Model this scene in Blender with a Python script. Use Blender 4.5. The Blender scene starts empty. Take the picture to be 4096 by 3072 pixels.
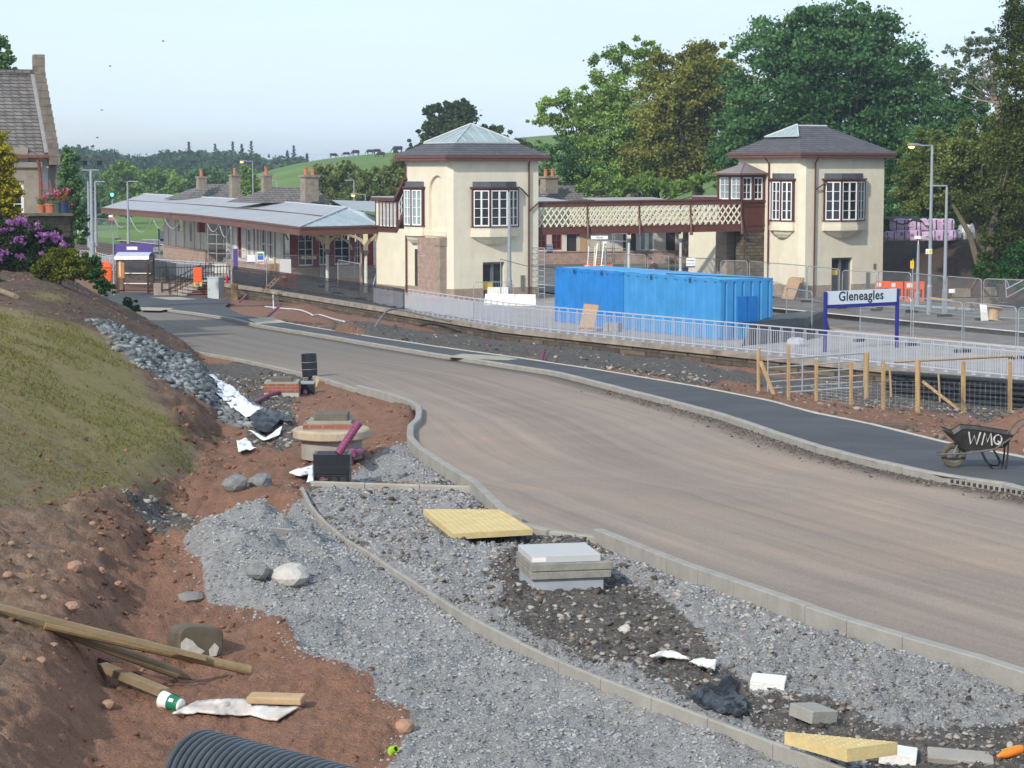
import bpy, math, random
import numpy as np
from mathutils import Vector, Matrix
from mathutils.geometry import tessellate_polygon
random.seed(7); rng = np.random.default_rng(7)
R = math.radians
SC = bpy.context.scene
COL = SC.collection
# ---------------------------------------------------------------- camera, sky, sun, exposure
CH = 7.35; FPX = 8700.0
PITCH = math.atan(866/8700)
cd = bpy.data.cameras.new("camera"); cam = bpy.data.objects.new("camera", cd); COL.objects.link(cam)
cd.sensor_width = 36; cd.lens = 36*FPX/4096; cd.clip_end = 6000; cd.clip_start = .5
cam.location = (0, 0, CH); cam.rotation_euler = (R(90)-PITCH, 0, 0); SC.camera = cam
SUN_EL = R(33); sdir = Vector((-.55, -.835, 0)).normalized()
SUNV = Vector((sdir.x*math.cos(SUN_EL), sdir.y*math.cos(SUN_EL), math.sin(SUN_EL)))
W = bpy.data.worlds.new("World"); SC.world = W; W.use_nodes = True
nt = W.node_tree; nt.nodes.clear()
out = nt.nodes.new('ShaderNodeOutputWorld'); bg = nt.nodes.new('ShaderNodeBackground')
sky = nt.nodes.new('ShaderNodeTexSky'); sky.sky_type = 'NISHITA'; sky.sun_disc = False
sky.sun_elevation = SUN_EL; sky.sun_rotation = math.atan2(sdir.x, sdir.y)
sky.altitude = 150; sky.air_density = 1.0; sky.dust_density = 1.2; sky.ozone_density = 1.6
tc = nt.nodes.new('ShaderNodeTexCoord'); mp = nt.nodes.new('ShaderNodeMapping'); mp.inputs['Scale'].default_value = (2.2, 2.2, 17)
nz = nt.nodes.new('ShaderNodeTexNoise'); nz.inputs['Scale'].default_value = 2.1; nz.inputs['Detail'].default_value = 5; nz.inputs['Roughness'].default_value = .55
rp = nt.nodes.new('ShaderNodeValToRGB'); rp.color_ramp.elements[0].position = .36; rp.color_ramp.elements[0].color = (.50, .50, .50, 1); rp.color_ramp.elements[1].position = .66; rp.color_ramp.elements[1].color = (.97, .97, .97, 1)
mx = nt.nodes.new('ShaderNodeMix'); mx.data_type = 'RGBA'; mx.inputs['B'].default_value = (4.55, 5.55, 6.75, 1)   # thin high cloud veil
nt.links.new(tc.outputs['Generated'], mp.inputs['Vector']); nt.links.new(mp.outputs['Vector'], nz.inputs['Vector'])
nt.links.new(nz.outputs['Fac'], rp.inputs['Fac']); nt.links.new(rp.outputs['Color'], mx.inputs['Factor'])
nt.links.new(sky.outputs['Color'], mx.inputs['A']); nt.links.new(mx.outputs['Result'], bg.inputs['Color'])
bg.inputs['Strength'].default_value = .125; nt.links.new(bg.outputs['Background'], out.inputs['Surface'])
ld = bpy.data.lights.new("sun", 'SUN'); ld.energy = 2.8; ld.angle = R(1.5); ld.color = (1, .93, .82)
sun = bpy.data.objects.new("sun", ld); COL.objects.link(sun); sun.rotation_euler = SUNV.to_track_quat('Z', 'Y').to_euler(); sun.location = (0, 0, 60)
SC.view_settings.view_transform = 'Standard'; SC.view_settings.look = 'None'; SC.view_settings.exposure = .5; SC.view_settings.gamma = 1
SC.cycles.use_denoising = True
SC.cycles.max_bounces = 6; SC.cycles.transparent_max_bounces = 12; SC.cycles.volume_bounces = 0
# ---------------------------------------------------------------- projection helpers (where a point of the photo lies in the place)
cP, sP = math.cos(PITCH), math.sin(PITCH)
def ray(px, py):
    x = (px-2048)/FPX; y = (1536-py)/FPX
    Yv = cP+y*sP
    return x/Yv, (-sP+y*cP)/Yv
def at_y(px, py, Y):
    a, b = ray(px, py); return Vector((a*Y, Y, CH+b*Y))
def at_z(px, py, z):
    a, b = ray(px, py); Y = (z-CH)/b; return Vector((a*Y, Y, z))
Z0, ZS = 3.77, .0335
def zr(Y): return Z0-ZS*Y
def on_road(px, py, off=0):
    a, b = ray(px, py); Y = (Z0+off-CH)/(b+ZS); return Vector((a*Y, Y, zr(Y)+off))
E2 = Vector((math.cos(R(30)), math.sin(R(30)), 0)); E1 = Vector((-math.sin(R(30)), math.cos(R(30)), 0))
SO = Vector((-3.46, 120, 0))
def SW(u, v, z=0): return SO+E2*u+E1*v+Vector((0, 0, z))
# ---------------------------------------------------------------- materials
def mat(name, col, rough=.8, var=.18, scale=4, bump=0, bscale=40, metal=0, spec=.3, col2=None, det=4, stretch=None, emit=None, trans=0):
    m = bpy.data.materials.new(name); m.use_nodes = True; t = m.node_tree; b = t.nodes['Principled BSDF']
    N = lambda k: t.nodes.new(k); L = t.links.new
    b.inputs['Roughness'].default_value = rough; b.inputs['Metallic'].default_value = metal; b.inputs['Specular IOR Level'].default_value = spec
    tc = N('ShaderNodeTexCoord'); src = tc.outputs['Object']
    if stretch:
        mpn = N('ShaderNodeMapping'); mpn.inputs['Scale'].default_value = stretch; L(src, mpn.inputs['Vector']); src = mpn.outputs['Vector']
    if var > 0 or col2:
        n = N('ShaderNodeTexNoise'); n.inputs['Scale'].default_value = scale; n.inputs['Detail'].default_value = det; n.inputs['Roughness'].default_value = .65; L(src, n.inputs['Vector'])
        r = N('ShaderNodeValToRGB'); r.color_ramp.elements[0].position = .3; r.color_ramp.elements[1].position = .7
        c2 = col2 or tuple(min(1, c*(1+var)) for c in col); c1 = col if col2 else tuple(c*(1-var) for c in col)
        r.color_ramp.elements[0].color = (*c1, 1); r.color_ramp.elements[1].color = (*c2, 1)
        L(n.outputs['Fac'], r.inputs['Fac']); L(r.outputs['Color'], b.inputs['Base Color'])
    else: b.inputs['Base Color'].default_value = (*col, 1)
    if bump:
        n2 = N('ShaderNodeTexNoise'); n2.inputs['Scale'].default_value = bscale; n2.inputs['Detail'].default_value = 5; L(src, n2.inputs['Vector'])
        bp = N('ShaderNodeBump'); bp.inputs['Strength'].default_value = 1; bp.inputs['Distance'].default_value = bump; L(n2.outputs['Fac'], bp.inputs['Height']); L(bp.outputs['Normal'], b.inputs['Normal'])
    if emit: b.inputs['Emission Color'].default_value = (*emit[:3], 1); b.inputs['Emission Strength'].default_value = emit[3]
    if trans: b.inputs['Alpha'].default_value = trans
    return m
def mat_worn(name, base, stain, amt=.5, lo=.52, hi=.72, stretch=(2.2, 2.2, .22), scale=1.3, rough=.8, bump=0, bscale=60, spec=.3, var=.06):
    m = mat(name, base, rough, var, 1.2, bump, bscale, spec=spec); t = m.node_tree; b = t.nodes['Principled BSDF']; N = lambda k: t.nodes.new(k); L = t.links.new
    lk = b.inputs['Base Color'].links[0].from_socket; tc = N('ShaderNodeTexCoord'); mp = N('ShaderNodeMapping'); mp.inputs['Scale'].default_value = stretch; L(tc.outputs['Object'], mp.inputs['Vector'])
    n = N('ShaderNodeTexNoise'); n.inputs['Scale'].default_value = scale; n.inputs['Detail'].default_value = 9; n.inputs['Roughness'].default_value = .68; L(mp.outputs[0], n.inputs['Vector'])
    r = N('ShaderNodeMapRange'); r.interpolation_type = 'SMOOTHSTEP'; r.inputs['From Min'].default_value = lo; r.inputs['From Max'].default_value = hi; r.inputs['To Max'].default_value = amt; L(n.outputs['Fac'], r.inputs['Value'])
    x = N('ShaderNodeMix'); x.data_type = 'RGBA'; L(r.outputs[0], x.inputs['Factor']); L(lk, x.inputs['A']); x.inputs['B'].default_value = (*stain, 1); L(x.outputs['Result'], b.inputs['Base Color']); return m
def mat_brick(name, c1, c2, mortar, w, h, msize=.01, rough=.85, skew='xy', var=.5):
    m = bpy.data.materials.new(name); m.use_nodes = True; t = m.node_tree; b = t.nodes['Principled BSDF']; N = lambda k: t.nodes.new(k); L = t.links.new
    tc = N('ShaderNodeTexCoord'); sp = N('ShaderNodeSeparateXYZ'); L(tc.outputs['Object'], sp.inputs[0])
    ad = N('ShaderNodeMath'); L(sp.outputs['X'], ad.inputs[0]); L(sp.outputs['Y'], ad.inputs[1])
    cb = N('ShaderNodeCombineXYZ'); L(ad.outputs[0], cb.inputs[0]); L(sp.outputs['Z'], cb.inputs[1])
    br = N('ShaderNodeTexBrick'); br.inputs['Color1'].default_value = (*c1, 1); br.inputs['Color2'].default_value = (*c2, 1); br.inputs['Mortar'].default_value = (*mortar, 1)
    br.inputs['Scale'].default_value = 1; br.inputs['Brick Width'].default_value = w; br.inputs['Row Height'].default_value = h; br.inputs['Mortar Size'].default_value = msize; br.inputs['Bias'].default_value = 0
    L(cb.outputs[0], br.inputs['Vector'])
    n = N('ShaderNodeTexNoise'); n.inputs['Scale'].default_value = 3; n.inputs['Detail'].default_value = 6; L(tc.outputs['Object'], n.inputs['Vector'])
    r = N('ShaderNodeMapRange'); r.inputs['To Min'].default_value = 1-var; r.inputs['To Max'].default_value = 1+var; L(n.outputs['Fac'], r.inputs['Value'])
    mm = N('ShaderNodeVectorMath'); mm.operation = 'SCALE'; L(br.outputs['Color'], mm.inputs[0]); L(r.outputs[0], mm.inputs['Scale']); L(mm.outputs[0], b.inputs['Base Color'])
    bp = N('ShaderNodeBump'); bp.inputs['Distance'].default_value = .012; bp.invert = True; L(br.outputs['Fac'], bp.inputs['Height']); L(bp.outputs['Normal'], b.inputs['Normal'])
    b.inputs['Roughness'].default_value = rough; b.inputs['Specular IOR Level'].default_value = .25
    return m
def mat_leaf(name, c1, c2, c3, big=.25, trans=.3):
    m = bpy.data.materials.new(name); m.use_nodes = True; t = m.node_tree; t.nodes.clear(); N = lambda k: t.nodes.new(k); L = t.links.new
    o = N('ShaderNodeOutputMaterial'); g = N('ShaderNodeNewGeometry'); tc = N('ShaderNodeTexCoord')
    n = N('ShaderNodeTexNoise'); n.inputs['Scale'].default_value = big; n.inputs['Detail'].default_value = 3; L(tc.outputs['Object'], n.inputs['Vector'])
    ad = N('ShaderNodeMath'); ad.operation = 'MULTIPLY_ADD'; ad.inputs[1].default_value = .45; L(g.outputs['Random Per Island'], ad.inputs[0]); 
    sb = N('ShaderNodeMath'); sb.operation = 'SUBTRACT'; sb.inputs[1].default_value = .22; L(n.outputs['Fac'], sb.inputs[0]); L(sb.outputs[0], ad.inputs[2])
    r = N('ShaderNodeValToRGB'); e = r.color_ramp.elements; e[0].position = .25; e[0].color = (*c1, 1); e[1].position = .75; e[1].color = (*c3, 1); k = e.new(.5); k.color = (*c2, 1)
    L(ad.outputs[0], r.inputs['Fac'])
    d = N('ShaderNodeBsdfDiffuse'); tr = N('ShaderNodeBsdfTranslucent'); ms = N('ShaderNodeMixShader'); ms.inputs[0].default_value = trans
    L(r.outputs['Color'], d.inputs['Color']); L(r.outputs['Color'], tr.inputs['Color']); L(d.outputs[0], ms.inputs[1]); L(tr.outputs[0], ms.inputs[2]); L(ms.outputs[0], o.inputs['Surface'])
    return m
def mat_sheet(name, col, alpha, rough=.6):
    m = bpy.data.materials.new(name); m.use_nodes = True; b = m.node_tree.nodes['Principled BSDF']
    b.inputs['Base Color'].default_value = (*col, 1); b.inputs['Alpha'].default_value = alpha; b.inputs['Roughness'].default_value = rough
    return m
CREAM = mat_worn('cream_render', (.70, .645, .51), (.47, .42, .33), .22, .50, .78, (1.6, 1.6, .16), 1.4, .9, .012, 60, var=.07)
PLAST = mat('new_plaster', (.42, .385, .33), .9, .3, .9, .01, 30, col2=(.66, .63, .58), stretch=(1, 1, .25))
BROWN = mat('brown_paint', (.10, .036, .028), .45, .15, 3)
BROWN2 = mat('faded_brown_paint', (.145, .066, .055), .55, .15, 2)
RED = mat('dark_red_paint', (.22, .02, .018), .5, .15, 3)
WHITE = mat('white_paint', (.78, .79, .80), .5, .04, 4)
GLASS = mat('window_glass', (.018, .022, .026), .06, .5, 1.5, spec=.6)
GLASSL = mat('roof_glass', (.26, .34, .34), .12, .25, .9, spec=.6)
GLASSP = mat('pale_window_glass', (.22, .30, .32), .1, .3, 1.2, spec=.6)
SLATE = mat_brick('slate', (.085, .087, .098), (.12, .118, .128), (.03, .03, .034), .3, .12, .014, .7, var=.45)
SLATEG = mat_brick('old_slate', (.13, .12, .115), (.19, .175, .16), (.05, .046, .044), .32, .14, .016, .8, var=.5)
LEAD = mat('lead_sheet', (.10, .115, .135), .5, .2, 5, metal=.2)
ZINC = mat('zinc_roof', (.34, .35, .365), .6, .12, .8, metal=.1, stretch=(1, 1, 4))
GALV = mat('galvanised_steel', (.34, .37, .40), .45, .12, 8, metal=.45)
SILVER = mat('silver_rail_paint', (.52, .53, .60), .4, .05, 6, metal=.2)
BLACK = mat('black_paint', (.02, .02, .024), .5, .2, 8)
BPLAS = mat('black_plastic', (.018, .020, .024), .38, .25, 9, spec=.4)
NETB = mat_sheet('black_netting', (.02, .022, .03), .78, .8)
NETG = mat_sheet('grey_netting', (.30, .31, .36), .42, .8)
MESHG = mat_sheet('fence_wire', (.36, .38, .40), .13, .6)
STONE = mat_brick('sandstone', (.33, .25, .19), (.27, .21, .165), (.36, .32, .27), .55, .28, .012, .9, var=.35)
STONEP = mat_brick('pink_sandstone', (.36, .24, .19), (.30, .22, .18), (.44, .36, .31), .5, .27, .012, .9, var=.45)
STONED = mat_brick('sooty_stone', (.15, .12, .085), (.075, .062, .05), (.05, .042, .035), .42, .19, .014, .9, var=.6)
PLINTH = mat('plinth_stone', (.31, .24, .18), .9, .2, 3, .01, 20)
CONC = mat('concrete', (.30, .285, .255), .9, .16, 3, .006, 60, det=8)
CONCL = mat('pale_concrete', (.40, .385, .35), .9, .15, 4, .005, 60, det=8)
BLUEC = mat_worn('blue_container_paint', (.016, .19, .53), (.07, .075, .10), .55, .58, .74, (1.6, 1.6, .3), 1.6, .45, var=.12); BLUED = mat_worn('light_blue_container_paint', (.045, .25, .54), (.10, .085, .075), .5, .58, .72, (1.6, 1.6, .3), 1.8, .48, var=.12)
BLUET = mat('blue_container_roof', (.05, .30, .62), .5, .2, 1.2)
NAVY = mat('navy_paint', (.018, .022, .20), .4, .08, 4)
PURPLE = mat('purple_board', (.085, .055, .24), .5, .1, 4)
WOOD = mat('new_timber', (.41, .27, .125), .8, .22, 3, .004, 30, stretch=(3, 3, .6))
WOODP = mat('pale_timber', (.40, .29, .165), .8, .2, 2, .003, 30)
WOODO = mat('old_timber', (.22, .165, .10), .85, .3, 3, .004, 30)
OSB = mat('plywood', (.44, .28, .15), .8, .2, 9)
ORANGE = mat('orange_plastic', (.80, .115, .022), .5, .1, 4)
WPLAS = mat('white_plastic', (.74, .73, .69), .5, .07, 3)
PPIPE = mat('purple_duct', (.20, .045, .105), .5, .2, 6)
TERRA = mat('terracotta', (.42, .15, .075), .8, .2, 6)
BRICKR = mat_brick('red_brick', (.33, .105, .06), (.25, .085, .055), (.27, .19, .15), .22, .075, .012, .9, var=.5)
YELP = mat('buff_paving', (.56, .44, .21), .9, .12, 7, .004, 50)
PINKB = mat('pink_woven_bag', (.50, .36, .53), .7, .15, 2.2, .03, 6)
TARP = mat('black_tarpaulin', (.02, .024, .028), .4, .3, 3, .02, 5)
WSHEET = mat('white_fabric_sheet', (.78, .79, .82), .7, .05, 3, .02, 4)
DRUM = mat('dirty_drum', (.075, .062, .042), .7, .5, 5, col2=(.13, .11, .075))
TEXT = mat('black_lettering', (.02, .02, .025), .6, 0)
TEXTW = mat('white_lettering', (.6, .62, .64), .6, 0)
PIPEG = mat('grey_black_duct', (.052, .064, .076), .42, .25, 5, spec=.4)
GREENL = mat('lime_plastic', (.30, .50, .02), .45, .1, 5)
YSIGN = mat('yellow_sign', (.75, .50, .02), .5, .04, 5)
BARK = mat('bark', (.10, .08, .06), .9, .3, 4, .02, 8)
BARKD = mat('dark_bark', (.055, .045, .035), .9, .3, 4, .02, 8)
COWM = mat('black_cow_hide', (.018, .013, .013), .7, .3, 2)
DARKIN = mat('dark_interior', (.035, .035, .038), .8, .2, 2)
LAMPON = mat('lit_sodium_lamp', (.9, .5, .12), .4, 0, emit=(1, .5, .10, 5))
GREENSIG = mat('lit_green_signal', (.1, .8, .6), .4, 0, emit=(.05, .9, .6, 4))
BALLAST = mat('ballast', (.13, .105, .085), .95, .4, 5, .06, 9)
RUST = mat('rusty_rail', (.14, .085, .06), .6, .3, 4, metal=.3)
# ---------------------------------------------------------------- mesh builder, things and parts
INV = {}
def link(o): COL.objects.link(o); return o
def fastmesh(name, v, f):
    me = bpy.data.meshes.new(name); v = np.asarray(v, dtype=np.float32); f = np.asarray(f, dtype=np.int32); k = f.shape[1]
    me.vertices.add(len(v)); me.vertices.foreach_set('co', v.ravel()); me.loops.add(f.size); me.loops.foreach_set('vertex_index', f.ravel())
    me.polygons.add(len(f)); me.polygons.foreach_set('loop_start', np.arange(0, f.size, k, dtype=np.int32)); me.update(calc_edges=True)
    return me
def put(o, parent):
    if parent is not None: o.parent = parent; INV[o.name] = INV.get(parent.name, Matrix())
    else: INV[o.name] = Matrix()
    return o
def setl(o, label=None, cat=None, group=None, kind=None):
    if label: o['label'] = label
    if cat: o['category'] = cat
    if group: o['group'] = group
    if kind: o['kind'] = kind
    return o
def T(name, label, cat, loc=(0, 0, 0), rz=0, group=None):
    o = bpy.data.objects.new(name, None); link(o); o.location = loc; o.rotation_euler = (0, 0, rz); o.empty_display_size = .2
    INV[o.name] = (Matrix.Translation(Vector(loc)) @ Matrix.Rotation(rz, 4, 'Z')).inverted()
    return setl(o, label, cat, group)
def dup(root, loc, rz=0, label=None, group=None, scale=None):
    r = root.copy(); link(r); r.location = loc; r.rotation_euler = (r.rotation_euler.x, r.rotation_euler.y, rz)
    if scale: r.scale = scale if hasattr(scale, '__len__') else (scale,)*3
    if label: r['label'] = label
    if group: r['group'] = group
    for ch in list(root.children):
        c = ch.copy(); link(c); c.parent = r
        for g in list(ch.children): d = g.copy(); link(d); d.parent = c
    return r
class MB:
    def __init__(s): s.v = []; s.f = []
    def add(s, vs, fs, M=None):
        n = len(s.v)
        s.v += [(M @ Vector(p) if M else Vector(p)) for p in vs]; s.f += [tuple(i+n for i in f) for f in fs]; return s
    def box(s, c, d, rz=0, M=None):
        x, y, z = d[0]/2, d[1]/2, d[2]/2
        vs = [(a*x, b*y, e*z) for e in (-1, 1) for a, b in ((-1, -1), (1, -1), (1, 1), (-1, 1))]
        A = Matrix.Translation(Vector(c)) @ Matrix.Rotation(rz, 4, 'Z')
        return s.add(vs, [(3, 2, 1, 0), (4, 5, 6, 7), (0, 1, 5, 4), (1, 2, 6, 5), (2, 3, 7, 6), (3, 0, 4, 7)], (M @ A) if M else A)
    def bx(s, x0, x1, y0, y1, z0, z1, M=None): return s.box(((x0+x1)/2, (y0+y1)/2, (z0+z1)/2), (abs(x1-x0), abs(y1-y0), abs(z1-z0)), 0, M)
    def beam(s, a, b, w, h, up=(0, 0, 1)):
        a, b = Vector(a), Vector(b); d = (b-a); L = d.length; d.normalize(); u = Vector(up)
        x = d.cross(u)
        if x.length < 1e-4: x = d.cross(Vector((0, 1, 0)))
        x.normalize(); u = x.cross(d).normalized()
        vs = [p+x*i*w/2+u*j*h/2 for p in (a, b) for i, j in ((-1, -1), (1, -1), (1, 1), (-1, 1))]
        return s.add(vs, [(0, 1, 2, 3), (7, 6, 5, 4), (0, 4, 5, 1), (1, 5, 6, 2), (2, 6, 7, 3), (3, 7, 4, 0)])
    def cyl(s, a, b, r, r2=None, n=10, cap=True):
        return s.tube([a, b], [r, r if r2 is None else r2], n, cap)
    def tube(s, pts, r, n=6, cap=True):
        pts = [Vector(p) for p in pts]; m = len(pts); rs = r if hasattr(r, '__len__') else [r]*m; base = len(s.v); pu = None
        for i, p in enumerate(pts):
            d = (pts[min(i+1, m-1)]-pts[max(i-1, 0)]).normalized()
            if pu is None: pu = d.orthogonal().normalized()
            u = (pu-d*pu.dot(d)).normalized(); w = d.cross(u); pu = u
            for k in range(n):
                a = 2*math.pi*k/n; s.v.append(p+(u*math.cos(a)+w*math.sin(a))*rs[i])
        for i in range(m-1):
            for k in range(n):
                a = base+i*n+k; b = base+i*n+(k+1) % n; s.f.append((a, b, b+n, a+n))
        if cap: s.f.append(tuple(base+k for k in range(n))[::-1]); s.f.append(tuple(base+(m-1)*n+k for k in range(n)))
        return s
    def lathe(s, prof, n=16, c=(0, 0, 0), M=None):
        vs = []; fs = []
        for r, z in prof:
            for k in range(n): a = 2*math.pi*k/n; vs.append((c[0]+r*math.cos(a), c[1]+r*math.sin(a), c[2]+z))
        for i in range(len(prof)-1):
            for k in range(n): a = i*n+k; b = i*n+(k+1) % n; fs.append((a, b, b+n, a+n))
        return s.add(vs, fs, M)
    def face(s, *p): return s.add(p, [tuple(range(len(p)))])
    def prism(s, poly, z0, z1, M=None):
        n = len(poly); vs = [(p[0], p[1], z0) for p in poly]+[(p[0], p[1], z1) for p in poly]
        fs = [(i, (i+1) % n, n+(i+1) % n, n+i) for i in range(n)]
        tri = tessellate_polygon([[Vector((p[0], p[1], 0)) for p in poly]])
        fs += [tuple(n+i for i in t) for t in tri]+[tuple(t[::-1]) for t in tri]
        return s.add(vs, fs, M)
    def loft(s, rings, closed=True, cap=True):
        base = len(s.v); n = len(rings[0])
        for r in rings: s.v += [Vector(p) for p in r]
        for i in range(len(rings)-1):
            for k in range(n if closed else n-1):
                a = base+i*n+k; b = base+i*n+(k+1) % n; s.f.append((a, b, b+n, a+n))
        if cap and closed: s.f.append(tuple(range(base, base+n))[::-1]); s.f.append(tuple(range(base+(len(rings)-1)*n, base+len(rings)*n)))
        return s
    def holed(s, outer, holes, fn, depth):   # a wall skin with real openings and reveals; fn maps (a, b, depth) to a point
        loops = [[Vector((p[0], p[1], 0)) for p in l] for l in [outer]+holes]; flat = [p for l in loops for p in l]
        base = len(s.v); s.v += [Vector(fn(p.x, p.y, 0)) for p in flat]
        s.f += [tuple(base+i for i in t) for t in tessellate_polygon(loops)]
        for h in holes:
            n = len(h); b = len(s.v); s.v += [Vector(fn(p[0], p[1], 0)) for p in h]+[Vector(fn(p[0], p[1], depth)) for p in h]
            s.f += [(b+i, b+(i+1) % n, b+n+(i+1) % n, b+n+i) for i in range(n)]
        return s
    def obj(s, name, m, parent=None, world=False, smooth=False, bevel=0, solid=0):
        vs = s.v
        if world and parent is not None: I = INV[parent.name]; vs = [I @ p for p in s.v]
        me = bpy.data.meshes.new(name); me.from_pydata([tuple(p) for p in vs], [], s.f); me.materials.append(m); me.update()
        if smooth:
            me.polygons.foreach_set('use_smooth', [True]*len(me.polygons))
        o = bpy.data.objects.new(name, me); link(o); put(o, parent)
        if bevel: b = o.modifiers.new('bevel', 'BEVEL'); b.width = bevel; b.segments = 2; b.limit_method = 'ANGLE'; b.harden_normals = False
        if solid: q = o.modifiers.new('thick', 'SOLIDIFY'); q.thickness = solid; q.offset = 0
        return o
def rect(a0, a1, b0, b1): return [(a0, b0), (a1, b0), (a1, b1), (a0, b1)]
def text(body, size, M, m, parent=None, name='lettering', ext=.004, align='CENTER', shear=0, sx=1, bold=0):
    c = bpy.data.curves.new(name, 'FONT'); c.body = body; c.size = size; c.extrude = ext; c.align_x = align; c.align_y = 'CENTER'; c.shear = shear; c.offset = bold; c.space_character = 1.0+bold*8; c.materials.append(m)
    tmp = bpy.data.objects.new('tmp', c); me = bpy.data.meshes.new_from_object(tmp); me.name = name; bpy.data.objects.remove(tmp); bpy.data.curves.remove(c)
    if not len(me.materials): me.materials.append(m)
    o = bpy.data.objects.new(name, me); link(o); put(o, parent); o.matrix_local = (INV[parent.name] if parent is not None else Matrix()) @ M @ Matrix.Diagonal((sx, 1, 1, 1)); return o
def frame(x, y, o):   # matrix with given x axis, y axis, origin
    x = Vector(x).normalized(); y = Vector(y); z = x.cross(y).normalized(); y = z.cross(x)
    M = Matrix((x, y, z)).transposed().to_4x4(); M.translation = Vector(o); return M
# ---------------------------------------------------------------- ground
def vn(x, y, seed=0):
    xi = np.floor(x).astype(np.int64); yi = np.floor(y).astype(np.int64); fx = x-xi; fy = y-yi
    fx = fx*fx*(3-2*fx); fy = fy*fy*(3-2*fy)
    def h(a, b):
        n = (a*374761393+b*668265263+seed*982451653) & 0x7fffffff; n = ((n ^ (n >> 13))*1274126177) & 0x7fffffff; n = (n ^ (n >> 16)) & 0xffffff
        return n/float(0xffffff)
    return (h(xi, yi)*(1-fx)+h(xi+1, yi)*fx)*(1-fy)+(h(xi, yi+1)*(1-fx)+h(xi+1, yi+1)*fx)*fy
def fbm(x, y, o=4, seed=0):
    s = 0; a = .5
    for i in range(o): s = s+a*vn(x*2**i+17*i, y*2**i+31*i, seed+i); a *= .5
    return s
def sm(a, b, x): t = np.clip((x-a)/(b-a), 0, 1); return t*t*(3-2*t)
def pline(pts, off=0): return [on_road(x, y, off) for x, y in pts]
KL = pline([(4095, 2718), (3676, 2598), (3365, 2505), (3072, 2398), (2760, 2290), (2465, 2173), (2386, 2141), (2210, 2127), (2050, 2085), (1975, 2010), (1915, 1952), (1830, 1904), (1746, 1848), (1695, 1816), (1655, 1770), (1658, 1723), (1686, 1695), (1691, 1663), (1686, 1644), (1640, 1616), (1560, 1590), (1420, 1553), (1300, 1515), (1150, 1478), (960, 1437), (700, 1392), (560, 1362)])
KR = pline([(4096, 1992), (4021, 1968), (3766, 1932), (3489, 1871), (3257, 1810), (3072, 1747), (2870, 1676), (2593, 1602), (2222, 1505), (2048, 1478), (1904, 1455), (1709, 1425), (1480, 1386), (1348, 1362), (1024, 1309), (926, 1283), (760, 1258), (648, 1244), (555, 1241)])
KP = pline([(4096, 1832), (3780, 1772), (3452, 1691), (3257, 1654), (3072, 1603), (2778, 1546), (2389, 1480), (2050, 1429), (1765, 1390), (1487, 1348), (1255, 1311), (1024, 1269)], .1)
KE = pline([(3458, 3067), (3258, 2988), (3072, 2923), (2595, 2748), (2310, 2642), (2048, 2522), (1848, 2416), (1635, 2286), (1487, 2189), (1408, 2145), (1320, 2078), (1265, 2022), (1242, 1985), (1218, 1934)], .08)
FEN = [at_z(x, y, 0) for x, y in ((4096, 1519), (3072, 1417), (2048, 1312), (1628, 1244), (1571, 1233), (1111, 1160), (930, 1135))]
KL = [Vector((5.9, 10, zr(10)))]+KL; KR = [Vector((11.6, 17, zr(17))), Vector((9.2, 23.5, zr(23.5)))]+KR; KP = [Vector((12.4, 20, zr(20)+.1)), Vector((10.1, 28, zr(28)+.1))]+KP
KE = [Vector((3.9, 11.5, zr(11.5)+.08))]+KE
FEN = [Vector((30, 58.7, 0))]+FEN+[Vector((-22, 150, 0)), Vector((-34, 178, 0))]
def XY(pl): Y = np.array([p.y for p in pl]); X = np.array([p.x for p in pl]); i = np.argsort(Y); return Y[i], X[i]
YL, XL = XY(KL+[Vector((-15.6, 92, 0)), Vector((-20.6, 112, 0)), Vector((-36, 150, 0))]); YR, XR = XY(KR); YP, XP = XY(KP); YF, XF = XY(FEN); YE, XE = XY(KE)
TOE_Y = np.array([7, 14, 17, 21, 28.6, 40, 48.8, 66, 76, 84.5, 95, 105, 118, 140, 175]); TOE_X = np.array([-1.9, -2.9, -3.3, -3.75, -4.7, -5.6, -6.6, -9.6, -11.6, -13.6, -17.3, -21, -26, -36, -50])
BUMPS = [(1400, 1650, 1.6, .34), (1250, 1700, 1.4, .12), (1050, 1720, 1.6, -.22), (1000, 1500, 3.0, -.12), (1180, 1950, 1.2, .10), (950, 1930, .9, .12), (850, 2000, .8, -.25),
         (1000, 2170, 1.3, .34), (860, 2180, .9, .16), (830, 2300, .8, .16), (1080, 2330, 1.2, .22), (1180, 2480, .6, .16), (1450, 2620, .7, .12), (700, 2620, .8, -.10), (1000, 2800, .9, -.06), (1700, 2330, 1.0, .06), (2000, 2200, .5, .10),
         (2600, 2480, .9, -.10), (3100, 2560, .8, .05), (3300, 2700, .9, .05), (2700, 2720, .8, .08), (2050, 1400, 2.2, .3), (1420, 1340, 2.6, .5), (2600, 1500, 2.6, .15), (2350, 1440, 2.2, .25), (4260, 1690, 1.7, 1.15), (3000, 1560, 2, -.1)]
BUMPS = [(on_road(x, y).x, on_road(x, y).y, r, h) for x, y, r, h in BUMPS]
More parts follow.
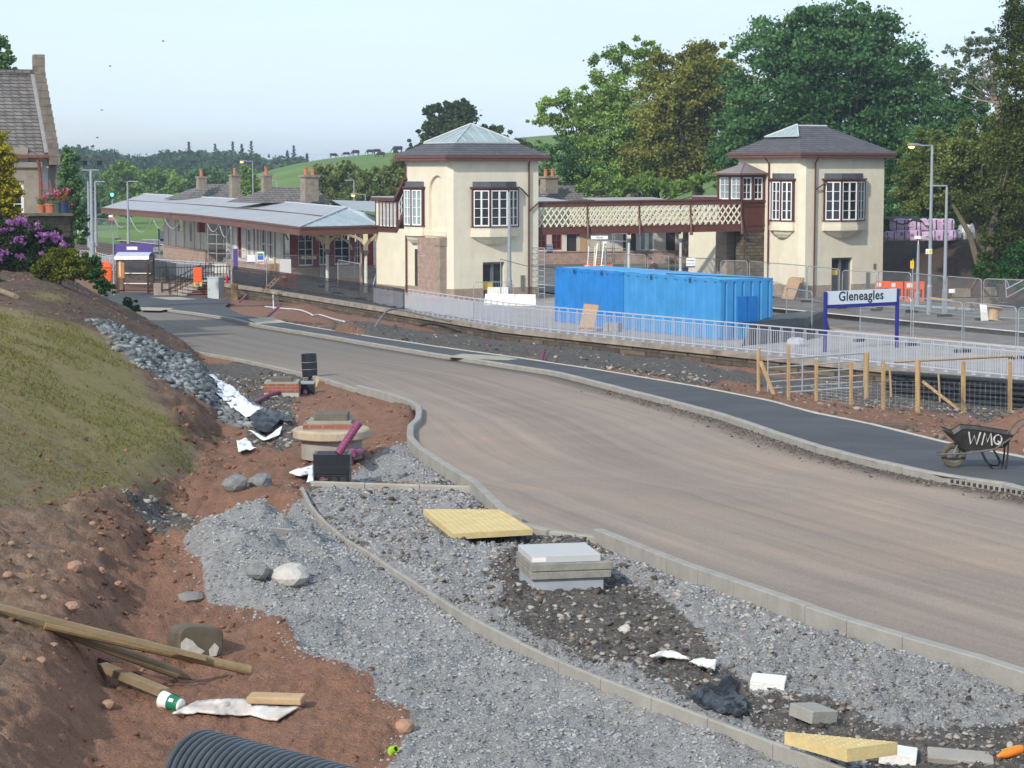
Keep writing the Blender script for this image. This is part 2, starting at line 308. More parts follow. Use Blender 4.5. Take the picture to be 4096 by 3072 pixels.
def base_h(X, Y):
    z = np.maximum(zr(Y), -1.0); xl = np.interp(Y, YL, XL); xr = np.interp(Y, YR, XR); xp = np.interp(Y, YP, XP); xf = np.interp(Y, YF, XF); xt = np.interp(Y, TOE_Y, TOE_X); xe = np.interp(Y, YE, XE)
    cap = np.interp(Y, [7, 14, 25, 45, 65, 86, 98, 110, 128, 175], [5.3, 5.1, 4.75, 4.35, 4.05, 3.75, 2.6, 1.0, -.6, -1.0])
    left = z-.07-.11*sm(.1, 1.3, xl-X)+.08*np.exp(-((X-xe)/.25)**2)*(Y < 33)
    t = xt-X; slope = np.interp(Y, [10, 16, 24, 60, 90], [.40, .42, .46, .52, .55]); ramp = np.where(t > 0, t*slope, 0)+.28*sm(-.2, .5, t); 
    bank = left+ramp; k = .22; c = np.maximum(cap, z+.15); bank = -k*np.log(np.exp(-bank/k)+np.exp(-c/k))
    w = sm(-.4, .1, t); h = left*(1-w)+bank*w
    tt = np.clip((X-xp)/np.maximum(xf-xp, .5), 0, 1)**.8
    right = (z+.05)*(1-tt)+(-.72)*tt+.5*sm(.45, .8, tt)*(fbm(X*.22, Y*.22, 3, 61)-.42)
    h = np.where(X > xr, np.where(X > xp, right, z-.02), h); h = np.where(X > xf-.15, -1.05, h)
    h = np.where((X >= xl-.13) & (X <= xp+.05) & (X > xl-.13), np.minimum(h, z-.07), h)
    for bx, by, r, a in BUMPS:
        g = a*np.exp(-((X-bx)**2+(Y-by)**2)/(r*r)); h = h+np.where(((X > xp) & (X < xf-.3)) | (X < xl-.2), g, 0)
    return h
def H0(x, y): return float(base_h(np.array([x]), np.array([y]))[0])
def hit(px, py, y0=9., y1=175.):
    a, b = ray(px, py); Y = np.arange(y0, y1, .05); d = CH+b*Y-base_h(a*Y, Y); i = np.argmax(d < 0)
    if not (d < 0).any(): return at_z(px, py, 0)
    Y0 = Y[i-1]+.05*d[i-1]/max(1e-6, d[i-1]-d[i]); return Vector((a*Y0, Y0, CH+b*Y0))
# zone outlines traced on the ground, in plan
def inpoly(X, Y, poly):
    r = np.zeros(X.shape, bool); n = len(poly); j = n-1
    for i in range(n):
        xi, yi = poly[i].x, poly[i].y; xj, yj = poly[j].x, poly[j].y
        c = ((yi > Y) != (yj > Y)) & (X < (xj-xi)*(Y-yi)/(yj-yi+1e-12)+xi); r ^= c; j = i
    return r
ZPIX = {
 'gravel': [[(1225, 1975), (1130, 2060), (980, 2075), (900, 2085), (760, 2110), (705, 2200), (760, 2330), (790, 2420), (1000, 2440), (1130, 2530), (1250, 2640), (1480, 2720), (1530, 2800), (1650, 2880), (1600, 2960), (1560, 3090), (1500, 3200), (3900, 3250), (3458, 3075), (2595, 2755), (2048, 2530), (1635, 2295), (1400, 2150), (1250, 2010)],
            [(1250, 1940), (1915, 1955), (2050, 2090), (2386, 2150), (2480, 2190), (2420, 2330), (2700, 2470), (2850, 2560), (2900, 2700), (3000, 2790), (3300, 2820), (3500, 2900), (3700, 2960), (4200, 2900), (4200, 2760), (3365, 2515), (2465, 2180), (2100, 2130), (1900, 2330), (2000, 2400), (1950, 2470), (1700, 2320), (1410, 2140), (1270, 2020)],
            [(1660, 1770), (1560, 1800), (1440, 1880), (1400, 1935), (1915, 1950), (1830, 1910), (1700, 1820)]],
 'dark': [[(1690, 2150), (2100, 2150), (2000, 2260), (2430, 2340), (2720, 2480), (2830, 2600), (2850, 2720), (3050, 2800), (3400, 2880), (3300, 2950), (3080, 2910), (2600, 2735), (2320, 2630), (2060, 2515), (1850, 2400), (1680, 2290), (1500, 2170)],
          [(700, 1395), (960, 1445), (1280, 1515), (1200, 1580), (1120, 1640), (1180, 1760), (1060, 1830), (960, 1760), (1000, 1640), (880, 1540), (720, 1440)],
          [(1480, 1352), (1765, 1395), (2050, 1433), (2400, 1484), (2700, 1530), (2650, 1450), (2300, 1400), (2050, 1385), (1700, 1330), (1420, 1320), (1330, 1335)],
          [(430, 2020), (560, 2030), (700, 2100), (740, 2150), (690, 2160), (560, 2080)], [(1490, 1350), (2050, 1432), (2400, 1484), (2778, 1545), (2900, 1560), (2850, 1480), (2600, 1430), (2050, 1370), (1480, 1300)], [(1255, 1318), (1500, 1352), (1620, 1330), (1480, 1285), (1330, 1298)], [(3300, 1610), (3900, 1670), (4150, 1700), (4150, 1600), (3700, 1560), (3200, 1530), (2950, 1480), (2600, 1450), (2900, 1530)]],
 'rock': [[(400, 1322), (450, 1322), (600, 1395), (700, 1440), (800, 1480), (900, 1560), (1000, 1670), (1050, 1720), (940, 1730), (860, 1660), (740, 1590), (600, 1500), (470, 1390)]],
 'grass': [[(-300, 1215), (60, 1245), (200, 1290), (400, 1330), (480, 1400), (600, 1515), (620, 1560), (650, 1640), (720, 1750), (740, 1830), (700, 1920), (660, 1990), (560, 2030), (400, 2010), (250, 2060), (120, 2040), (-300, 2140)],
           [(100, 1180), (240, 1175), (330, 1190), (240, 1215), (120, 1210)]],
}
ZONES = {k: [[hit(x, y) for x, y in pl] for pl in v] for k, v in ZPIX.items()}
ys = 8*np.exp(np.arange(0, math.log(172/8), .0046)); us = np.arange(-.34, .42, .00135)
GY, GU = np.meshgrid(ys, us, indexing='ij'); GX = GU*(GY+1.5); sh = GX.shape; X = GX.ravel(); Y = GY.ravel()
Wt = {}
def warp(X, Y): q = np.clip(Y/25, .5, 2.5); return X+(fbm(X*3/q, Y*2/q, 3, 5)-.45)*.45*q, Y+(fbm(X*3/q+9, Y*2/q, 3, 8)-.45)*.8*q
WX, WY = warp(X, Y)
strip = (X > np.interp(Y, YE, XE)) & (X < np.interp(Y, YL, XL)) & (Y < 32.2)
for k, pls in ZONES.items():
    a = np.zeros(X.shape)
    for pl in pls: a = np.maximum(a, inpoly(WX, WY, pl).astype(float))
    if k == 'dark': a = np.maximum(a, strip*1.0)
    g = a.reshape(sh)
    for _ in range({'gravel': 10, 'grass': 34, 'dark': 16, 'rock': 6}[k]): g[1:-1, 1:-1] = (g[1:-1, 1:-1]*2+g[:-2, 1:-1]+g[2:, 1:-1]+g[1:-1, :-2]+g[1:-1, 2:])/6
    Wt[k] = g.ravel()*((.62+.38*sm(20, 36, Y)) if k == 'grass' else 1)
Hh = base_h(X, Y)
xl = np.interp(Y, YL, XL); xp = np.interp(Y, YP, XP); xt = np.interp(Y, TOE_Y, TOE_X); xf = np.interp(Y, YF, XF); xe = np.interp(Y, YE, XE)
edge = np.minimum(sm(.05, .5, np.where(X < xl, xl-X, np.where(X > xp, X-xp, 0))), np.where(Y < 33, .25+.75*sm(0, .25, abs(X-xe)), 1))*np.where(X > xf-.6, 0, 1)
soil = 1-np.maximum.reduce([Wt['gravel'], Wt['grass'], Wt['rock']])
lump = (fbm(X*1.3, Y*1.1, 4, 1)-.47)*.34
clod = np.abs(vn(X*6, Y*5, 3)-.5)*.10+np.abs(vn(X*14, Y*11, 4)-.5)*.06+np.abs(vn(X*30, Y*22, 6)-.5)*.03
gr = np.abs(vn(X*3.4, Y*3, 15)-.5)*.10+np.abs(vn(X*9, Y*8, 12)-.5)*.075+np.abs(vn(X*22, Y*17, 13)-.5)*.055+vn(X*45, Y*30, 14)*.028
near = np.interp(Y, [8, 60, 110], [1, 1, .7])
cut = np.exp(-((xt-X-.25)/.75)**2)*sm(15, 20, Y)*(Y < 70)*np.interp(Y, [15, 22, 30, 70], [.35, .7, 1, 1])      # raw dug edge along the foot of the bank
d = lump*.5*(1-.75*Wt['grass'])*near+soil*clod*1.15+Wt['gravel']*gr+Wt['dark']*gr*.7+Wt['rock']*(gr*1.6+.05)+Wt['grass']*np.abs(vn(X*5, Y*5, 9)-.5)*.07+cut*soil*((fbm(X*2.6, Y*1.9, 4, 21)-.45)*.55+.07)
# broken lumps along the rim of the gravel heap
hp = on_road(960, 2240); heap = np.exp(-((X-hp.x)**2+((Y-hp.y)/1.6)**2)/1.7)
d += Wt['gravel']*(heap*(.16+np.clip(fbm(X*1.7, Y*1.5, 3, 33)-.40, 0, 1)*1.0)+(X < xe)*(fbm(X*.9, Y*.7, 3, 35)-.45)*.22)
Hh = Hh+d*edge
de = np.abs(X-xe); Hh = np.where((Y < 33) & (de < .5), np.minimum(Hh, zr(Y)-.03+.28*np.maximum(de-.12, 0)), Hh)
hx = on_road(1580, 1946); Hh = np.where((np.abs(Y-hx.y) < .35) & (X > xe) & (X < xl), np.minimum(Hh, zr(Y)-.04), Hh)
ti, tj = np.meshgrid(np.arange(sh[0]-1), np.arange(sh[1]-1), indexing='ij'); q = (ti*sh[1]+tj).ravel()
me = fastmesh('ground', np.stack([X, Y, Hh], 1), np.stack([q, q+1, q+1+sh[1], q+sh[1]], 1))
for k in Wt: at = me.attributes.new('w_'+k, 'FLOAT', 'POINT'); at.data.foreach_set('value', Wt[k].astype(np.float32))
at = me.attributes.new('w_bank', 'FLOAT', 'POINT'); at.data.foreach_set('value', sm(-.2, 1.0, xt-X).astype(np.float32))
at = me.attributes.new('w_cut', 'FLOAT', 'POINT'); at.data.foreach_set('value', np.clip(cut+0*X, 0, 1).astype(np.float32))
me.polygons.foreach_set('use_smooth', [True]*len(me.polygons))
def ground_mat():
    m = bpy.data.materials.new('ground_soil'); m.use_nodes = True; t = m.node_tree; b = t.nodes['Principled BSDF']; N = lambda k: t.nodes.new(k); L = t.links.new
    b.inputs['Roughness'].default_value = .95; b.inputs['Specular IOR Level'].default_value = .15
    tc = N('ShaderNodeTexCoord').outputs['Object']
    def noise(s, d=5, r=.6):
        n = N('ShaderNodeTexNoise'); n.inputs['Scale'].default_value = s; n.inputs['Detail'].default_value = d; n.inputs['Roughness'].default_value = r; L(tc, n.inputs['Vector']); return n.outputs['Fac']
    def ramp(f, *st):
        r = N('ShaderNodeValToRGB'); e = r.color_ramp.elements
        e[0].position, e[0].color = st[0][0], (*st[0][1], 1); e[1].position, e[1].color = st[-1][0], (*st[-1][1], 1)
        for p, c in st[1:-1]: k = e.new(p); k.color = (*c, 1)
        L(f, r.inputs['Fac']); return r.outputs['Color']
    def mix(f, a, bb):
        x = N('ShaderNodeMix'); x.data_type = 'RGBA'; L(f, x.inputs['Factor']); L(a, x.inputs['A']); L(bb, x.inputs['B']); return x.outputs['Result']
    def mask(k, ns, lo=.42, hi=.58, amt=.7):
        a = N('ShaderNodeAttribute'); a.attribute_name = 'w_'+k
        s = N('ShaderNodeMath'); s.operation = 'MULTIPLY_ADD'; s.inputs[1].default_value = amt; s.inputs[2].default_value = -.5*amt; L(ns, s.inputs[0])
        p = N('ShaderNodeMath'); L(a.outputs['Fac'], p.inputs[0]); L(s.outputs[0], p.inputs[1])
        r = N('ShaderNodeMapRange'); r.interpolation_type = 'SMOOTHSTEP'; r.inputs['From Min'].default_value = lo; r.inputs['From Max'].default_value = hi; L(p.outputs[0], r.inputs['Value']); return r.outputs[0]
    n1, n2, n3, nf = noise(1.1, 6), noise(7, 6), noise(38, 4), noise(3.2, 8, .75)
    vo = N('ShaderNodeTexVoronoi'); vo.inputs['Scale'].default_value = 26; L(tc, vo.inputs['Vector'])
    red = mix(n2, ramp(nf, (.3, (.135, .072, .048)), (.5, (.235, .125, .082)), (.68, (.31, .18, .122))), ramp(n3, (.3, (.155, .082, .054)), (.7, (.32, .18, .12))))
    brn = ramp(nf, (.3, (.085, .052, .036)), (.5, (.165, .100, .068)), (.7, (.25, .165, .118)))
    tan = ramp(nf, (.3, (.12, .075, .05)), (.5, (.225, .145, .098)), (.7, (.33, .225, .16))); dkb = ramp(nf, (.3, (.06, .042, .032)), (.5, (.115, .078, .058)), (.7, (.175, .125, .098)))
    spx = N('ShaderNodeSeparateXYZ'); L(tc, spx.inputs[0]); my = N('ShaderNodeMapRange'); my.inputs['From Min'].default_value = 34; my.inputs['From Max'].default_value = 52; L(spx.outputs['Y'], my.inputs['Value'])
    soil = mix(mask('bank', n1, .3, .8, .8), mix(mask('cut', n1, .5, 1.0, 1.1), red, brn), mix(my.outputs[0], mix(mask('cut', n1, .4, .9, .9), tan, brn), dkb))
    grv = mix(n2, ramp(nf, (.25, (.16, .158, .152)), (.5, (.275, .272, .268)), (.75, (.36, .358, .352))), ramp(vo.outputs['Color'], (.1, (.19, .188, .184)), (.5, (.285, .283, .28)), (.95, (.37, .37, .365))))
    drk = mix(n2, ramp(nf, (.3, (.045, .041, .036)), (.55, (.11, .098, .086)), (.72, (.20, .185, .165))), ramp(vo.outputs['Color'], (.1, (.06, .055, .05)), (.6, (.12, .11, .10)), (.95, (.24, .23, .215))))
    rck = ramp(vo.outputs['Color'], (.1, (.08, .09, .095)), (.6, (.14, .155, .16)), (.95, (.22, .235, .24)))
    grs = mix(mask('grass', noise(9, 6, .7), .55, 1.15, 1.4), ramp(nf, (.3, (.15, .108, .064)), (.7, (.26, .195, .12))), ramp(n2, (.3, (.185, .150, .062)), (.55, (.25, .215, .085)), (.75, (.215, .22, .078))))
    rag = noise(4.5, 8, .72); c = mix(mask('grass', rag, .36, .60, 1.1), soil, grs); c = mix(mask('dark', rag, .38, .66, .9), c, drk); c = mix(mask('rock', n2), c, rck); c = mix(mask('gravel', rag, .42, .56, .8), c, grv)
    fg = noise(85, 4, .7); gm = N('ShaderNodeMix'); gm.data_type = 'RGBA'; gm.blend_type = 'MULTIPLY'; gm.inputs['Factor'].default_value = .75; L(c, gm.inputs['A']); L(ramp(fg, (.32, (.62, .62, .62)), (.68, (1.32, 1.32, 1.32))), gm.inputs['B']); c = gm.outputs['Result']
    L(c, b.inputs['Base Color'])
    bp = N('ShaderNodeBump'); bp.inputs['Distance'].default_value = .03; mxn = N('ShaderNodeMath'); L(n3, mxn.inputs[0]); L(n2, mxn.inputs[1]); L(mxn.outputs[0], bp.inputs['Height']); L(bp.outputs['Normal'], b.inputs['Normal'])
    return m
me.materials.append(ground_mat()); g = link(bpy.data.objects.new('ground', me)); setl(g, kind='structure')
GH = Hh.reshape(sh)
def gz(x, y):      # height of the finished ground
    i = np.log(np.asarray(y)/8)/.0046; i0 = np.clip(i.astype(int), 0, sh[0]-2); fi = np.clip(i-i0, 0, 1)
    u = (np.asarray(x)/(np.asarray(y)+1.5)+.34)/.00135; j0 = np.clip(u.astype(int), 0, sh[1]-2); fj = np.clip(u-j0, 0, 1)
    return (GH[i0, j0]*(1-fj)+GH[i0, j0+1]*fj)*(1-fi)+(GH[i0+1, j0]*(1-fj)+GH[i0+1, j0+1]*fj)*fi
def GZ(x, y): return float(gz(np.array([x]), np.array([y]))[0])
def hitg(px, py, y0=9., y1=170.):
    a, b = ray(px, py); Y = np.arange(y0, y1, .03); d = CH+b*Y-gz(a*Y, Y); i = int(np.argmax(d < 0)); Yv = Y[i]; return Vector((a*Yv, Yv, CH+b*Yv))
# ---------------------------------------------------------------- road, footway, kerbs
def sheet(name, poly, fz, m):
    tri = tessellate_polygon([[Vector((p.x, p.y, 0)) for p in poly]]); mb = MB(); mb.v = [Vector((p.x, p.y, fz(p))) for p in poly]; mb.f = [t for t in tri]
    o = mb.obj(name, m)
    import bmesh
    bm = bmesh.new(); bm.from_mesh(o.data); bmesh.ops.recalc_face_normals(bm, faces=bm.faces)
    if sum(f.normal.z for f in bm.faces) < 0: bmesh.ops.reverse_faces(bm, faces=bm.faces)
    bm.to_mesh(o.data); bm.free(); return setl(o, kind='structure')
def road_mat():
    m = bpy.data.materials.new('dusty_road'); m.use_nodes = True; t = m.node_tree; b = t.nodes['Principled BSDF']; N = lambda k: t.nodes.new(k); L = t.links.new
    tc = N('ShaderNodeTexCoord').outputs['Object']
    def noise(s, sc, rot=0, d=5):
        mp = N('ShaderNodeMapping'); mp.inputs['Scale'].default_value = sc; mp.inputs['Rotation'].default_value = (0, 0, rot); L(tc, mp.inputs['Vector'])
        n = N('ShaderNodeTexNoise'); n.inputs['Scale'].default_value = s; n.inputs['Detail'].default_value = d; n.inputs['Roughness'].default_value = .6; n.inputs['Distortion'].default_value = .6; L(mp.outputs[0], n.inputs['Vector']); return n.outputs['Fac']
    def ramp(f, *st):
        r = N('ShaderNodeValToRGB'); e = r.color_ramp.elements; e[0].position, e[0].color = st[0][0], (*st[0][1], 1); e[1].position, e[1].color = st[-1][0], (*st[-1][1], 1)
        for p, c in st[1:-1]: k = e.new(p); k.color = (*c, 1)
        L(f, r.inputs['Fac']); return r.outputs['Color']
    ln = N('ShaderNodeAttribute'); ln.attribute_name = 'lane'
    def lnoise(sc, d=5, dist=.3):
        mp = N('ShaderNodeMapping'); mp.inputs['Scale'].default_value = sc; L(ln.outputs['Vector'], mp.inputs['Vector'])
        n = N('ShaderNodeTexNoise'); n.inputs['Scale'].default_value = 1; n.inputs['Detail'].default_value = d; n.inputs['Roughness'].default_value = .62; n.inputs['Distortion'].default_value = dist; L(mp.outputs[0], n.inputs['Vector']); return n.outputs['Fac']
    st = lnoise((.8, .022, 1), 7, .1); st2 = lnoise((4.2, .035, 1), 7, .15); big = noise(.3, (1, 1, 1), 0, 8); fine = noise(42, (1, 1, 1), 0, 5)
    a = ramp(st, (.3, (.19, .160, .138)), (.5, (.295, .242, .200)), (.7, (.39, .318, .258))); bb = ramp(st2, (.3, (.20, .172, .150)), (.5, (.295, .240, .20)), (.7, (.37, .305, .25)))
    x = N('ShaderNodeMix'); x.data_type = 'RGBA'; x.inputs['Factor'].default_value = .5; L(a, x.inputs['A']); L(bb, x.inputs['B'])
    y = N('ShaderNodeMix'); y.data_type = 'RGBA'; y.blend_type = 'MULTIPLY'; y.inputs['Factor'].default_value = .8; L(x.outputs['Result'], y.inputs['A']); L(ramp(big, (.3, (.80, .83, .87)), (.7, (1.13, 1.05, .97))), y.inputs['B'])
    # farther along the new road the dust thins out to bare grey tarmac
    sp = N('ShaderNodeSeparateXYZ'); L(tc, sp.inputs[0]); mr = N('ShaderNodeMapRange'); mr.inputs['From Min'].default_value = 48; mr.inputs['From Max'].default_value = 72; L(sp.outputs['Y'], mr.inputs['Value'])
    z = N('ShaderNodeMix'); z.data_type = 'RGBA'; L(mr.outputs[0], z.inputs['Factor']); L(y.outputs['Result'], z.inputs['A']); L(ramp(st2, (.3, (.155, .140, .125)), (.7, (.225, .195, .170))), z.inputs['B'])
    sl = N('ShaderNodeSeparateXYZ'); L(ln.outputs['Vector'], sl.inputs[0]); ad = N('ShaderNodeMath'); ad.operation = 'MULTIPLY_ADD'; ad.inputs[1].default_value = .9; L(st2, ad.inputs[0]); L(sl.outputs['X'], ad.inputs[2])
    dm = N('ShaderNodeMapRange'); dm.inputs['From Min'].default_value = -.25; dm.inputs['From Max'].default_value = .3; L(ad.outputs[0], dm.inputs['Value'])
    zz = N('ShaderNodeMix'); zz.data_type = 'RGBA'; L(dm.outputs[0], zz.inputs['Factor']); L(z.outputs['Result'], zz.inputs['A']); zz.inputs['B'].default_value = (.105, .090, .078, 1); z = zz
    w = N('ShaderNodeMix'); w.data_type = 'RGBA'; w.blend_type = 'MULTIPLY'; w.inputs['Factor'].default_value = .8; L(z.outputs['Result'], w.inputs['A']); L(ramp(fine, (.3, (.70, .70, .70)), (.7, (1.2, 1.2, 1.2))), w.inputs['B'])
    L(w.outputs['Result'], b.inputs['Base Color']); b.inputs['Roughness'].default_value = .92; b.inputs['Specular IOR Level'].default_value = .15
    bp = N('ShaderNodeBump'); bp.inputs['Distance'].default_value = .006; L(fine, bp.inputs['Height']); L(bp.outputs[0], b.inputs['Normal'])
    return m
ASPH = mat('new_asphalt', (.046, .050, .058), .85, .25, .55, .004, 50, col2=(.085, .086, .090), det=9)
KLx = KL+[Vector((-19.5, 92, 0)), Vector((-25, 112, 0))]
ry = np.concatenate([np.arange(10, 60, .5), np.arange(60, 113, 1.0)]); nt_ = 25; rl_ = np.interp(ry, YL, XL); rr_ = np.interp(ry, YR, XR); 
cl = np.concatenate([[0], np.cumsum(np.hypot(np.diff((rl_*.35+rr_*.65)), np.diff(ry)))]); tt_ = np.linspace(0, 1, nt_)
rv = np.stack([rl_[:, None]*(1-tt_)+rr_[:, None]*tt_, np.repeat(ry[:, None], nt_, 1), np.repeat(zr(ry)[:, None], nt_, 1)], 2).reshape(-1, 3); ii, jj = np.meshgrid(np.arange(len(ry)-1), np.arange(nt_-1), indexing='ij'); q = (ii*nt_+jj).ravel()
me = fastmesh('road', rv, np.stack([q, q+1, q+1+nt_, q+nt_], 1)); at = me.attributes.new('lane', 'FLOAT_VECTOR', 'POINT'); acr = (rv[:, 0]-np.repeat(rr_, nt_)); at.data.foreach_set('vector', np.stack([acr, np.repeat(cl, nt_), 0*acr], 1).astype(np.float32).ravel()); me.materials.append(road_mat()); setl(link(bpy.data.objects.new('road', me)), kind='structure')
fore = [on_road(x, y, .1) for x, y in ((1024, 1269), (960, 1257), (900, 1225), (930, 1205), (820, 1190), (640, 1165), (440, 1165), (380, 1200), (430, 1243), (555, 1241))]
off = [p.copy() for p in KR]
foot = KP+fore[1:-1]+[p for p in KR[::-1]]
sheet('footpath', foot, lambda p: zr(p.y)+.1, ASPH)
def kerb(name, line, w, top, depth, m, step=.915, side=1, skip=None, jit=.004):
    pts = [Vector((p.x, p.y, 0)) for p in line]; seg = [0]
    for a, b in zip(pts, pts[1:]): seg.append(seg[-1]+(b-a).length)
    def at(s):
        s = min(max(s, 0), seg[-1]-1e-4); i = int(np.searchsorted(seg, s, 'right'))-1; i = min(i, len(pts)-2)
        return pts[i].lerp(pts[i+1], (s-seg[i])/max(1e-6, seg[i+1]-seg[i]))
    mb = MB(); s = 0
    while s+.05 < seg[-1]:
        L = step*(random.uniform(.85, 1) if step > .5 else 1); a, b = at(s+.005), at(min(s+L-.005, seg[-1])); s += L
        if (b-a).length < .05: continue
        d = (b-a).normalized(); n = Vector((-d.y, d.x, 0))*side; j = random.uniform(-jit, jit); tp = top
        if skip: tp = skip((a+b)/2, top)
        vs = []
        for p in (a, b):
            z = zr(p.y)+tp+j
            for o, h in ((0, -depth), (0, -.02), (.02, 0), (w-.01, 0), (w, -.01), (w, -depth)): q = p+n*o; vs.append((q.x, q.y, z+h))
        mb.add(vs, [(0, 1, 7, 6), (1, 2, 8, 7), (2, 3, 9, 8), (3, 4, 10, 9), (4, 5, 11, 10), (0, 5, 4, 3, 2, 1), (6, 7, 8, 9, 10, 11)])
    return setl(mb.obj(name, m), kind='structure')
drop = (on_road(2150, 2130).x, on_road(2150, 2130).y)
kerb('kerb', KL, .13, .12, .30, CONC, side=1, skip=lambda p, t: .03 if (Vector((p.x-drop[0], p.y-drop[1])).length < .9 or p.y > 52) else t)
kerb('kerb', KR, .13, .125, .3, CONC, side=-1, skip=lambda p, t: t)
kerb('path_edging', KP, .05, .125, .2, CONCL, side=-1)
kerb('path_edging', KE, .055, .03, .2, CONC, side=1)
kerb('path_edging', [on_road(1236, 1936), on_road(1915, 1957)], .05, .04, .2, CONC, side=1)
# ---------------------------------------------------------------- platforms and tracks
NE = [Vector(p+(0,)) for p in ((38, 59), (20.7, 88), (13.6, 99.8), (8.5, 110), (4.4, 121), (-2.6, 136), (-16, 165), (-27, 188), (-33, 204))]
FE = [Vector(p+(0,)) for p in ((46, 56), (22.97, 97.6), (13.9, 114.2), (7.2, 127.4), (-2, 145), (-14, 170), (-25, 192), (-40, 222))]
PLT = mat('platform_tarmac', (.075, .07, .066), .9, .25, .6, .004, 40, col2=(.20, .18, .16))
PLTN = mat('pale_platform_slabs', (.30, .285, .265), .9, .2, .8, .004, 40)
def band(name, line, w0, w1, z, m, kind='structure'):
    mb = MB(); n = len(line); L = []; Rr = []
    for i, p in enumerate(line):
        d = (line[min(i+1, n-1)]-line[max(i-1, 0)]).normalized(); q = Vector((-d.y, d.x, 0)); L.append(p+q*w0); Rr.append(p+q*w1)
    for a in L+Rr: mb.v.append(Vector((a.x, a.y, z)))
    mb.f = [(i, n+i, n+i+1, i+1) for i in range(n-1)] if w0 > w1 else [(i, i+1, n+i+1, n+i) for i in range(n-1)]
    o = mb.obj(name, m); return setl(o, kind=kind) if kind else o
def offs(line, w):
    n = len(line); r = []
    for i, p in enumerate(line):
        d = (line[min(i+1, n-1)]-line[max(i-1, 0)]).normalized(); r.append(p+Vector((-d.y, d.x, 0))*w)
    return r
BK = offs(FEN, .35)      # back edge of the near platform, just on the road side of the railing
sheet('near_platform', BK+NE[::-1], lambda p: 0, PLTN)
FB = [Vector((62, 62, 0)), Vector((50, 92, 0)), Vector((38, 120, 0)), Vector((30, 150, 0)), Vector((8, 190, 0)), Vector((-24, 232, 0))]
sheet('far_platform', FE+FB[::-1], lambda p: 0, PLT)
sheet('platform_tarmac', offs(NE, -1.2)+offs(NE, -4.6)[::-1], lambda p: .005, PLT)
band('platform_coping', NE, -.45, .02, .009, CONCL); band('platform_coping', FE, -.02, .45, .009, mat('white_coping', (.55, .52, .45), .9, .3, 2))
def wallstrip(name, line, z0, z1, m, parent=None):
    mb = MB(); n = len(line)
    mb.v = [Vector((p.x, p.y, z0)) for p in line]+[Vector((p.x, p.y, z1)) for p in line]; mb.f = [(i, i+1, n+i+1, n+i) for i in range(n-1)]
    return mb.obj(name, m, parent)
w = T('platform_wall', 'weathered stone retaining wall with a thick coping along the back of the near platform', 'wall')
wallstrip('wall', BK, -1.6, -.16, STONED, w)
mb = MB(); n = len(BK); a, b = offs(BK, .12), offs(BK, -.3)
for i, (p, q) in enumerate(zip(a, b)): mb.v += [Vector((p.x, p.y, -.2)), Vector((p.x, p.y, -.005)), Vector((q.x, q.y, .004)), Vector((q.x, q.y, -.2))]
mb.f = [(4*i+k, 4*i+(k+1) % 4, 4*i+4+(k+1) % 4, 4*i+4+k) for i in range(n-1) for k in range(4)]; mb.obj('coping', mat('mossy_coping', (.17, .14, .115), .95, .35, 1.5, .01, 20, col2=(.36, .31, .26)), w)
w = T('platform_wall', 'stone face of the far platform beneath its white edge', 'wall'); wallstrip('wall', FE, -1.2, 0, STONE, w)
mb = MB()
for p, q in zip(FE, FE[1:]):
    for z in (-.34, -.52): mb.beam((p.x, p.y, z), (q.x, q.y, z), .12, .06)
mb.obj('cable_run', mat('grey_cable', (.12, .12, .12), .7, .2, 3), w)
w = T('platform_wall', 'brick face of the near platform on the track side', 'wall'); wallstrip('wall', NE[::-1], -1.2, 0, STONED, w)
TR = [a.lerp(b, .5) for a, b in zip(NE, FE)]+[Vector(p+(0,)) for p in ((-50, 240), (-60, 285), (-66, 350), (-64, 430))]
def smooth(l):
    r = [l[0]]
    for a, b in zip(l, l[1:]): r += [a*.75+b*.25, a*.25+b*.75]
    return r+[l[-1]]
TR = smooth(smooth(TR))
band('track_bed', TR, 3.6, -3.6, -.86, BALLAST)
for k, off in enumerate((1.7, -1.7)):
    t = T('railway_track', ('railway track beside the near platform' if k else 'railway track beside the far platform')+', rusty rails on dark ballast', 'track', group='railway tracks')
    c = offs(TR, off)
    for r in (.72, -.72): MB().tube([p+Vector((0, 0, -.72)) for p in offs(c, r)], .05, 4).obj('rail', RUST, t)
    mb = MB(); acc = 0
    for a, b in zip(c, c[1:]):
        L = (b-a).length; d = (b-a).normalized()
        while acc < L: p = a+d*acc; mb.box((p.x, p.y, -.81), (.25, 2.4, .1), math.atan2(d.y, d.x)); acc += .9
        acc -= L
    setl(mb.obj('sleepers', mat('sleeper', (.12, .10, .085), .9, .2, 3), t), kind='stuff')
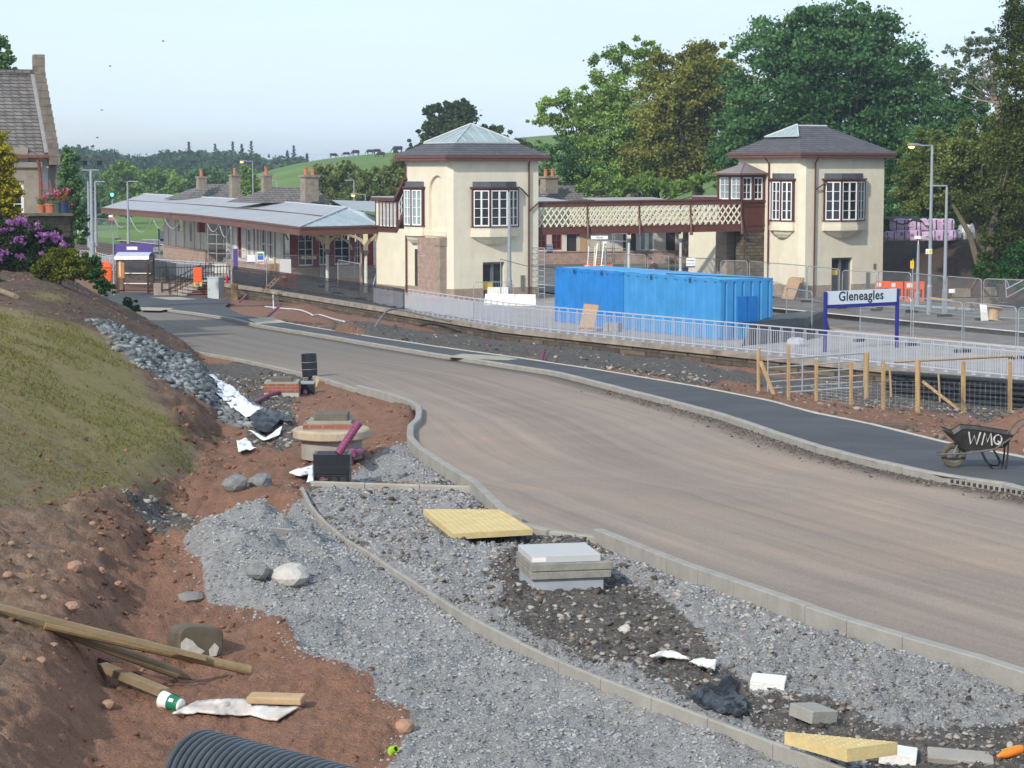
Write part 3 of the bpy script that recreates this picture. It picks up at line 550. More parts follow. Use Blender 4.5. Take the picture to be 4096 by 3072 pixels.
# ---------------------------------------------------------------- windows, bays, towers
def fbox(mb, fn, a0, a1, b0, b1, d0, d1):
    P = [fn(a, b, d) for d in (d0, d1) for a, b in ((a0, b0), (a1, b0), (a1, b1), (a0, b1))]
    mb.add(P, [(0, 1, 2, 3), (7, 6, 5, 4), (0, 4, 5, 1), (1, 5, 6, 2), (2, 6, 7, 3), (3, 7, 4, 0)])
def win(parent, fn, a0, a1, b0, b1, nc, nr, fw=.06, bw=.028, d=.09, fm=WHITE, gm=GLASS, name='window', mid=0):
    mb = MB()
    fbox(mb, fn, a0, a0+fw, b0, b1, d-.06, d); fbox(mb, fn, a1-fw, a1, b0, b1, d-.06, d); fbox(mb, fn, a0+fw, a1-fw, b0, b0+fw*1.3, d-.06, d); fbox(mb, fn, a0+fw, a1-fw, b1-fw, b1, d-.06, d)
    for i in range(1, nc):
        a = a0+(a1-a0)*i/nc; k = mid/2 if mid and i == nc//2 else bw/2; fbox(mb, fn, a-k, a+k, b0+fw, b1-fw, d-.05, d-.005)
    for j in range(1, nr): b = b0+(b1-b0)*j/nr; fbox(mb, fn, a0+fw, a1-fw, b-bw/2, b+bw/2, d-.045, d-.007)
    o = mb.obj(name, fm, parent); g = MB(); fbox(g, fn, a0+.02, a1-.02, b0+.02, b1-.02, d+.004, d+.02); g.obj('pane', gm, o); return o
def bay(root, o, t, n, w, sag, zs, zh, gm, corb, nf=3):
    o, t, n = Vector(o), Vector(t), Vector(n)
    pl = [(-w, 0), (-w, .14), (-w*.40, sag), (w*.40, sag), (w, .14), (w, 0)]
    def poly(e, f=1.0): return [(o+t*(a*f+(e if a > 0 else -e))+n*(b*f+(e if b > .05 else 0)))[:2] for a, b in pl]
    MB().prism(poly(.10), zh+.04, zh+.13).obj('cornice', BROWN, root)
    MB().prism(poly(-.08), zh+.13, zh+.42).obj('flashing', LEAD, root)
    MB().prism(poly(.05), zs-.05, zs).obj('sill', BROWN, root)
    a = MB(); a.prism(poly(0), zs-.32, zs-.05); a.prism(poly(.035), zs-.58, zs-.32)
    r0 = [Vector((*p, zs-.58)) for p in poly(-.05)]; r1 = [Vector((*p, zs-.80)) for p in poly(0, .72)]; r2 = [Vector((*p, zs-corb)) for p in poly(0, .42)]
    a.loft([r2, r1, r0]); a.obj('corbel', CREAM, root)
    fr = MB(); P = [(o+t*a+n*b) for a, b in pl[1:5]]
    for p in P: fr.box((p.x, p.y, (zs+zh)/2), (.09, .09, zh-zs), math.atan2(t.y, t.x))
    fr.prism(poly(0), zh-.05, zh+.04)
    fr.obj('bay_frame', BROWN, root)
    for i in range(3):
        p, q = P[i], P[i+1]; L = (q-p).length; d = (q-p)/L; nn = Vector((d.y, -d.x, 0))
        if nn.dot(n) < 0: nn = -nn
        fn = (lambda p, d, nn: lambda a, b, e: Vector((p.x+d.x*a-nn.x*(e-.07), p.y+d.y*a-nn.y*(e-.07), b)))(p, d, nn)
        win(root, fn, .06, L-.06, zs+.01, zh-.06, 2, 4, .055, .03, gm=gm, mid=.09, name='bay_window')
def hip(mb, x0, x1, y0, y1, z0, ridge, z1):   # ridge = (xa, ya, xb, yb)
    A = (ridge[0], ridge[1], z1); B = (ridge[2], ridge[3], z1); c = [(x0, y0, z0), (x1, y0, z0), (x1, y1, z0), (x0, y1, z0)]
    mb.add(c+[A, B], [(0, 1, 5, 4), (1, 2, 5), (2, 3, 4, 5), (3, 0, 4)] if A != B else [(0, 1, 4), (1, 2, 4), (2, 3, 4), (3, 0, 4)])
def pipe(root, pts, r=.05): MB().tube(pts, r, 6).obj('downpipe', BROWN, root)
def tower(root, Wd, Ld, zE, zs, zh, lb, rb, door, extra):
    ch = .28; plan = [(ch, 0), (Wd, 0), (Wd, Ld), (0, Ld), (0, ch)]
    # walls with a real door opening in the front and a niche in the left face
    wl = MB(); fr = lambda a, b, d: (a, d, b); lf = lambda a, b, d: (d, a, b)
    wl.holed(rect(ch, Wd, .62, zE), [[(door[0], .62), (door[1], .62), (door[1], door[2]), (door[0], door[2])]] if False else [], fr, .3) if door is None else wl.holed([(ch, .62), (door[0], .62), (door[0], door[2]), (door[1], door[2]), (door[1], .62), (Wd, .62), (Wd, zE), (ch, zE)], [], fr, .3)
    wl.face((ch, 0, .62), (ch, 0, zE), (0, ch, zE), (0, ch, .62)); wl.face((Wd, 0, .62), (Wd, Ld, .62), (Wd, Ld, zE), (Wd, 0, zE)); wl.face((Wd, Ld, .62), (0, Ld, .62), (0, Ld, zE), (Wd, Ld, zE))
    holes = []
    if extra.get('niche'):
        a0, a1, b0, b1 = extra['niche']; r = (a1-a0)/2; holes = [[(a0, b0), (a1, b0)]+[(a0+r+r*math.cos(t), b1-r+r*math.sin(t)) for t in np.linspace(0, math.pi, 13)]]
    wl.holed(rect(ch, Ld, .62, zE), holes, lf, .16)
    if holes: wl.face(*[lf(a, b, .16) for a, b in rect(holes[0][0][0]-.05, holes[0][1][0]+.05, b0-.05, b1+.05)])
    d0, d1, dz = door
    for a, s in ((d0, 1), (d1, -1)): wl.face((a, 0, 0), (a, .35, 0), (a, .35, dz), (a, 0, dz))
    wl.face((d0, 0, dz), (d1, 0, dz), (d1, .35, dz), (d0, .35, dz))
    wl.obj('wall', CREAM, root)
    p = MB(); e = .03
    for a0, a1 in ((ch, d0), (d1, Wd+e)): p.bx(a0, a1, -e, .12, -.02, .66)
    p.prism([(ch, -e), (ch, .1), (.1, ch), (-e, ch)], -.02, .66); p.bx(-e, .1, ch, Ld+e, -.02, .66); p.bx(Wd-.1, Wd+e, .12, Ld+e, -.02, .66)
    p.obj('plinth', PLINTH, root)
    fd = lambda a, b, d: (a, .22+d, b)
    dr = MB(); mid = (d0+d1)/2
    for a0, a1 in ((d0, mid+.02), (mid+.02, d1)):
        fbox(dr, fd, a0, a0+.09, 0, dz, 0, .06); fbox(dr, fd, a1-.09, a1, 0, dz, 0, .06); fbox(dr, fd, a0+.09, a1-.09, dz-.12, dz, 0, .06)
    do = dr.obj('door', mat('grey_steel_door', (.17, .175, .18), .5, .15, 3, metal=.3), root)
    g = MB(); fbox(g, fd, d0+.02, d1-.02, 0, dz, .062, .08); g.obj('door_glass', GLASS, do)
    if extra.get('notice'): g = MB(); fbox(g, fd, *extra['notice'], -.012, -.002); g.obj('notice', YSIGN, do)
    g = MB(); kp = extra['panel']; g.bx(kp, kp+.24, -.05, .0, .42, 1.32); g.bx(kp+.05, kp+.19, -.056, -.05, 1.05, 1.2); g.obj('control_panel', mat('panel_steel', (.22, .21, .20), .5, .1, 5, metal=.4), root)
    bay(root, (rb[0], 0, 0), (1, 0, 0), (0, -1, 0), rb[1], .58, zs, zh, GLASS, 1.0)
    bay(root, (0, lb[0], 0), (0, -1, 0), (-1, 0, 0), lb[1], .5, zs, zh, extra.get('lglass', GLASS), 1.0)
    # roof
    ov = .5; z0 = zE+.30; r = MB(); hip(r, -ov, Wd+ov, -ov, Ld+ov, z0, extra['ridge'], extra['zr']); rf = r.obj('roof', SLATE, root)
    f = MB()
    for q in (0, 1):
        z_a, z_b, o_ = ((zE+.02, zE+.16, ov-.06), (zE+.16, zE+.29, ov))[q]
        f.bx(-o_, Wd+o_, -o_, -o_+.05, z_a, z_b); f.bx(-o_, Wd+o_, Ld+o_-.05, Ld+o_, z_a, z_b); f.bx(-o_, -o_+.05, -o_+.05, Ld+o_-.05, z_a, z_b); f.bx(Wd+o_-.05, Wd+o_, -o_+.05, Ld+o_-.05, z_a, z_b)
    f.obj('fascia', BROWN2, root); MB().bx(-.43, Wd+.43, -.43, Ld+.43, zE-.01, zE+.02).obj('soffit', BROWN, root)
    return rf
def lead_line(parent, pts, r=.035): MB().tube(pts, r, 5).obj('hip_roll', ZINC, parent)
# tower beside the road
t1 = T('station_tower', 'cream rendered lift tower with a pyramid glass rooflight, left of the blue containers', 'tower', SO, R(30), 'cream footbridge towers')
rf = tower(t1, 5.71, 5.28, 7.72, 4.1, 6.15, (4.0, 1.12), (2.85, 1.45), (2.12, 3.51, 2.1), dict(niche=(.45, 2.35, 3.85, 6.92), panel=4.55, ridge=(2.85, 2.64, 2.85, 2.64), zr=9.72, lglass=GLASSP, notice=(2.2, 2.85, .55, .95)))
k = .60; cx, cy, za, z0 = 2.85, 2.64, 9.74, 8.02; q = 1-.62
gl = MB(); x0, x1 = cx+(-.5-cx)*k, cx+(6.21-cx)*k; y0, y1 = cy+(-.5-cy)*k, cy+(5.78-cy)*k; zb = z0+(9.72-z0)*(1-k)+.05
hip(gl, x0, x1, y0, y1, zb, (cx, cy, cx, cy), za+.06); lan = gl.obj('rooflight', GLASSL, rf)
br = MB()
for i in range(1, 6):
    f = i/6
    for a, b, c_, d_ in ((x0, y0, x1, y0), (x0, y1, x0, y0)):
        p = Vector((a+(c_-a)*f, b+(d_-b)*f, zb)); s = 1-abs(f-.5)*2; ap = Vector((cx, cy, za+.06)); mid_ = Vector(((a+c_)/2, (b+d_)/2, zb)); tp = p+(ap-mid_)*s; br.tube([p+Vector((0, 0, .02)), tp+Vector((0, 0, .02))], .022, 4)
for a, b in ((x0, y0), (x1, y0), (x0, y1)): br.tube([(a, b, zb+.02), (cx, cy, za+.08)], .05, 5)
br.bx(x0-.06, x1+.06, y0-.05, y0, zb-.06, zb+.02); br.bx(x0-.06, x0, y0, y1, zb-.06, zb+.02); br.obj('glazing_bar', mat('grey_glazing_bar', (.45, .47, .48), .5, .1, 5), rf)
pipe(t1, [(5.03, -.45, 7.85), (5.03, -.12, 7.6), (5.03, -.1, .1)]); pipe(t1, [(4.4, -.3, 6.2), (5.0, -.1, 5.75)], .04); pipe(t1, [(5.71, -.08, 5.4), (5.05, -.1, 4.9)], .045)
pipe(t1, [(-.45, 5.15, 7.8), (-.1, 5.05, 7.5), (-.1, 5.05, 6.3)]); pipe(t1, [(-.1, 5.0, 3.6), (-.1, 5.0, .1)])
s_ = MB(); s_.bx(-.30, 0, .55, 3.2, 0, 3.45); s_.obj('stone_pier', STONEP, t1)
s_ = MB(); s_.bx(-.42, 0, .30, .9, 0, 3.05); s_.bx(-.46, 0, .26, .94, 3.05, 3.5); s_.obj('stone_pilaster', STONE, t1)
MB().bx(-.06, .0, .28, 5.28, 3.55, 3.82).obj('string_course', CREAM, t1)
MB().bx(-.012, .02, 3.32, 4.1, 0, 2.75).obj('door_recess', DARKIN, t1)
# covered stair wing of that tower
wg = MB(); wg.bx(0, 2.4, 5.28, 9, .55, 3.85); wg.obj('stair_wing_wall', CREAM, t1); MB().bx(-.03, 2.4, 5.31, 9.03, -.02, .56).obj('stair_wing_plinth', PLINTH, t1)
wg = MB(); wg.bx(-.04, 2.4, 6.1, 6.22, 3.86, 5.4); wg.bx(-.04, 2.4, 8.95, 9.05, 3.86, 5.4); wg.add([(-.1, 5.2, 5.1), (-.1, 6.3, 3.86), (-.1, 6.3, 3.64), (-.1, 5.2, 4.7), (0, 5.2, 5.1), (0, 6.3, 3.86), (0, 6.3, 3.64), (0, 5.2, 4.7)], [(0, 1, 2, 3), (7, 6, 5, 4), (0, 4, 5, 1), (2, 6, 7, 3)])
wg.bx(-.1, 2.4, 6.3, 9.05, 3.66, 3.86); wg.bx(-.22, 2.6, 6.25, 9.3, 5.42, 5.62); wg.beam((.2, 6.3, 5.52), (.2, 5.0, 6.75), .8, .2); wg.obj('stair_wing_frame', BROWN, t1)
MB().bx(-.2, 2.6, 6.35, 9.25, 5.625, 5.68).obj('stair_wing_roof', ZINC, t1)
MB().bx(-.02, .12, 8.55, 9.0, 3.87, 5.4).obj('stair_wing_pier', CREAM, t1)
fl = lambda a, b, d: (d-.05, a, b)
for i in range(5): win(t1, fl, 6.30+i*.45, 6.62+i*.45, 3.95, 5.36, 2, 3, .035, .02, .06, name='stair_window')
g = MB()
for i in range(6): g.bx(-.075, .02, 6.17+i*.45, 6.29+i*.45, 3.87, 5.42)
g.obj('stair_mullions', BROWN, t1)
win(t1, lambda a, b, d: (d-.05, a, b+(6.1-a)*1.05), 5.4, 6.0, 3.95, 5.2, 2, 3, .05, .025, .06, name='stair_window')
# tower across the tracks
O2 = Vector((16.4, 123.5, 0))
def SW2(u, v, z=0): return O2+E2*u+E1*v+Vector((0, 0, z))
t2 = T('station_tower', 'cream rendered lift tower with a ridged slate roof, right of the footbridge', 'tower', O2, R(30), 'cream footbridge towers')
rf = tower(t2, 5.94, 6.1, 7.9, 4.35, 6.6, (1.72, 1.08), (2.95, 1.45), (2.2, 3.7, 2.2), dict(panel=4.7, ridge=(2.0, 3.05, 4.1, 3.05), zr=9.72, notice=(2.4, 2.8, 1.2, 1.5)))
# glazed upper left slope
ap = Vector((2.0, 3.05, 9.78)); f0 = .55
gq = [Vector((-.5, -.5, 8.2)).lerp(ap, f0), Vector((-.5, 6.6, 8.2)).lerp(ap, f0)]; up = Vector((-.06, 0, .07))
g = MB(); g.face(gq[0]+up, gq[1]+up, ap+up); o = g.obj('rooflight', GLASSL, rf); br = MB()
for i in range(0, 7): p = gq[0].lerp(gq[1], i/6); mid_ = (gq[0]+gq[1])/2; br.tube([p+up, p+(ap-mid_)*(1-abs(i/6-.5)*2)+up], .03, 4)
br.tube([gq[0]+up, ap+up], .05, 4); br.tube([gq[1]+up, ap+up], .05, 4); br.beam(gq[0]+up, gq[1]+up, .12, .06); br.tube([(2.0, 3.05, 9.76), (4.1, 3.05, 9.76)], .07, 5); br.obj('glazing_bar', mat('grey_glazing_bar2', (.45, .47, .48), .5, .1, 5), rf)
pipe(t2, [(.85, -.45, 8.0), (.85, -.12, 7.6), (.85, -.1, .1)]); pipe(t2, [(1.55, -.3, 6.55), (.9, -.1, 6.1)], .04); pipe(t2, [(-.45, 3.05, 8.0), (-.1, 3.0, 7.6), (-.1, 3.0, .1)]); pipe(t2, [(-.3, 2.7, 6.6), (-.1, 2.98, 6.3)], .04)
g = MB(); g.bx(5.25, 5.42, -.04, 0, 1.5, 1.8); g.obj('small_vent', mat('vent', (.2, .15, .1), .7, 0), t2)
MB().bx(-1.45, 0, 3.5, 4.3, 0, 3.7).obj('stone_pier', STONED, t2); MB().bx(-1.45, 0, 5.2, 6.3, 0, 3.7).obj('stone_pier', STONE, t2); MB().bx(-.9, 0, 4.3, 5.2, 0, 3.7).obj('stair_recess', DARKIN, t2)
wg = MB(); wg.bx(0, 2.4, 6.45, 11.2, .5, 4.0); wg.bx(0, 2.4, 6.6, 7.0, 4.0, 5.6); wg.obj('stair_wing_wall', CREAM, t2); MB().bx(-.03, 2.4, 6.45, 11.2, -.02, .5).obj('stair_wing_plinth', PLINTH, t2)
wg = MB(); wg.bx(-.2, 2.6, 6.2, 10.6, 5.35, 5.6); wg.bx(-.05, 2.4, 7, 10.4, 3.95, 4.1); wg.obj('stair_wing_frame', BROWN, t2); MB().bx(-.2, 2.6, 6.2, 10.6, 5.6, 5.66).obj('stair_wing_roof', ZINC, t2)
for i in range(5): win(t2, fl, 7.1+i*.62, 7.65+i*.62, 4.1, 5.34, 2, 3, .05, .025, .06, name='stair_window')
# ---------------------------------------------------------------- footbridge with its glazed cabin
fb = T('footbridge', 'brown footbridge with cream lattice sides spanning the tracks between the two towers', 'footbridge', SW2(-1.7, 3.46), 0)
A = Vector((1.3, 123.2, 3.6)); B = SW2(-1.7, 3.46, 3.74); dn = (B-A).copy(); dn.z = 0; Lb = dn.length; dn.normalize(); nb = Vector((-dn.y, dn.x, 0))
def BP(s, z, w=0): f = s/Lb; p = A.lerp(B, f)+nb*w; return Vector((p.x, p.y, p.z+z))
for w_, side in ((0, 'near'), (2.0, 'far')):
    g = MB(); g.beam(BP(0, .17, w_), BP(Lb, .17, w_), .14, .34); g.beam(BP(0, 1.62, w_), BP(Lb, 1.62, w_), .12, .22); g.beam(BP(0, 1.78, w_), BP(Lb, 1.78, w_), .26, .05); g.beam(BP(0, -.02, w_), BP(Lb, -.02, w_), .28, .05); g.beam(BP(0, .36, w_), BP(Lb, .36, w_), .2, .04); g.obj('girder', BROWN, fb, True)
    for i in range(5):
        s = Lb*i/4; q = -1 if w_ == 0 else 1
        MB().tube([BP(s, -.2, w_+q*.25), BP(s, .2, w_+q*.20), BP(s, .8, w_+q*.06), BP(s, 1.4, w_+q*.05), BP(s, 1.7, w_+q*.08)], [.10, .08, .055, .055, .07], 6).obj('stiffener', BROWN, fb, True)
    for i in range(4):
        g = MB(); s0, s1 = Lb*i/4, Lb*(i+1)/4; n_ = 9; hgt = 1.18; run = .72
        for k in range(-3, n_+2):
            for sg in (1, -1):
                a = s0+(s1-s0)*(k+.5)/n_; b = a+run*1.15; za, zb_ = (.34, 1.54) if sg > 0 else (1.54, .34)
                fa, f_b = max(0, (s0-a)/(b-a)), min(1, (s1-a)/(b-a))
                if fa >= f_b: continue
                g.beam(BP(a+(b-a)*fa, za+(zb_-za)*fa, w_-.02*sg), BP(a+(b-a)*f_b, za+(zb_-za)*f_b, w_-.02*sg), .02, .075, up=(dn.x, dn.y, .3))
        g.obj('lattice_panel', mat('cream_lattice' , (.66, .62, .48), .6, .06, 3) if w_ == 0 and i == 0 else bpy.data.materials['cream_lattice'], fb, True)
g = MB(); g.add([BP(0, .0, .1), BP(Lb, 0, .1), BP(Lb, 0, 1.9), BP(0, 0, 1.9), BP(0, .1, .1), BP(Lb, .1, .1), BP(Lb, .1, 1.9), BP(0, .1, 1.9)], [(3, 2, 1, 0), (4, 5, 6, 7), (0, 1, 5, 4), (2, 3, 7, 6)]); g.obj('deck', mat('bridge_deck', (.16, .15, .14), .9, .2, 2), fb, True)
L2 = lambda u, v, z: SW2(u, v, z)
def lbx(mb, u0, u1, v0, v1, z0, z1): mb.add([L2(u, v, z) for z in (z0, z1) for u, v in ((u0, v0), (u1, v0), (u1, v1), (u0, v1))], [(3, 2, 1, 0), (4, 5, 6, 7), (0, 1, 5, 4), (1, 2, 6, 5), (2, 3, 7, 6), (3, 0, 4, 7)])
g = MB(); lbx(g, -1.7, -.02, 3.46, 5.8, 3.7, 5.42); lbx(g, -1.74, -.02, 3.42, 3.46, 4.0, 4.06); lbx(g, -1.74, -.02, 3.42, 3.46, 5.1, 5.16)
for u, v in ((-1.68, 3.48), (-.88, 3.48), (-.08, 3.48), (-1.68, 4.6), (-1.68, 5.74), (-.08, 5.74)): lbx(g, u-.06, u+.06, v-.06, v+.06, 5.42, 6.95)
lbx(g, -1.78, 0, 3.38, 5.85, 5.36, 5.46); lbx(g, -1.74, 0, 3.42, 5.8, 6.8, 6.98); g.obj('cabin_frame', BROWN, fb, True)
ff = lambda a, b, d: L2(a, 3.46+d, b); fl2 = lambda a, b, d: L2(-1.7+d, a, b)
def winw(fn, *a, **k):
    n0 = set(bpy.data.objects.keys()); o = win(fb, fn, *a, **k)
    for ob in [o]+list(o.children):
        I = INV[fb.name]
        for v in ob.data.vertices: v.co = I @ v.co
for a0, a1 in ((-1.60, -.96), (-.80, -.16)): winw(ff, a0, a1, 5.5, 6.78, 2, 3, name='cabin_window')
for a0, a1 in ((3.56, 4.52), (4.68, 5.66)): winw(fl2, a0, a1, 5.5, 6.78, 2, 3, gm=GLASSP, name='cabin_window')
g = MB(); c = [L2(u, v, 7.0) for u, v in ((-1.95, 3.2), (.0, 3.2), (.0, 6.0), (-1.95, 6.0))]; ap = L2(-.65, 4.6, 7.62); g.add(c+[ap], [(0, 1, 4), (1, 2, 4), (2, 3, 4), (3, 0, 4), (3, 2, 1, 0)]); g.obj('cabin_roof', mat('grey_cabin_roof', (.22, .20, .19), .5, .15, 2, metal=.2), fb, True)
g = MB()
for p in c: g.tube([p, ap], .03, 4)
for i in range(4): g.beam(c[i]-Vector((0, 0, .03)), c[(i+1) % 4]-Vector((0, 0, .03)), .06, .1)
g.obj('roof_rib', BROWN2, fb, True)
# ---------------------------------------------------------------- canopy on the near platform
def VP(px, py, z): return at_z(px, py, z)
ze, zf, zrg = 3.96, 3.5, 4.93
e = [VP(1198, 909, ze), VP(1000, 884, ze), VP(763, 858, ze), VP(405, 831, ze)]
for p in e: p.z = ze
cn = T('platform_canopy', 'long grey metal platform canopy with brown fascia and cream arched brackets, left of the tower', 'canopy', (e[0].x, e[0].y, 0))
r = [VP(1388, 831, zrg), VP(1180, 812, zrg), VP(900, 794, zrg), VP(575, 776, zrg)]
hr = VP(1512, 899, ze+.02)
bk = [p+(p-q)*.75 for p, q in zip(r, e)]
for p in bk: p.z = ze+.3
g = MB(); rows = [e, r, bk]; n = 4
g.v = [p.copy() for rw in rows for p in rw]; g.f = [(rw*n+i+1, rw*n+i, rw*n+n+i, rw*n+n+i+1) for rw in (0, 1) for i in range(3)]; g.f.append((3, 7, 11)); g.obj('roof', ZINC, cn, True)
g = MB(); g.face(e[0], hr, r[0]); g.face(hr, bk[0], r[0]); g.obj('glazed_end', GLASSL, cn, True)
g = MB()
for i in range(1, 9):
    f = i/9; p = e[0].lerp(hr, f); fr_ = .74; q = p.lerp(r[0], 0) ; s = (f/fr_ if f < fr_ else (1-f)/(1-fr_)); base = e[0].lerp(hr, fr_); g.tube([p+Vector((0, 0, .02)), p+(r[0]-base)*s+Vector((0, 0, .02))], .028, 4)
g.tube([e[0], r[0]], .09, 5); g.tube([hr, r[0]], .07, 5)
for a, b in zip(r, r[1:]): g.tube([a, b], .08, 5)
g.obj('hip_roll', mat('pale_lead_roll', (.40, .43, .47), .5, .1, 5), cn, True)
g = MB()
for a, b, c_, d_ in zip(e, e[1:], r, r[1:]): g.beam(a.lerp(c_, .52)+Vector((0, 0, .03)), b.lerp(d_, .52)+Vector((0, 0, .03)), .1, .06)
g.obj('snow_guard', BROWN, cn, True)
g = MB(); rt = VP(1556, 902, ze)
for a, b in list(zip(e, e[1:]))+[(rt, e[0])]:
    g.beam(a+Vector((0, 0, -.26)), b+Vector((0, 0, -.26)), .06, .42); g.beam(a+Vector((0, 0, -.02)), b+Vector((0, 0, -.02)), .2, .1)
g.obj('fascia', BROWN2, cn, True)
CRB = mat('cream_bracket', (.60, .53, .36), .6, .08, 3)
def column(base, dirs, top=3.5, parent=cn):
    g = MB(); x, y = base.x, base.y; g.lathe([(.14, 0), (.14, .3), (.10, .36), (.095, 2.2)], 10, (x, y, 0)); c = g.obj('column', mat('white_column', (.55, .55, .53), .6, .1, 4) if 'white_column' not in bpy.data.materials else bpy.data.materials['white_column'], parent, True)
    g = MB(); g.lathe([(.10, 2.2), (.20, 2.42), (.21, 2.5), (.0, 2.5)], 10, (x, y, 0)); g.obj('capital', mat('grey_capital', (.16, .165, .17), .7, .2, 4) if 'grey_capital' not in bpy.data.materials else bpy.data.materials['grey_capital'], c, True)
    g = MB(); g.box((x, y, (2.5+top)/2), (.26, .26, top-2.5))
    for d in dirs:
        d = Vector(d).normalized()
        for h0, rr in ((2.55, 1.9), (2.75, 1.9)):
            pts = [base+d*(rr*(1-math.cos(t))) + Vector((0, 0, h0+(top-h0)*math.sin(t))) for t in np.linspace(0, math.pi/2, 7)]
            for a, b in zip(pts, pts[1:]): g.beam(a, b, .08, .10)
        for f in (.35, .6, .8): p = base+d*1.9*f; g.beam(p+Vector((0, 0, 2.6+(top-2.6)*math.sqrt(f)*.8)), p+Vector((.0, 0, top)), .06, .06)
    g.obj('bracket', CRB, parent, True)
d1 = (e[1]-e[0]).normalized()
for px, py in ((1310, 1165), (1464, 1172)):
    b = VP(px, py, 0); column(b, (E2, -E2, d1))
for s in (.12, .30, .47, .62, .76, .9):
    i = s*3; k_ = min(int(i), 2); b = e[k_].lerp(e[k_+1], i-k_)+Vector((1.3, .7, 0)); b.z = 0
    g = MB(); g.beam(b+Vector((0, 0, 3.5)), b+E2*4+Vector((0, 0, 3.5)), .1, .14)
    pts = [b+E2*(2.6*math.cos(t)+.6)+Vector((0, 0, 2.4+1.05*math.sin(t)*1)) for t in np.linspace(0, math.pi/2, 7)]
    for a, c_ in zip(pts, pts[1:]): g.beam(a, c_, .07, .1)
    g.obj('bracket', CRB, cn, True)
# hoses looped below the canopy fascia
for k, (x0, x1, y, s) in enumerate(((450, 520, 862, 40), (520, 610, 868, 50), (615, 660, 880, 25), (660, 720, 876, 30), (830, 875, 895, 22), (880, 920, 905, 30))):
    a, b = VP(x0, y, 3.5), VP(x1, y+5, 3.5); pts = [a.lerp(b, f)+Vector((0, 0, -s/44*4*f*(1-f))) for f in np.linspace(0, 1, 9)]
    setl(MB().tube(pts, .035, 5).obj('hanging_cable', mat('grey_hose', (.30, .31, .31), .7, .1, 4) if k == 0 else bpy.data.materials['grey_hose']), ('widest', 'long', 'short', 'slack', 'small', 'low')[k]+' grey cable loop hanging under the canopy fascia, number %d from its far end' % (k+1), 'cable', 'cables looped below the canopy')
# ---------------------------------------------------------------- station buildings
def roofbox(root, pts, z0, z1, r0, r1, m, name='roof'):
    g = MB(); c = [Vector((p.x, p.y, z0)) for p in pts]; g.add(c+[r0, r1], [(0, 1, 5, 4), (1, 2, 5), (2, 3, 4, 5), (3, 0, 4)]); return g.obj(name, m, root, True)
CHS = mat('chimney_stone', (.24, .20, .16), .9, .3, 3, .01, 20)
def chimney(root, parent, px, ytop, ybot, wpx, Y, pots, potpx=26):
    s = Y/FPX; p = at_y(px, ybot, Y); q = at_y(px, ytop, Y); w = wpx*s
    g = MB(); g.box((p.x, p.y, (p.z+q.z)/2-.2), (w, w*.8, q.z-p.z+.4), R(30)); g.box((p.x, p.y, q.z+.06), (w*1.2, w*.98, .14), R(30)); c = g.obj('chimney', CHS, parent, True)
    for i in range(pots):
        x = p.x+(i-(pots-1)/2)*w*.48; g = MB(); g.lathe([(.16, .12), (.14, .2), (.12, .55), (.145, .58), (.14, .66), (.0, .66)], 8, (x, p.y, q.z)); g.obj('chimney_pot', TERRA, c, True)
    return c
b1 = T('station_building', 'old single storey station building under the near canopy, two slate roofs and stone chimneys showing', 'building', at_z(1000, 1100, 0))
def roof_px(root, Y, l, r, ytop, rl, rr, ybase, depth=5):
    a, b = at_y(l, ybase, Y), at_y(r, ybase, Y); bk = E1*depth; r0, r1 = at_y(rl, ytop, Y+2.2), at_y(rr, ytop, Y+2.2)
    return roofbox(root, [a, b, b+bk, a+bk], a.z, 0, r0, r1, SLATEG)
ra = roof_px(b1, 178, 742, 990, 736, 815, 935, 800); rb_ = roof_px(b1, 152, 1015, 1325, 748, 1085, 1260, 812)
chimney(b1, ra, 806, 712, 738, 34, 178, 1); chimney(b1, ra, 940, 705, 792, 36, 177, 1); chimney(b1, rb_, 1066, 705, 778, 36, 154, 1); chimney(b1, rb_, 1238, 708, 782, 58, 151, 2)
g = MB(); a = VP(1310, 805, 4.9); g.add([VP(1325, 800, 4.9), VP(1520, 806, 4.9), VP(1520, 850, 4.6), VP(1390, 836, 4.75)], [(0, 3, 2, 1)]); g.obj('lead_flat', ZINC, b1, True)
wt = 3.75
def facade(root, p, q, holes, m, zp=.75, name='wall'):
    p, q = Vector(p), Vector(q); p.z = q.z = 0; L = (q-p).length; d = (q-p)/L; n = Vector((-d.y, d.x, 0))
    if n.y < 0: n = -n
    fn = lambda a, b, e: p+d*a+n*e+Vector((0, 0, b))
    g = MB(); g.holed(rect(0, L, 0, wt), [rect(a0*L, a1*L, b0, b1) for a0, a1, b0, b1 in holes], fn, .18); g.obj(name, m, root, True)
    g = MB(); 
    if zp: fbox(g, fn, 0, L, 0, zp, -.08, 0); fbox(g, fn, -.05, L+.05, zp, zp+.1, -.14, 0); g.obj('plinth', STONEP, root, True)
    return fn, L
def wworld(root, fn, *a, **k):
    o = win(root, fn, *a, **k); I = INV[root.name]
    for ob in [o]+list(o.children):
        for v in ob.data.vertices: v.co = I @ v.co
    return o
P0, P1 = VP(656, 1031, 0), VP(828, 1055, 0)
fn, L = facade(b1, P0, P1, [(.34, .44, 2.3, 3.3), (.62, .67, 1.6, 3.0)], PLAST, .95, 'plastered_wall')
g = MB()
for f in (.12, .3, .5, .73, .86): g = MB(); fbox(g, fn, f*L, f*L+.14, 1.0, wt, -.1, 0); g.obj('pilaster', PLAST, b1, True)
g = MB(); fbox(g, fn, .93*L, .97*L, 2.4, 3.6, -.5, 0); g.obj('red_bracket', RED, b1, True)
fn, L = facade(b1, P1, P1+E2*3.2, [], PLAST, .95, 'end_wall')
Q0, Q1 = VP(905, 1085, 0), VP(1142, 1125, 0)
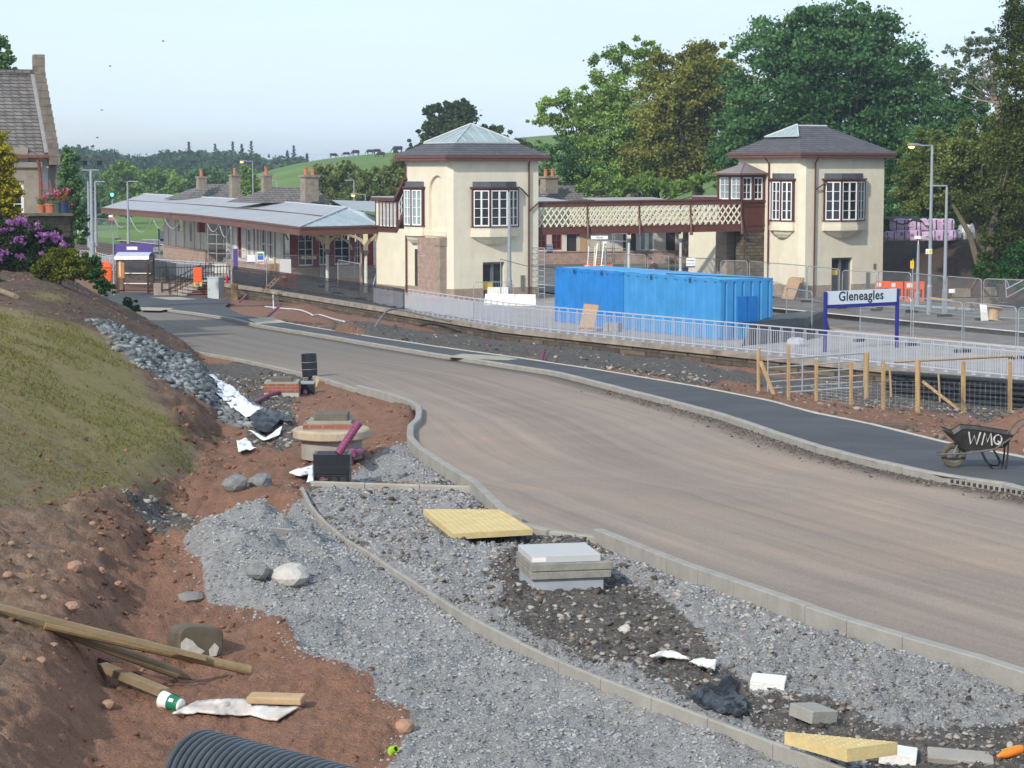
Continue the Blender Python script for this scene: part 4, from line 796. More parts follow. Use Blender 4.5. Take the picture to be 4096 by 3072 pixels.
fn, L = facade(b1, Q0, Q1, [(.03, .11, .4, 3.3), (.2, .28, 1.1, 3.4), (.36, .44, 1.2, 3.2), (.60, .69, 1.2, 3.3), (.72, .80, 1.2, 3.3)], PLAST, .8)
for a0, a1, b0, b1_, fm in ((.20, .28, 1.1, 3.4, RED), (.36, .44, 1.2, 3.2, WHITE), (.6, .69, 1.2, 3.3, WHITE), (.72, .8, 1.2, 3.3, WHITE)): wworld(b1, fn, a0*L, a1*L, b0, b1_, 2, 2, .1, .05, .15, fm)
g = MB()
BWP = mat('bare_wood_pilaster', (.30, .24, .18), .85, .25, 3)
for f in (.5, .56, .84, .98): g = MB(); fbox(g, fn, f*L, f*L+.2, .8, wt, -.06, 0); g.obj('pilaster', BWP, b1, True)
Cc = VP(1160, 1128, 0); Dd = Cc+E2*.6
fn, L = facade(b1, Cc, Cc+E2*6.6+E1*1.2, [(.10, .28, 1.0, 3.15), (.345, .46, 1.0, 3.15), (.53, .72, 1.0, 3.15), (.775, .85, 1.0, 3.15)], RED, .8, 'bay_wall')
for a0, a1, nc in ((.10, .28, 2), (.345, .46, 2), (.53, .72, 2), (.775, .85, 2)): wworld(b1, fn, a0*L, a1*L, 1.0, 3.15, nc, 4, .07, .035, .12)
b2 = T('station_building', 'grey roofed station building on the far platform behind the footbridge', 'building', at_z(2400, 1050, 0))
rc = roof_px(b2, 163, 2060, 2480, 742, 2150, 2408, 812); chimney(b2, rc, 2196, 712, 752, 56, 163, 2); chimney(b2, rc, 2534, 724, 800, 42, 166, 1)
a, b = VP(2120, 1058, 0), VP(2780, 1052, 0)
fn, L = facade(b2, a, b, [(.04, .1, 1.1, 3.3), (.13, .19, 1.1, 3.3), (.22, .28, 0.1, 3.4), (.56, .64, .1, 3.2), (.66, .75, .9, 2.9), (.82, .88, .1, 3.2)], PLAST, .9)
for a0, a1 in ((.04, .1), (.13, .19)): wworld(b2, fn, a0*L, a1*L, 1.1, 3.3, 2, 3, .1, .05, .12, RED)
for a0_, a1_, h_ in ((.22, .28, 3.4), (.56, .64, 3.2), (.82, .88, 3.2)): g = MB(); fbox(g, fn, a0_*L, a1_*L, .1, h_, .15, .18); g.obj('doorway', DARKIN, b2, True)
wworld(b2, fn, .66*L, .75*L, .9, 2.9, 2, 1, .12, .3, .1, WHITE, GLASSP)
g = MB(); fbox(g, fn, .3*L, .34*L, .1, 3.3, -.03, 0); g.obj('boarded_opening', OSB, b2, True)
c2 = T('platform_canopy', 'second canopy on the far platform, its cream brackets showing below the footbridge', 'canopy', at_z(2600, 1080, 0))
g = MB(); a0, a1 = at_y(2160, 806, 150), at_y(2300, 806, 150); q0, q1 = at_y(2480, 802, 152), at_y(2760, 797, 153)
for x0, x1, Yy in ((2060, 2330, 150), (2470, 2770, 150)):
    p, q = at_y(x0, 815, Yy), at_y(x1, 812, Yy); g.add([p, q, q+E1*5+Vector((0, 0, .35)), p+E1*5+Vector((0, 0, .35))], [(0, 1, 2, 3)]); g.beam(p-Vector((0, 0, .3)), q-Vector((0, 0, .3)), .08, .4)
g.obj('roof', ZINC, c2, True)
for px in (2515, 2722): b = at_z(px, 1098, 0); column(b, (E2, -E2), 3.9, c2)
# ---------------------------------------------------------------- hills, pasture, soil bank
def gridmesh(name, xs, ys_, f, m, kind='structure'):
    Xg, Yg = np.meshgrid(xs, ys_); Z = f(Xg, Yg); n0, n1 = Xg.shape; i, j = np.meshgrid(np.arange(n0-1), np.arange(n1-1), indexing='ij'); q = (i*n1+j).ravel()
    me = fastmesh(name, np.stack([Xg.ravel(), Yg.ravel(), Z.ravel()], 1), np.stack([q, q+1, q+1+n1, q+n1], 1)); me.polygons.foreach_set('use_smooth', [True]*len(me.polygons)); me.materials.append(m)
    o = link(bpy.data.objects.new(name, me)); return setl(o, kind=kind) if kind else o
PAST = mat('pasture', (.075, .135, .022), .95, .25, .03, .25, .5, col2=(.13, .21, .035), det=8)
CRX = [-400, -120, -84, -72, -64, -55, -47, -38, -29, -14, 2, 16, 40, 120, 420]; CRZ = [1, 1.2, 2.2, 3.6, 5.6, 8.0, 9.3, 10.2, 11, 12.2, 14.5, 15.5, 15, 13, 10]
def hill(X, Y):
    zc = np.interp(X*550/np.maximum(Y, 300), CRX, CRZ)+1.35
    return -1.35+zc*sm(185, 540, Y)*(1-.55*sm(600, 1400, Y))+.25*fbm(X*.05, Y*.03, 3, 40)*sm(200, 300, Y)
gridmesh('hill', np.concatenate([np.arange(-420, -110, 14), np.arange(-110, 110, 2.2), np.arange(110, 480, 14)]), np.concatenate([np.arange(172, 700, 7), np.arange(700, 2600, 80)]), hill, PAST)
def HZh(x, y): return float(hill(np.array([x]), np.array([y]))[0])
SOILB = mat('dark_soil', (.030, .021, .017), .95, .3, .8, .08, 2.2, col2=(.075, .05, .038), det=8)
def sb(X, Y):
    u = (X-SO.x)*E2.x+(Y-SO.y)*E2.y; a = sm(26.2, 31.5, u+.8*(fbm(X*.3, Y*.3, 2, 50)-.5)); z = .02+3.05*a+.35*(fbm(X*.9, Y*.9, 4, 51)-.5)*sm(24, 28, u)
    return np.where(u < 22.6, -1.6, z)
gridmesh('earth_bank', np.arange(12, 62, .3), np.arange(100, 168, .4), sb, SOILB)
# ---------------------------------------------------------------- trees and shrubs
def leafcloud(cent, rad, per, size, flat=.75, up=.35, seed=0):
    r = np.random.default_rng(seed); n = len(cent)*per; c = np.repeat(cent, per, 0); q = np.repeat(rad, per)[:, None]
    p = c+r.normal(0, .5, (n, 3))*q*np.array([1, 1, flat]); a = r.normal(0, 1, (n, 3)); a /= np.linalg.norm(a, axis=1)[:, None]
    b = r.normal(0, 1, (n, 3)); b[:, 2] += up; b -= a*(a*b).sum(1)[:, None]; b /= np.linalg.norm(b, axis=1)[:, None]
    s = (size*r.uniform(.55, 1.25, n))[:, None]; a = a*s*.5; b = b*s*.36
    v = np.stack([p-a, p-b, p+a, p+b], 1).reshape(-1, 3); f = np.arange(4*n).reshape(-1, 4); return v, f
def blobpts(blobs, Y, clumps, dep, r, shell=.55):
    cs = []; rs = []; A = [b[2]*b[3] for b in blobs]; S = sum(A); s = Y/FPX
    for (px, py, rx, ry), a in zip(blobs, A):
        n = max(3, int(clumps*a/S)); d = r.normal(0, 1, (n, 3)); d /= np.linalg.norm(d, axis=1)[:, None]; rr = shell+(1-shell)*r.random(n)[:, None]**.7; rr = np.where(r.random((n, 1)) < .25, rr*r.random((n, 1)), rr)
        far_ = r.random((n, 1)) < .22; rr = np.where(far_, r.uniform(.98, 1.2, (n, 1)), rr)
        c = np.array(at_y(px, py, Y))+d*rr*np.array([rx*s, rx*s*dep, ry*s]); cs.append(c); rs.append(np.full(n, .5*(rx+ry)*s)*r.uniform(.16, .34, n)*np.where(far_[:, 0], .55, 1))
    return np.concatenate(cs), np.concatenate(rs)
NT = [0]; DENS, LSZ = 3.2, .66
def tree(name, label, cat, Y, blobs, clumps, per, size, m, foot=None, trunk=.25, bark=BARK, group=None, dep=.8, limbs=8, flat=.7, parts=True, gz_=None, shell=.55, up=.35):
    NT[0] += 1; r = np.random.default_rng(100+NT[0]); s = Y/FPX
    c, rad = blobpts(blobs, Y, clumps, dep, r, shell); fx = foot or (sum(b[0]*b[2]*b[3] for b in blobs)/sum(b[2]*b[3] for b in blobs), None)
    base = at_y(fx[0], fx[1] or 1000, Y)
    if fx[1] is None: base.z = gz_ if gz_ is not None else (HZh(base.x, Y) if Y > 175 else -.5)
    root = T(name, label, cat, base, 0, group); bb = np.array(base)
    v, f = leafcloud(c-bb, rad, int(per*DENS), size*LSZ, flat, up, 200+NT[0]); me = fastmesh('crown' if trunk else 'foliage', v, f); me.materials.append(m); o = link(bpy.data.objects.new('crown' if trunk else 'foliage', me)); put(o, root)
    if trunk:
        g = MB(); cc = Vector(tuple((c.mean(0)-bb))); top = cc*1.0; lean = Vector((cc.x*.25, cc.y*.25, cc.z*.5)); zlo = float((c[:, 2]-bb[2]).min())
        g.tube([(0, 0, -.2), lean*.5+Vector((0, 0, 0)), lean, top*.85], [trunk*1.25, trunk, trunk*.8, trunk*.4], 7)
        ix = r.choice(len(c), min(limbs, len(c)), replace=False)
        for i in ix:
            e_ = Vector(tuple(c[i]-bb)); st = lean*r.uniform(.7, 1.2)+Vector((0, 0, 0)); md = st.lerp(e_, .5)+Vector((0, 0, -.06*(e_-st).length)); g.tube([st, md, e_], [trunk*.5, trunk*.3, trunk*.08], 5)
        g.obj('trunk', bark, root)
    return root
L_beech = mat_leaf('beech_leaves', (0.029, 0.0725, 0.029), (0.0696, 0.1668, 0.0609), (0.1377, 0.261, 0.0957), .12)
L_oak = mat_leaf('bronze_oak_leaves', (0.0825, 0.087, 0.021), (0.1875, 0.2025, 0.042), (0.315, 0.3225, 0.075), .2)
L_lime = mat_leaf('light_green_leaves', (0.09, 0.1575, 0.033), (0.195, 0.3075, 0.063), (0.315, 0.465, 0.1275), .2)
L_mid = mat_leaf('mid_green_leaves', (0.0432, 0.0972, 0.0378), (0.1013, 0.2025, 0.0702), (0.189, 0.3172, 0.1148), .25)
L_olive = mat_leaf('olive_leaves', (0.0558, 0.0806, 0.0217), (0.124, 0.1674, 0.0403), (0.2247, 0.2712, 0.0744), .3)
L_yew = mat_leaf('dark_yew_needles', (0.027, 0.045, 0.015), (0.063, 0.09, 0.024), (0.165, 0.1875, 0.039), .5)
L_birch = mat_leaf('grey_green_leaves', (0.075, 0.1125, 0.06), (0.15, 0.2025, 0.1125), (0.24, 0.3, 0.18), .3)
L_con = mat_leaf('conifer_needles', (0.0208, 0.0416, 0.0156), (0.0468, 0.0858, 0.0312), (0.1105, 0.156, 0.052), .3)
L_gold = mat_leaf('golden_needles', (0.096, 0.08, 0.0064), (0.272, 0.24, 0.016), (0.576, 0.496, 0.048), .9)
L_rho = mat_leaf('rhododendron_leaves', (0.013, 0.0286, 0.013), (0.0325, 0.0585, 0.0234), (0.0975, 0.13, 0.0455), 1.2)
L_shrub = mat_leaf('yellow_green_leaves', (0.0438, 0.0525, 0.0075), (0.125, 0.1438, 0.0175), (0.2625, 0.2875, 0.0375), 1.1)
L_wood = mat_leaf('wood_leaves', (0.0242, 0.055, 0.0308), (0.0528, 0.1045, 0.055), (0.099, 0.165, 0.077), .018)
L_dkw = mat_leaf('dark_wood_needles', (.014, .032, .026), (.026, .052, .040), (.045, .08, .056), .05)
L_hedge = mat_leaf('fresh_green_leaves', (0.014, 0.049, 0.014), (0.0392, 0.119, 0.0308), (0.084, 0.21, 0.049), .8)
tree('beech_tree', 'tallest tree, dark green beech with feathery upswept edges behind the tower across the tracks', 'tree', 158, [(3250, 420, 330, 300), (3450, 270, 230, 220), (3130, 250, 190, 170), (3340, 110, 190, 95), (3600, 430, 210, 160), (3300, 640, 430, 230), (3650, 600, 180, 170), (3040, 520, 130, 240), (3480, 120, 110, 110), (3180, 120, 90, 90), (3640, 330, 90, 70)], 760, 52, .46, L_beech, (3350, 1000), .5, BARKD, limbs=16, flat=.55)
tree('oak_tree', 'bronze tinted oak between the pale green tree and the big dark beech', 'tree', 166, [(2760, 330, 170, 150), (2850, 480, 140, 190), (2650, 470, 120, 140), (2700, 630, 200, 80), (2820, 230, 110, 60), (2920, 340, 90, 110), (2880, 640, 110, 80)], 380, 42, .40, L_oak, (2790, 900), .42, BARKD, limbs=16)
tree('sycamore_tree', 'pale yellow green tree with an open crown left of the bronze oak', 'tree', 172, [(2480, 320, 130, 120), (2570, 220, 90, 60), (2420, 450, 120, 110), (2540, 520, 140, 130), (2600, 680, 180, 80), (2400, 640, 140, 100), (2480, 720, 170, 70)], 330, 40, .38, L_lime, (2640, 900), .42, BARKD, limbs=18)
tree('ash_tree', 'small thin crowned tree at the left end of the row of tall trees', 'tree', 176, [(2200, 440, 85, 55), (2280, 410, 95, 50), (2330, 510, 85, 95), (2150, 475, 40, 25), (2240, 500, 70, 40), (2380, 430, 60, 60)], 130, 36, .34, L_lime, (2330, 900), .24, BARKD, limbs=14)
tree('hawthorn_bush', 'rounded blue green bush behind the far chimney with two pots', 'bush', 168, [(2270, 650, 130, 90), (2310, 720, 140, 80), (2200, 600, 70, 55), (2180, 730, 80, 70)], 80, 50, .36, L_mid, (2280, 900), .12, BARKD)
tree('hazel_bush', 'low yellow green bush in front of the tree trunks above the footbridge', 'bush', 162, [(2420, 740, 120, 50), (2960, 700, 120, 90), (2600, 745, 150, 45), (2780, 740, 90, 40)], 120, 40, .34, L_lime, (2600, 900), .1, BARKD)
tree('holm_oak_tree', 'olive green tree with leaning trunks above the pink bags', 'tree', 122, [(3760, 640, 150, 120), (3900, 650, 130, 150), (3690, 800, 110, 70), (3830, 800, 150, 70), (3990, 820, 130, 120), (3640, 720, 70, 80)], 340, 46, .27, L_olive, (3935, 1080), .26, BARK, limbs=10)
tree('yew_tree', 'tall dark evergreen at the right edge of the photo', 'tree', 114, [(4075, 300, 80, 300), (4090, 620, 120, 260), (4050, 900, 110, 180), (4040, 560, 60, 130), (4085, 60, 40, 120), (3990, 1000, 70, 90)], 380, 46, .24, L_yew, (3950, 1100), .24, BARK, limbs=8)
tree('birch_tree', 'thin grey green birch with a slanting pale trunk against the sky', 'tree', 132, [(3870, 220, 80, 60), (3950, 150, 75, 45), (3830, 320, 80, 55), (3960, 330, 90, 90), (3790, 280, 40, 30), (4010, 250, 60, 70)], 130, 36, .22, L_birch, (4000, 520), .14, mat('birch_bark', (.28, .22, .18), .8, .3, 4), limbs=16)
tree('holly_tree', 'dark rounded evergreen under the birch', 'tree', 140, [(3860, 430, 80, 100), (3790, 560, 120, 130), (3950, 520, 110, 110), (3700, 680, 120, 130)], 220, 50, .30, L_beech, (3800, 960), .2, BARKD)
tree('laurel_bush', 'deep green undergrowth right of the far tower, beside the bank of earth', 'bush', 136, [(3600, 800, 90, 120), (3640, 900, 120, 60), (3800, 900, 160, 60), (3560, 680, 60, 120), (3700, 880, 160, 70)], 120, 46, .28, L_hedge, (3700, 980), .1, BARKD)
tree('ivy_bush', 'ivy and undergrowth round the foot of the leaning trunks', 'bush', 112, [(4000, 1080, 90, 60), (4080, 1040, 60, 90), (3930, 1090, 40, 50), (4090, 1120, 60, 40)], 70, 40, .2, L_hedge, (4010, 1140), 0)
g = MB(); b0, b1_, b2_ = at_y(3925, 1110, 119), at_y(3880, 940, 120), at_y(3800, 800, 121); rt = T('holm_oak_tree', 'two bare leaning trunks rising beside the earth bank', 'tree', b0)
g.tube([b0, b1_, b2_], [.2, .16, .09], 7); g.obj('trunk', mat('mossy_bark', (.10, .085, .05), .9, .3, 3, .02, 8), rt, True); g = MB(); g.tube([at_y(3985, 1100, 118), at_y(4020, 1000, 118), at_y(4010, 880, 118)], [.15, .12, .08], 7); g.obj('trunk', bpy.data.materials['mossy_bark'], rt, True)
tree('cypress_tree', 'narrow dark conifer left of the tower rooflight', 'tree', 262, [(1735, 560, 55, 80), (1735, 480, 40, 70), (1730, 430, 18, 30), (1700, 600, 40, 40)], 80, 46, .62, L_con, (1735, None), .4, BARKD)
tree('cypress_tree', 'broad round topped dark conifer behind the tower rooflight', 'tree', 258, [(1835, 480, 75, 70), (1850, 550, 85, 70), (1820, 430, 60, 35), (1890, 590, 50, 50)], 110, 46, .62, L_con, (1840, None), .4, BARKD)
tree('pine_tree', 'dark spreading pine to the right of the tower rooflight', 'tree', 262, [(2000, 540, 50, 45), (2040, 590, 90, 40), (2110, 610, 60, 40), (1980, 590, 40, 40)], 70, 46, .6, L_con, (2030, None), .4, BARKD)
tree('fir_tree', 'tiny fir on the skyline at the left eave of the tower', 'tree', 420, [(1642, 575, 8, 22), (1642, 600, 17, 22), (1680, 610, 22, 16)], 26, 30, .8, L_con, (1645, None), .3, BARKD)
MIDG = 'olive trees in front of the pasture'
for lab, Y, bl, lm in (('broad olive tree standing below the cows', 235, [(1340, 720, 100, 65), (1400, 680, 50, 35), (1290, 740, 60, 60), (1330, 790, 110, 50)], L_olive), ('olive tree beside the glazed stair of the tower', 225, [(1500, 740, 90, 70), (1560, 700, 60, 50), (1590, 770, 60, 70), (1450, 790, 90, 50)], L_olive),
                       ('dark pointed tree beside the tower wall', 232, [(1600, 690, 30, 50), (1590, 770, 40, 60)], L_con), ('pale spring bush behind the lit lamp and chimney', 262, [(990, 740, 45, 65), (1040, 790, 45, 40)], L_lime)):
    tree('field_tree', lab, 'tree', Y, bl, 90, 42, .52, lm, None, .25, BARKD, MIDG)
LFG = 'light green trees beyond the railway'
for lab, Y, bl, lm in (('rounded lime green tree left of the two dark floodlights', 330, [(490, 720, 68, 65), (450, 770, 45, 45), (530, 770, 50, 50)], L_lime), ('broad mid green tree behind the far end of the canopy', 340, [(620, 740, 85, 65), (690, 750, 60, 60), (600, 790, 80, 40)], L_lime),
                       ('green tree behind the chimneys of the left slate roof', 350, [(760, 750, 60, 50), (850, 720, 60, 50)], L_mid), ('low bushy willow beside the green signal', 300, [(440, 840, 60, 40), (500, 830, 60, 38), (400, 870, 40, 40)], L_mid), ('pale bush behind the lamp posts at the far left', 280, [(340, 830, 40, 60), (380, 800, 40, 70), (310, 880, 40, 60)], L_mid)):
    tree('lineside_tree', lab, 'tree', Y, bl, 80, 42, .75, lm, None, .3, BARKD, LFG)
tree('hedge_tree', 'tall dark hedge tree touching the right side of the stone house', 'tree', 112, [(275, 720, 32, 130), (290, 850, 45, 90), (310, 930, 45, 45), (265, 610, 20, 50)], 110, 46, .3, L_mid, (285, None), .15, BARKD, gz_=-.3)
tree('silver_birch_tree', 'leafy tree top showing above the house roof at the left edge', 'tree', 106, [(0, 250, 50, 80), (20, 290, 45, 50), (-40, 230, 60, 110)], 70, 46, .26, L_mid, (-10, None), .2, BARKD, gz_=3.4)
# far wood: one mass, with single trees standing out of it
r = np.random.default_rng(5); cs = []; rs = []
for i in range(420):
    px = r.uniform(120, 1270); Y = r.uniform(640, 900); top = np.interp(px, [120, 280, 340, 400, 440, 500, 600, 700, 900, 1050, 1200, 1270], [600, 590, 595, 625, 595, 630, 625, 612, 615, 632, 642, 670])+r.uniform(-6, 14); py = top+r.uniform(0, 120)*(r.random() < .6)+30
    c = at_y(px, py, Y); n = 10; d = r.normal(0, 1, (n, 3)); d /= np.linalg.norm(d, axis=1)[:, None]; cs.append(np.array(c)+d*np.array([3.2, 2.4, 2.6])*r.uniform(.5, 1, (n, 1))); rs.append(np.full(n, 1.7))
v, f = leafcloud(np.concatenate(cs), np.concatenate(rs), 13, 1.75, .8, .4, 6); me = fastmesh('far_wood', v, f); me.materials.append(L_wood); setl(link(bpy.data.objects.new('far_wood', me)), kind='stuff')
cs = []; rs = []
for i in range(260):
    px = r.uniform(120, 1290); Y = r.uniform(520, 640); py = r.uniform(700, 830); c = at_y(px, py, Y); n = 10; d = r.normal(0, 1, (n, 3)); d /= np.linalg.norm(d, axis=1)[:, None]
    if px > 1000 and py < 780: continue
    cs.append(np.array(c)+d*np.array([3.4, 2.4, 2.6])*r.uniform(.5, 1, (n, 1))); rs.append(np.full(n, 1.6))
v, f = leafcloud(np.concatenate(cs), np.concatenate(rs), 13, 1.5, .8, .4, 9); me = fastmesh('near_wood', v, f); me.materials.append(mat_leaf('near_wood_leaves', (.030, .062, .026), (.07, .125, .048), (.12, .19, .07), .02)); setl(link(bpy.data.objects.new('near_wood', me)), kind='stuff')
def spruce(label, px, ytop, ybase, wpx, Y, group='tall conifers above the far wood'):
    a, b = at_y(px, ytop, Y), at_y(px, ybase, Y); h = a.z-b.z; w = wpx*Y/FPX; root = T('spruce_tree', label, 'tree', b, 0, group); cs = []; rs = []
    for i in range(26): f_ = i/26; k = w*(1-f_)**1.1*.5*(.75+.5*((i*7)%5)/4); t = i*2.4; cs.append((k*math.cos(t)*.8, k*math.sin(t)*.8, h*(.08+.9*f_))); rs.append(max(.22, k*.55))
    v, f = leafcloud(np.array(cs), np.array(rs), 26, .6, .3, .8, px); me = fastmesh('crown', v, f); me.materials.append(L_dkw); put(link(bpy.data.objects.new('crown', me)), root); MB().cyl((0, 0, 0), (0, 0, h*.97), .3, .08, 6).obj('trunk', BARKD, root)
for lab, px, yt, w in (('slender spruce standing alone left of the lit far lamp', 757, 562, 34), ('ragged wide topped pine between the lone spruce and the group of spruces', 862, 572, 56), ('left spruce of the close group above the lit far lamp', 932, 562, 44), ('short spruce in the middle of the close group', 968, 572, 46), ('tallest spruce above the lit far lamp', 1006, 560, 44), ('stubby dark fir near the right end of the wood', 1150, 600, 60), ('pointed spruce near the right end of the wood', 1176, 578, 44), ('small spruce at the very right end of the wood', 1228, 612, 40), ('dark pointed tree in the skyline left of the lone spruce', 676, 596, 44)):
    spruce(lab, px, yt, 690, w, 690)
# cows on the hill
def cow():
    root = T('cow', '', 'cow', (0, 0, 0), 0, 'black cows grazing on the hill'); g = MB()
    sec = [(-1.05, 1.05, .18, .22), (-.95, 1.02, .34, .38), (-.4, .98, .40, .42), (.2, .98, .40, .42), (.6, 1.02, .36, .42), (.9, .95, .24, .30), (1.15, .72, .16, .2), (1.35, .42, .13, .16), (1.5, .2, .10, .11), (1.62, .08, .05, .06)]
    g.loft([[(x, w_*math.cos(t), z+h_*math.sin(t)) for t in np.linspace(0, 2*math.pi, 11)[:-1]] for x, z, w_, h_ in sec])
    for x, y in ((.65, .22), (.65, -.22), (-.85, .22), (-.85, -.22)): g.tube([(x, y, .85), (x+.02, y, .45), (x-.02, y, 0)], [.15, .085, .07], 6)
    g.obj('body', COWM, root, smooth=True); e_ = MB()
    e_.box((1.3, .2, .55), (.05, .2, .09)); e_.box((1.3, -.2, .55), (.05, .2, .09)); e_.obj('ears', COWM, root); MB().tube([(-1.1, 0, 1.2), (-1.2, 0, .9), (-1.18, 0, .45)], [.04, .03, .05], 5).obj('tail', COWM, root); return root
c0 = cow()
for i, (px, py, Y, sc, rz, lab) in enumerate(((1385, 636, 530, .95, 3.3, 'black cow grazing at the lower left end of the herd'), (1422, 632, 530, 1.2, 2.6, 'large black cow second from the left on the hill'), (1480, 624, 535, 1.05, 2.8, 'black cow in the middle of the skyline'), (1509, 619, 540, 1.05, .4, 'highest black cow on the skyline'), (1590, 622, 500, 1.3, 3.4, 'biggest black cow, close to the tower eave'), (1583, 650, 480, 1.0, 1.2, 'black cow partly hidden by the tower eave'), (1523, 667, 470, 1.0, 3.0, 'black cow lower down on the green slope'), (1335, 645, 525, 1.0, .3, 'black cow lying half behind the olive tree'))):
    p = at_y(px, py, Y); p.z = HZh(p.x, p.y); s = sc*.82
    if i == 0: c0.location = p; c0.rotation_euler.z = rz; c0.scale = (s, s, s); c0['label'] = lab
    else: dup(c0, p, rz, lab, None, s)
# birds
def bird():
    g = MB(); g.loft([[(x, w_*math.cos(t), w_*math.sin(t)) for t in np.linspace(0, 2*math.pi, 7)[:-1]] for x, w_ in ((-.2, .01), (-.1, .05), (.05, .06), (.16, .02))]); b = g.obj('bird', COWM); g = MB()
    for s in (1, -1): g.add([(.06, .03*s, .02), (-.06, .03*s, .02), (-.1, .3*s, .12), (.0, .3*s, .13), (-.12, .55*s, .06)], [(0, 1, 2, 3), (3, 2, 4)])
    g.obj('wing', COWM, b); return b
b0 = bird()
for i, (px, py, rz, lab) in enumerate(((653, 165, .3, 'dark bird flying highest of all'), (441, 265, .2, 'dark bird gliding to the right of the house gable'), (390, 551, .5, 'dark bird flying low, just above the wood'), (408, 441, .9, 'tiny bird in the pale sky between two others'))):
    p = at_y(px, py, 170)
    if i == 0: b0.location = p; b0.scale = (.6,)*3; b0.rotation_euler.z = rz; setl(b0, lab, 'bird', 'birds in the sky')
    else: dup(b0, p, rz, lab)
# ---------------------------------------------------------------- stone house on the left bank, with its garden
HO = Vector((-17.25, 83, 0)); h = T('stone_house', 'old house with steep slate roof, crow stepped gable and white window at the left edge', 'house', (HO.x, HO.y, 3.6), R(20)); hz = 3.6
HAR = mat('white_harling', (.62, .61, .60), .95, .12, 3, .01, 60); QUO = mat('grey_quoin_stone', (.20, .17, .15), .9, .25, 2, .01, 20); GST = mat_brick('gable_stone', (.21, .18, .145), (.155, .135, .115), (.12, .11, .10), .7, .32, .01, .9, var=.5)
g = MB(); g.bx(-9, -.28, .35, 6.5, 0, 4.3); g.obj('wall', HAR, h); MB().bx(-.3, 0, .3, 6.7, 0, 4.2).obj('quoin', QUO, h)
rise, run = 3.15, 3.45
g = MB(); g.add([(-9, -.05, 4.22), (-.25, -.05, 4.22), (-.25, run, 4.25+rise), (-9, run, 4.25+rise), (-9, 2*run, 4.22), (-.25, 2*run, 4.22)], [(0, 1, 2, 3), (3, 2, 5, 4)]); g.bx(-9, -.2, run-.1, run+.1, 4.22+rise, 4.42+rise); rf = g.obj('roof', SLATEG, h)
g = MB(); n = 13
g.add([(-.34, -.1, 4.2), (0, -.1, 4.2), (0, run, 4.3+rise), (-.34, run, 4.3+rise), (0, 2*run+.1, 4.2), (-.34, 2*run+.1, 4.2)], [(0, 1, 2, 3), (3, 2, 4, 5), (1, 4, 2), (0, 3, 5)])
for i in range(n):
    f = (i+.5)/n; y = -.1+(run+.1)*f; z = 4.2+(rise+.15)*f; g.bx(-.36, .03, y-.17, y+.15, z-.3, z+.34); g.bx(-.36, .03, 2*run-y-.15, 2*run-y+.17, z-.3, z+.34)
g.bx(-.36, .04, run-.35, run+.35, 4.2+rise, 5.0+rise); g.bx(-.34, .06, -.3, .3, 3.85, 4.25); g.obj('crow_step_gable', GST, h)
g = MB(); g.beam((-.42, -.08, 4.3), (-.42, run, 4.3+rise), .14, .05, (0, -1, 1)); g.obj('lead_flashing', mat('dull_lead', (.27, .27, .28), .6, .15, 4), h)
wl = lambda a, b, d: (a, -.02+d, b)
g = MB(); g.holed(rect(-5, -.72, 0, 3.75), [rect(-2.35, -1.28, 1.5, 3.25)], wl, .25); g.face((-.72, -.02, 0), (-.72, .35, 0), (-.72, .35, 3.75), (-.72, -.02, 3.75)); g.bx(-5, -.6, -.12, .35, 3.75, 3.95); g.bx(-5, -1.1, .0, .9, 3.95, 4.5); g.obj('stone_bay', mat('bay_stone', (.28, .24, .195), .9, .25, 1.5, .01, 15), h)
win(h, wl, -2.35, -1.28, 1.5, 3.25, 3, 4, .09, .03, .2)
g = MB(); g.bx(-2.2, -.25, -.25, -.1, 4.12, 4.22); g.tube([(-.78, -.16, 4.15), (-.72, -.12, 3.8), (-.66, -.1, 3.4), (-.62, -.1, .5)], .055, 7); g.obj('gutter_and_downpipe', mat('rusty_iron', (.20, .075, .045), .8, .3, 6), h)
GW = mat_brick('mossy_wall_stone', (.125, .10, .065), (.085, .07, .05), (.05, .045, .035), .6, .28, .02, .95, var=.7)
gw = T('garden_wall', 'mossy stone terrace wall carrying flower pots beside the house', 'wall', at_y(268, 1050, 79.5)); a = at_y(268, 862, 79.5); a0 = at_y(60, 862, 78); g = MB()
for p, q in ((a0, a), (a, a+Vector((-1.0, 4, 0)))):
    g.beam(Vector((p.x, p.y, (a.z+3.0)/2)), Vector((q.x, q.y, (a.z+3.0)/2)), .4, a.z-3.0); 
g.obj('wall', GW, gw, True); g = MB(); g.beam(a0+Vector((0, 0, .04)), a+Vector((.1, 0, .04)), .5, .1); g.obj('coping', mat('mossy_cope', (.16, .13, .06), .95, .4, 4, col2=(.24, .21, .16)), gw, True)
def flowerpot(px, r_, hh, col, fl, lab):
    p = at_y(px, 860, 79.3); p.z = a.z+.09; t = T('flower_pot', lab, 'flower pot', p, 0, 'flower pots on the garden wall'); MB().lathe([(0, 0), (r_*.72, 0), (r_*.95, hh*.85), (r_*1.06, hh*.86), (r_*1.06, hh), (r_*.9, hh), (r_*.85, hh*.8), (0, hh*.8)], 12).obj('pot', col, t)
    r = np.random.default_rng(px); c = r.normal(0, .4, (14, 3))*r_*1.3+np.array([0, 0, hh+.14]); v, f = leafcloud(c, np.full(14, .12), 14, .07, .8, .3, px); me = fastmesh('leaves', v, f); me.materials.append(L_mid); put(link(bpy.data.objects.new('leaves', me)), t)
    if fl: c = r.normal(0, .45, (16, 3))*r_*1.6+np.array([0, 0, hh+.26]); v, f = leafcloud(c, np.full(16, .08), 10, .07, .8, .3, px+1); me = fastmesh('flowers', v, f); me.materials.append(fl); put(link(bpy.data.objects.new('flowers', me)), t)
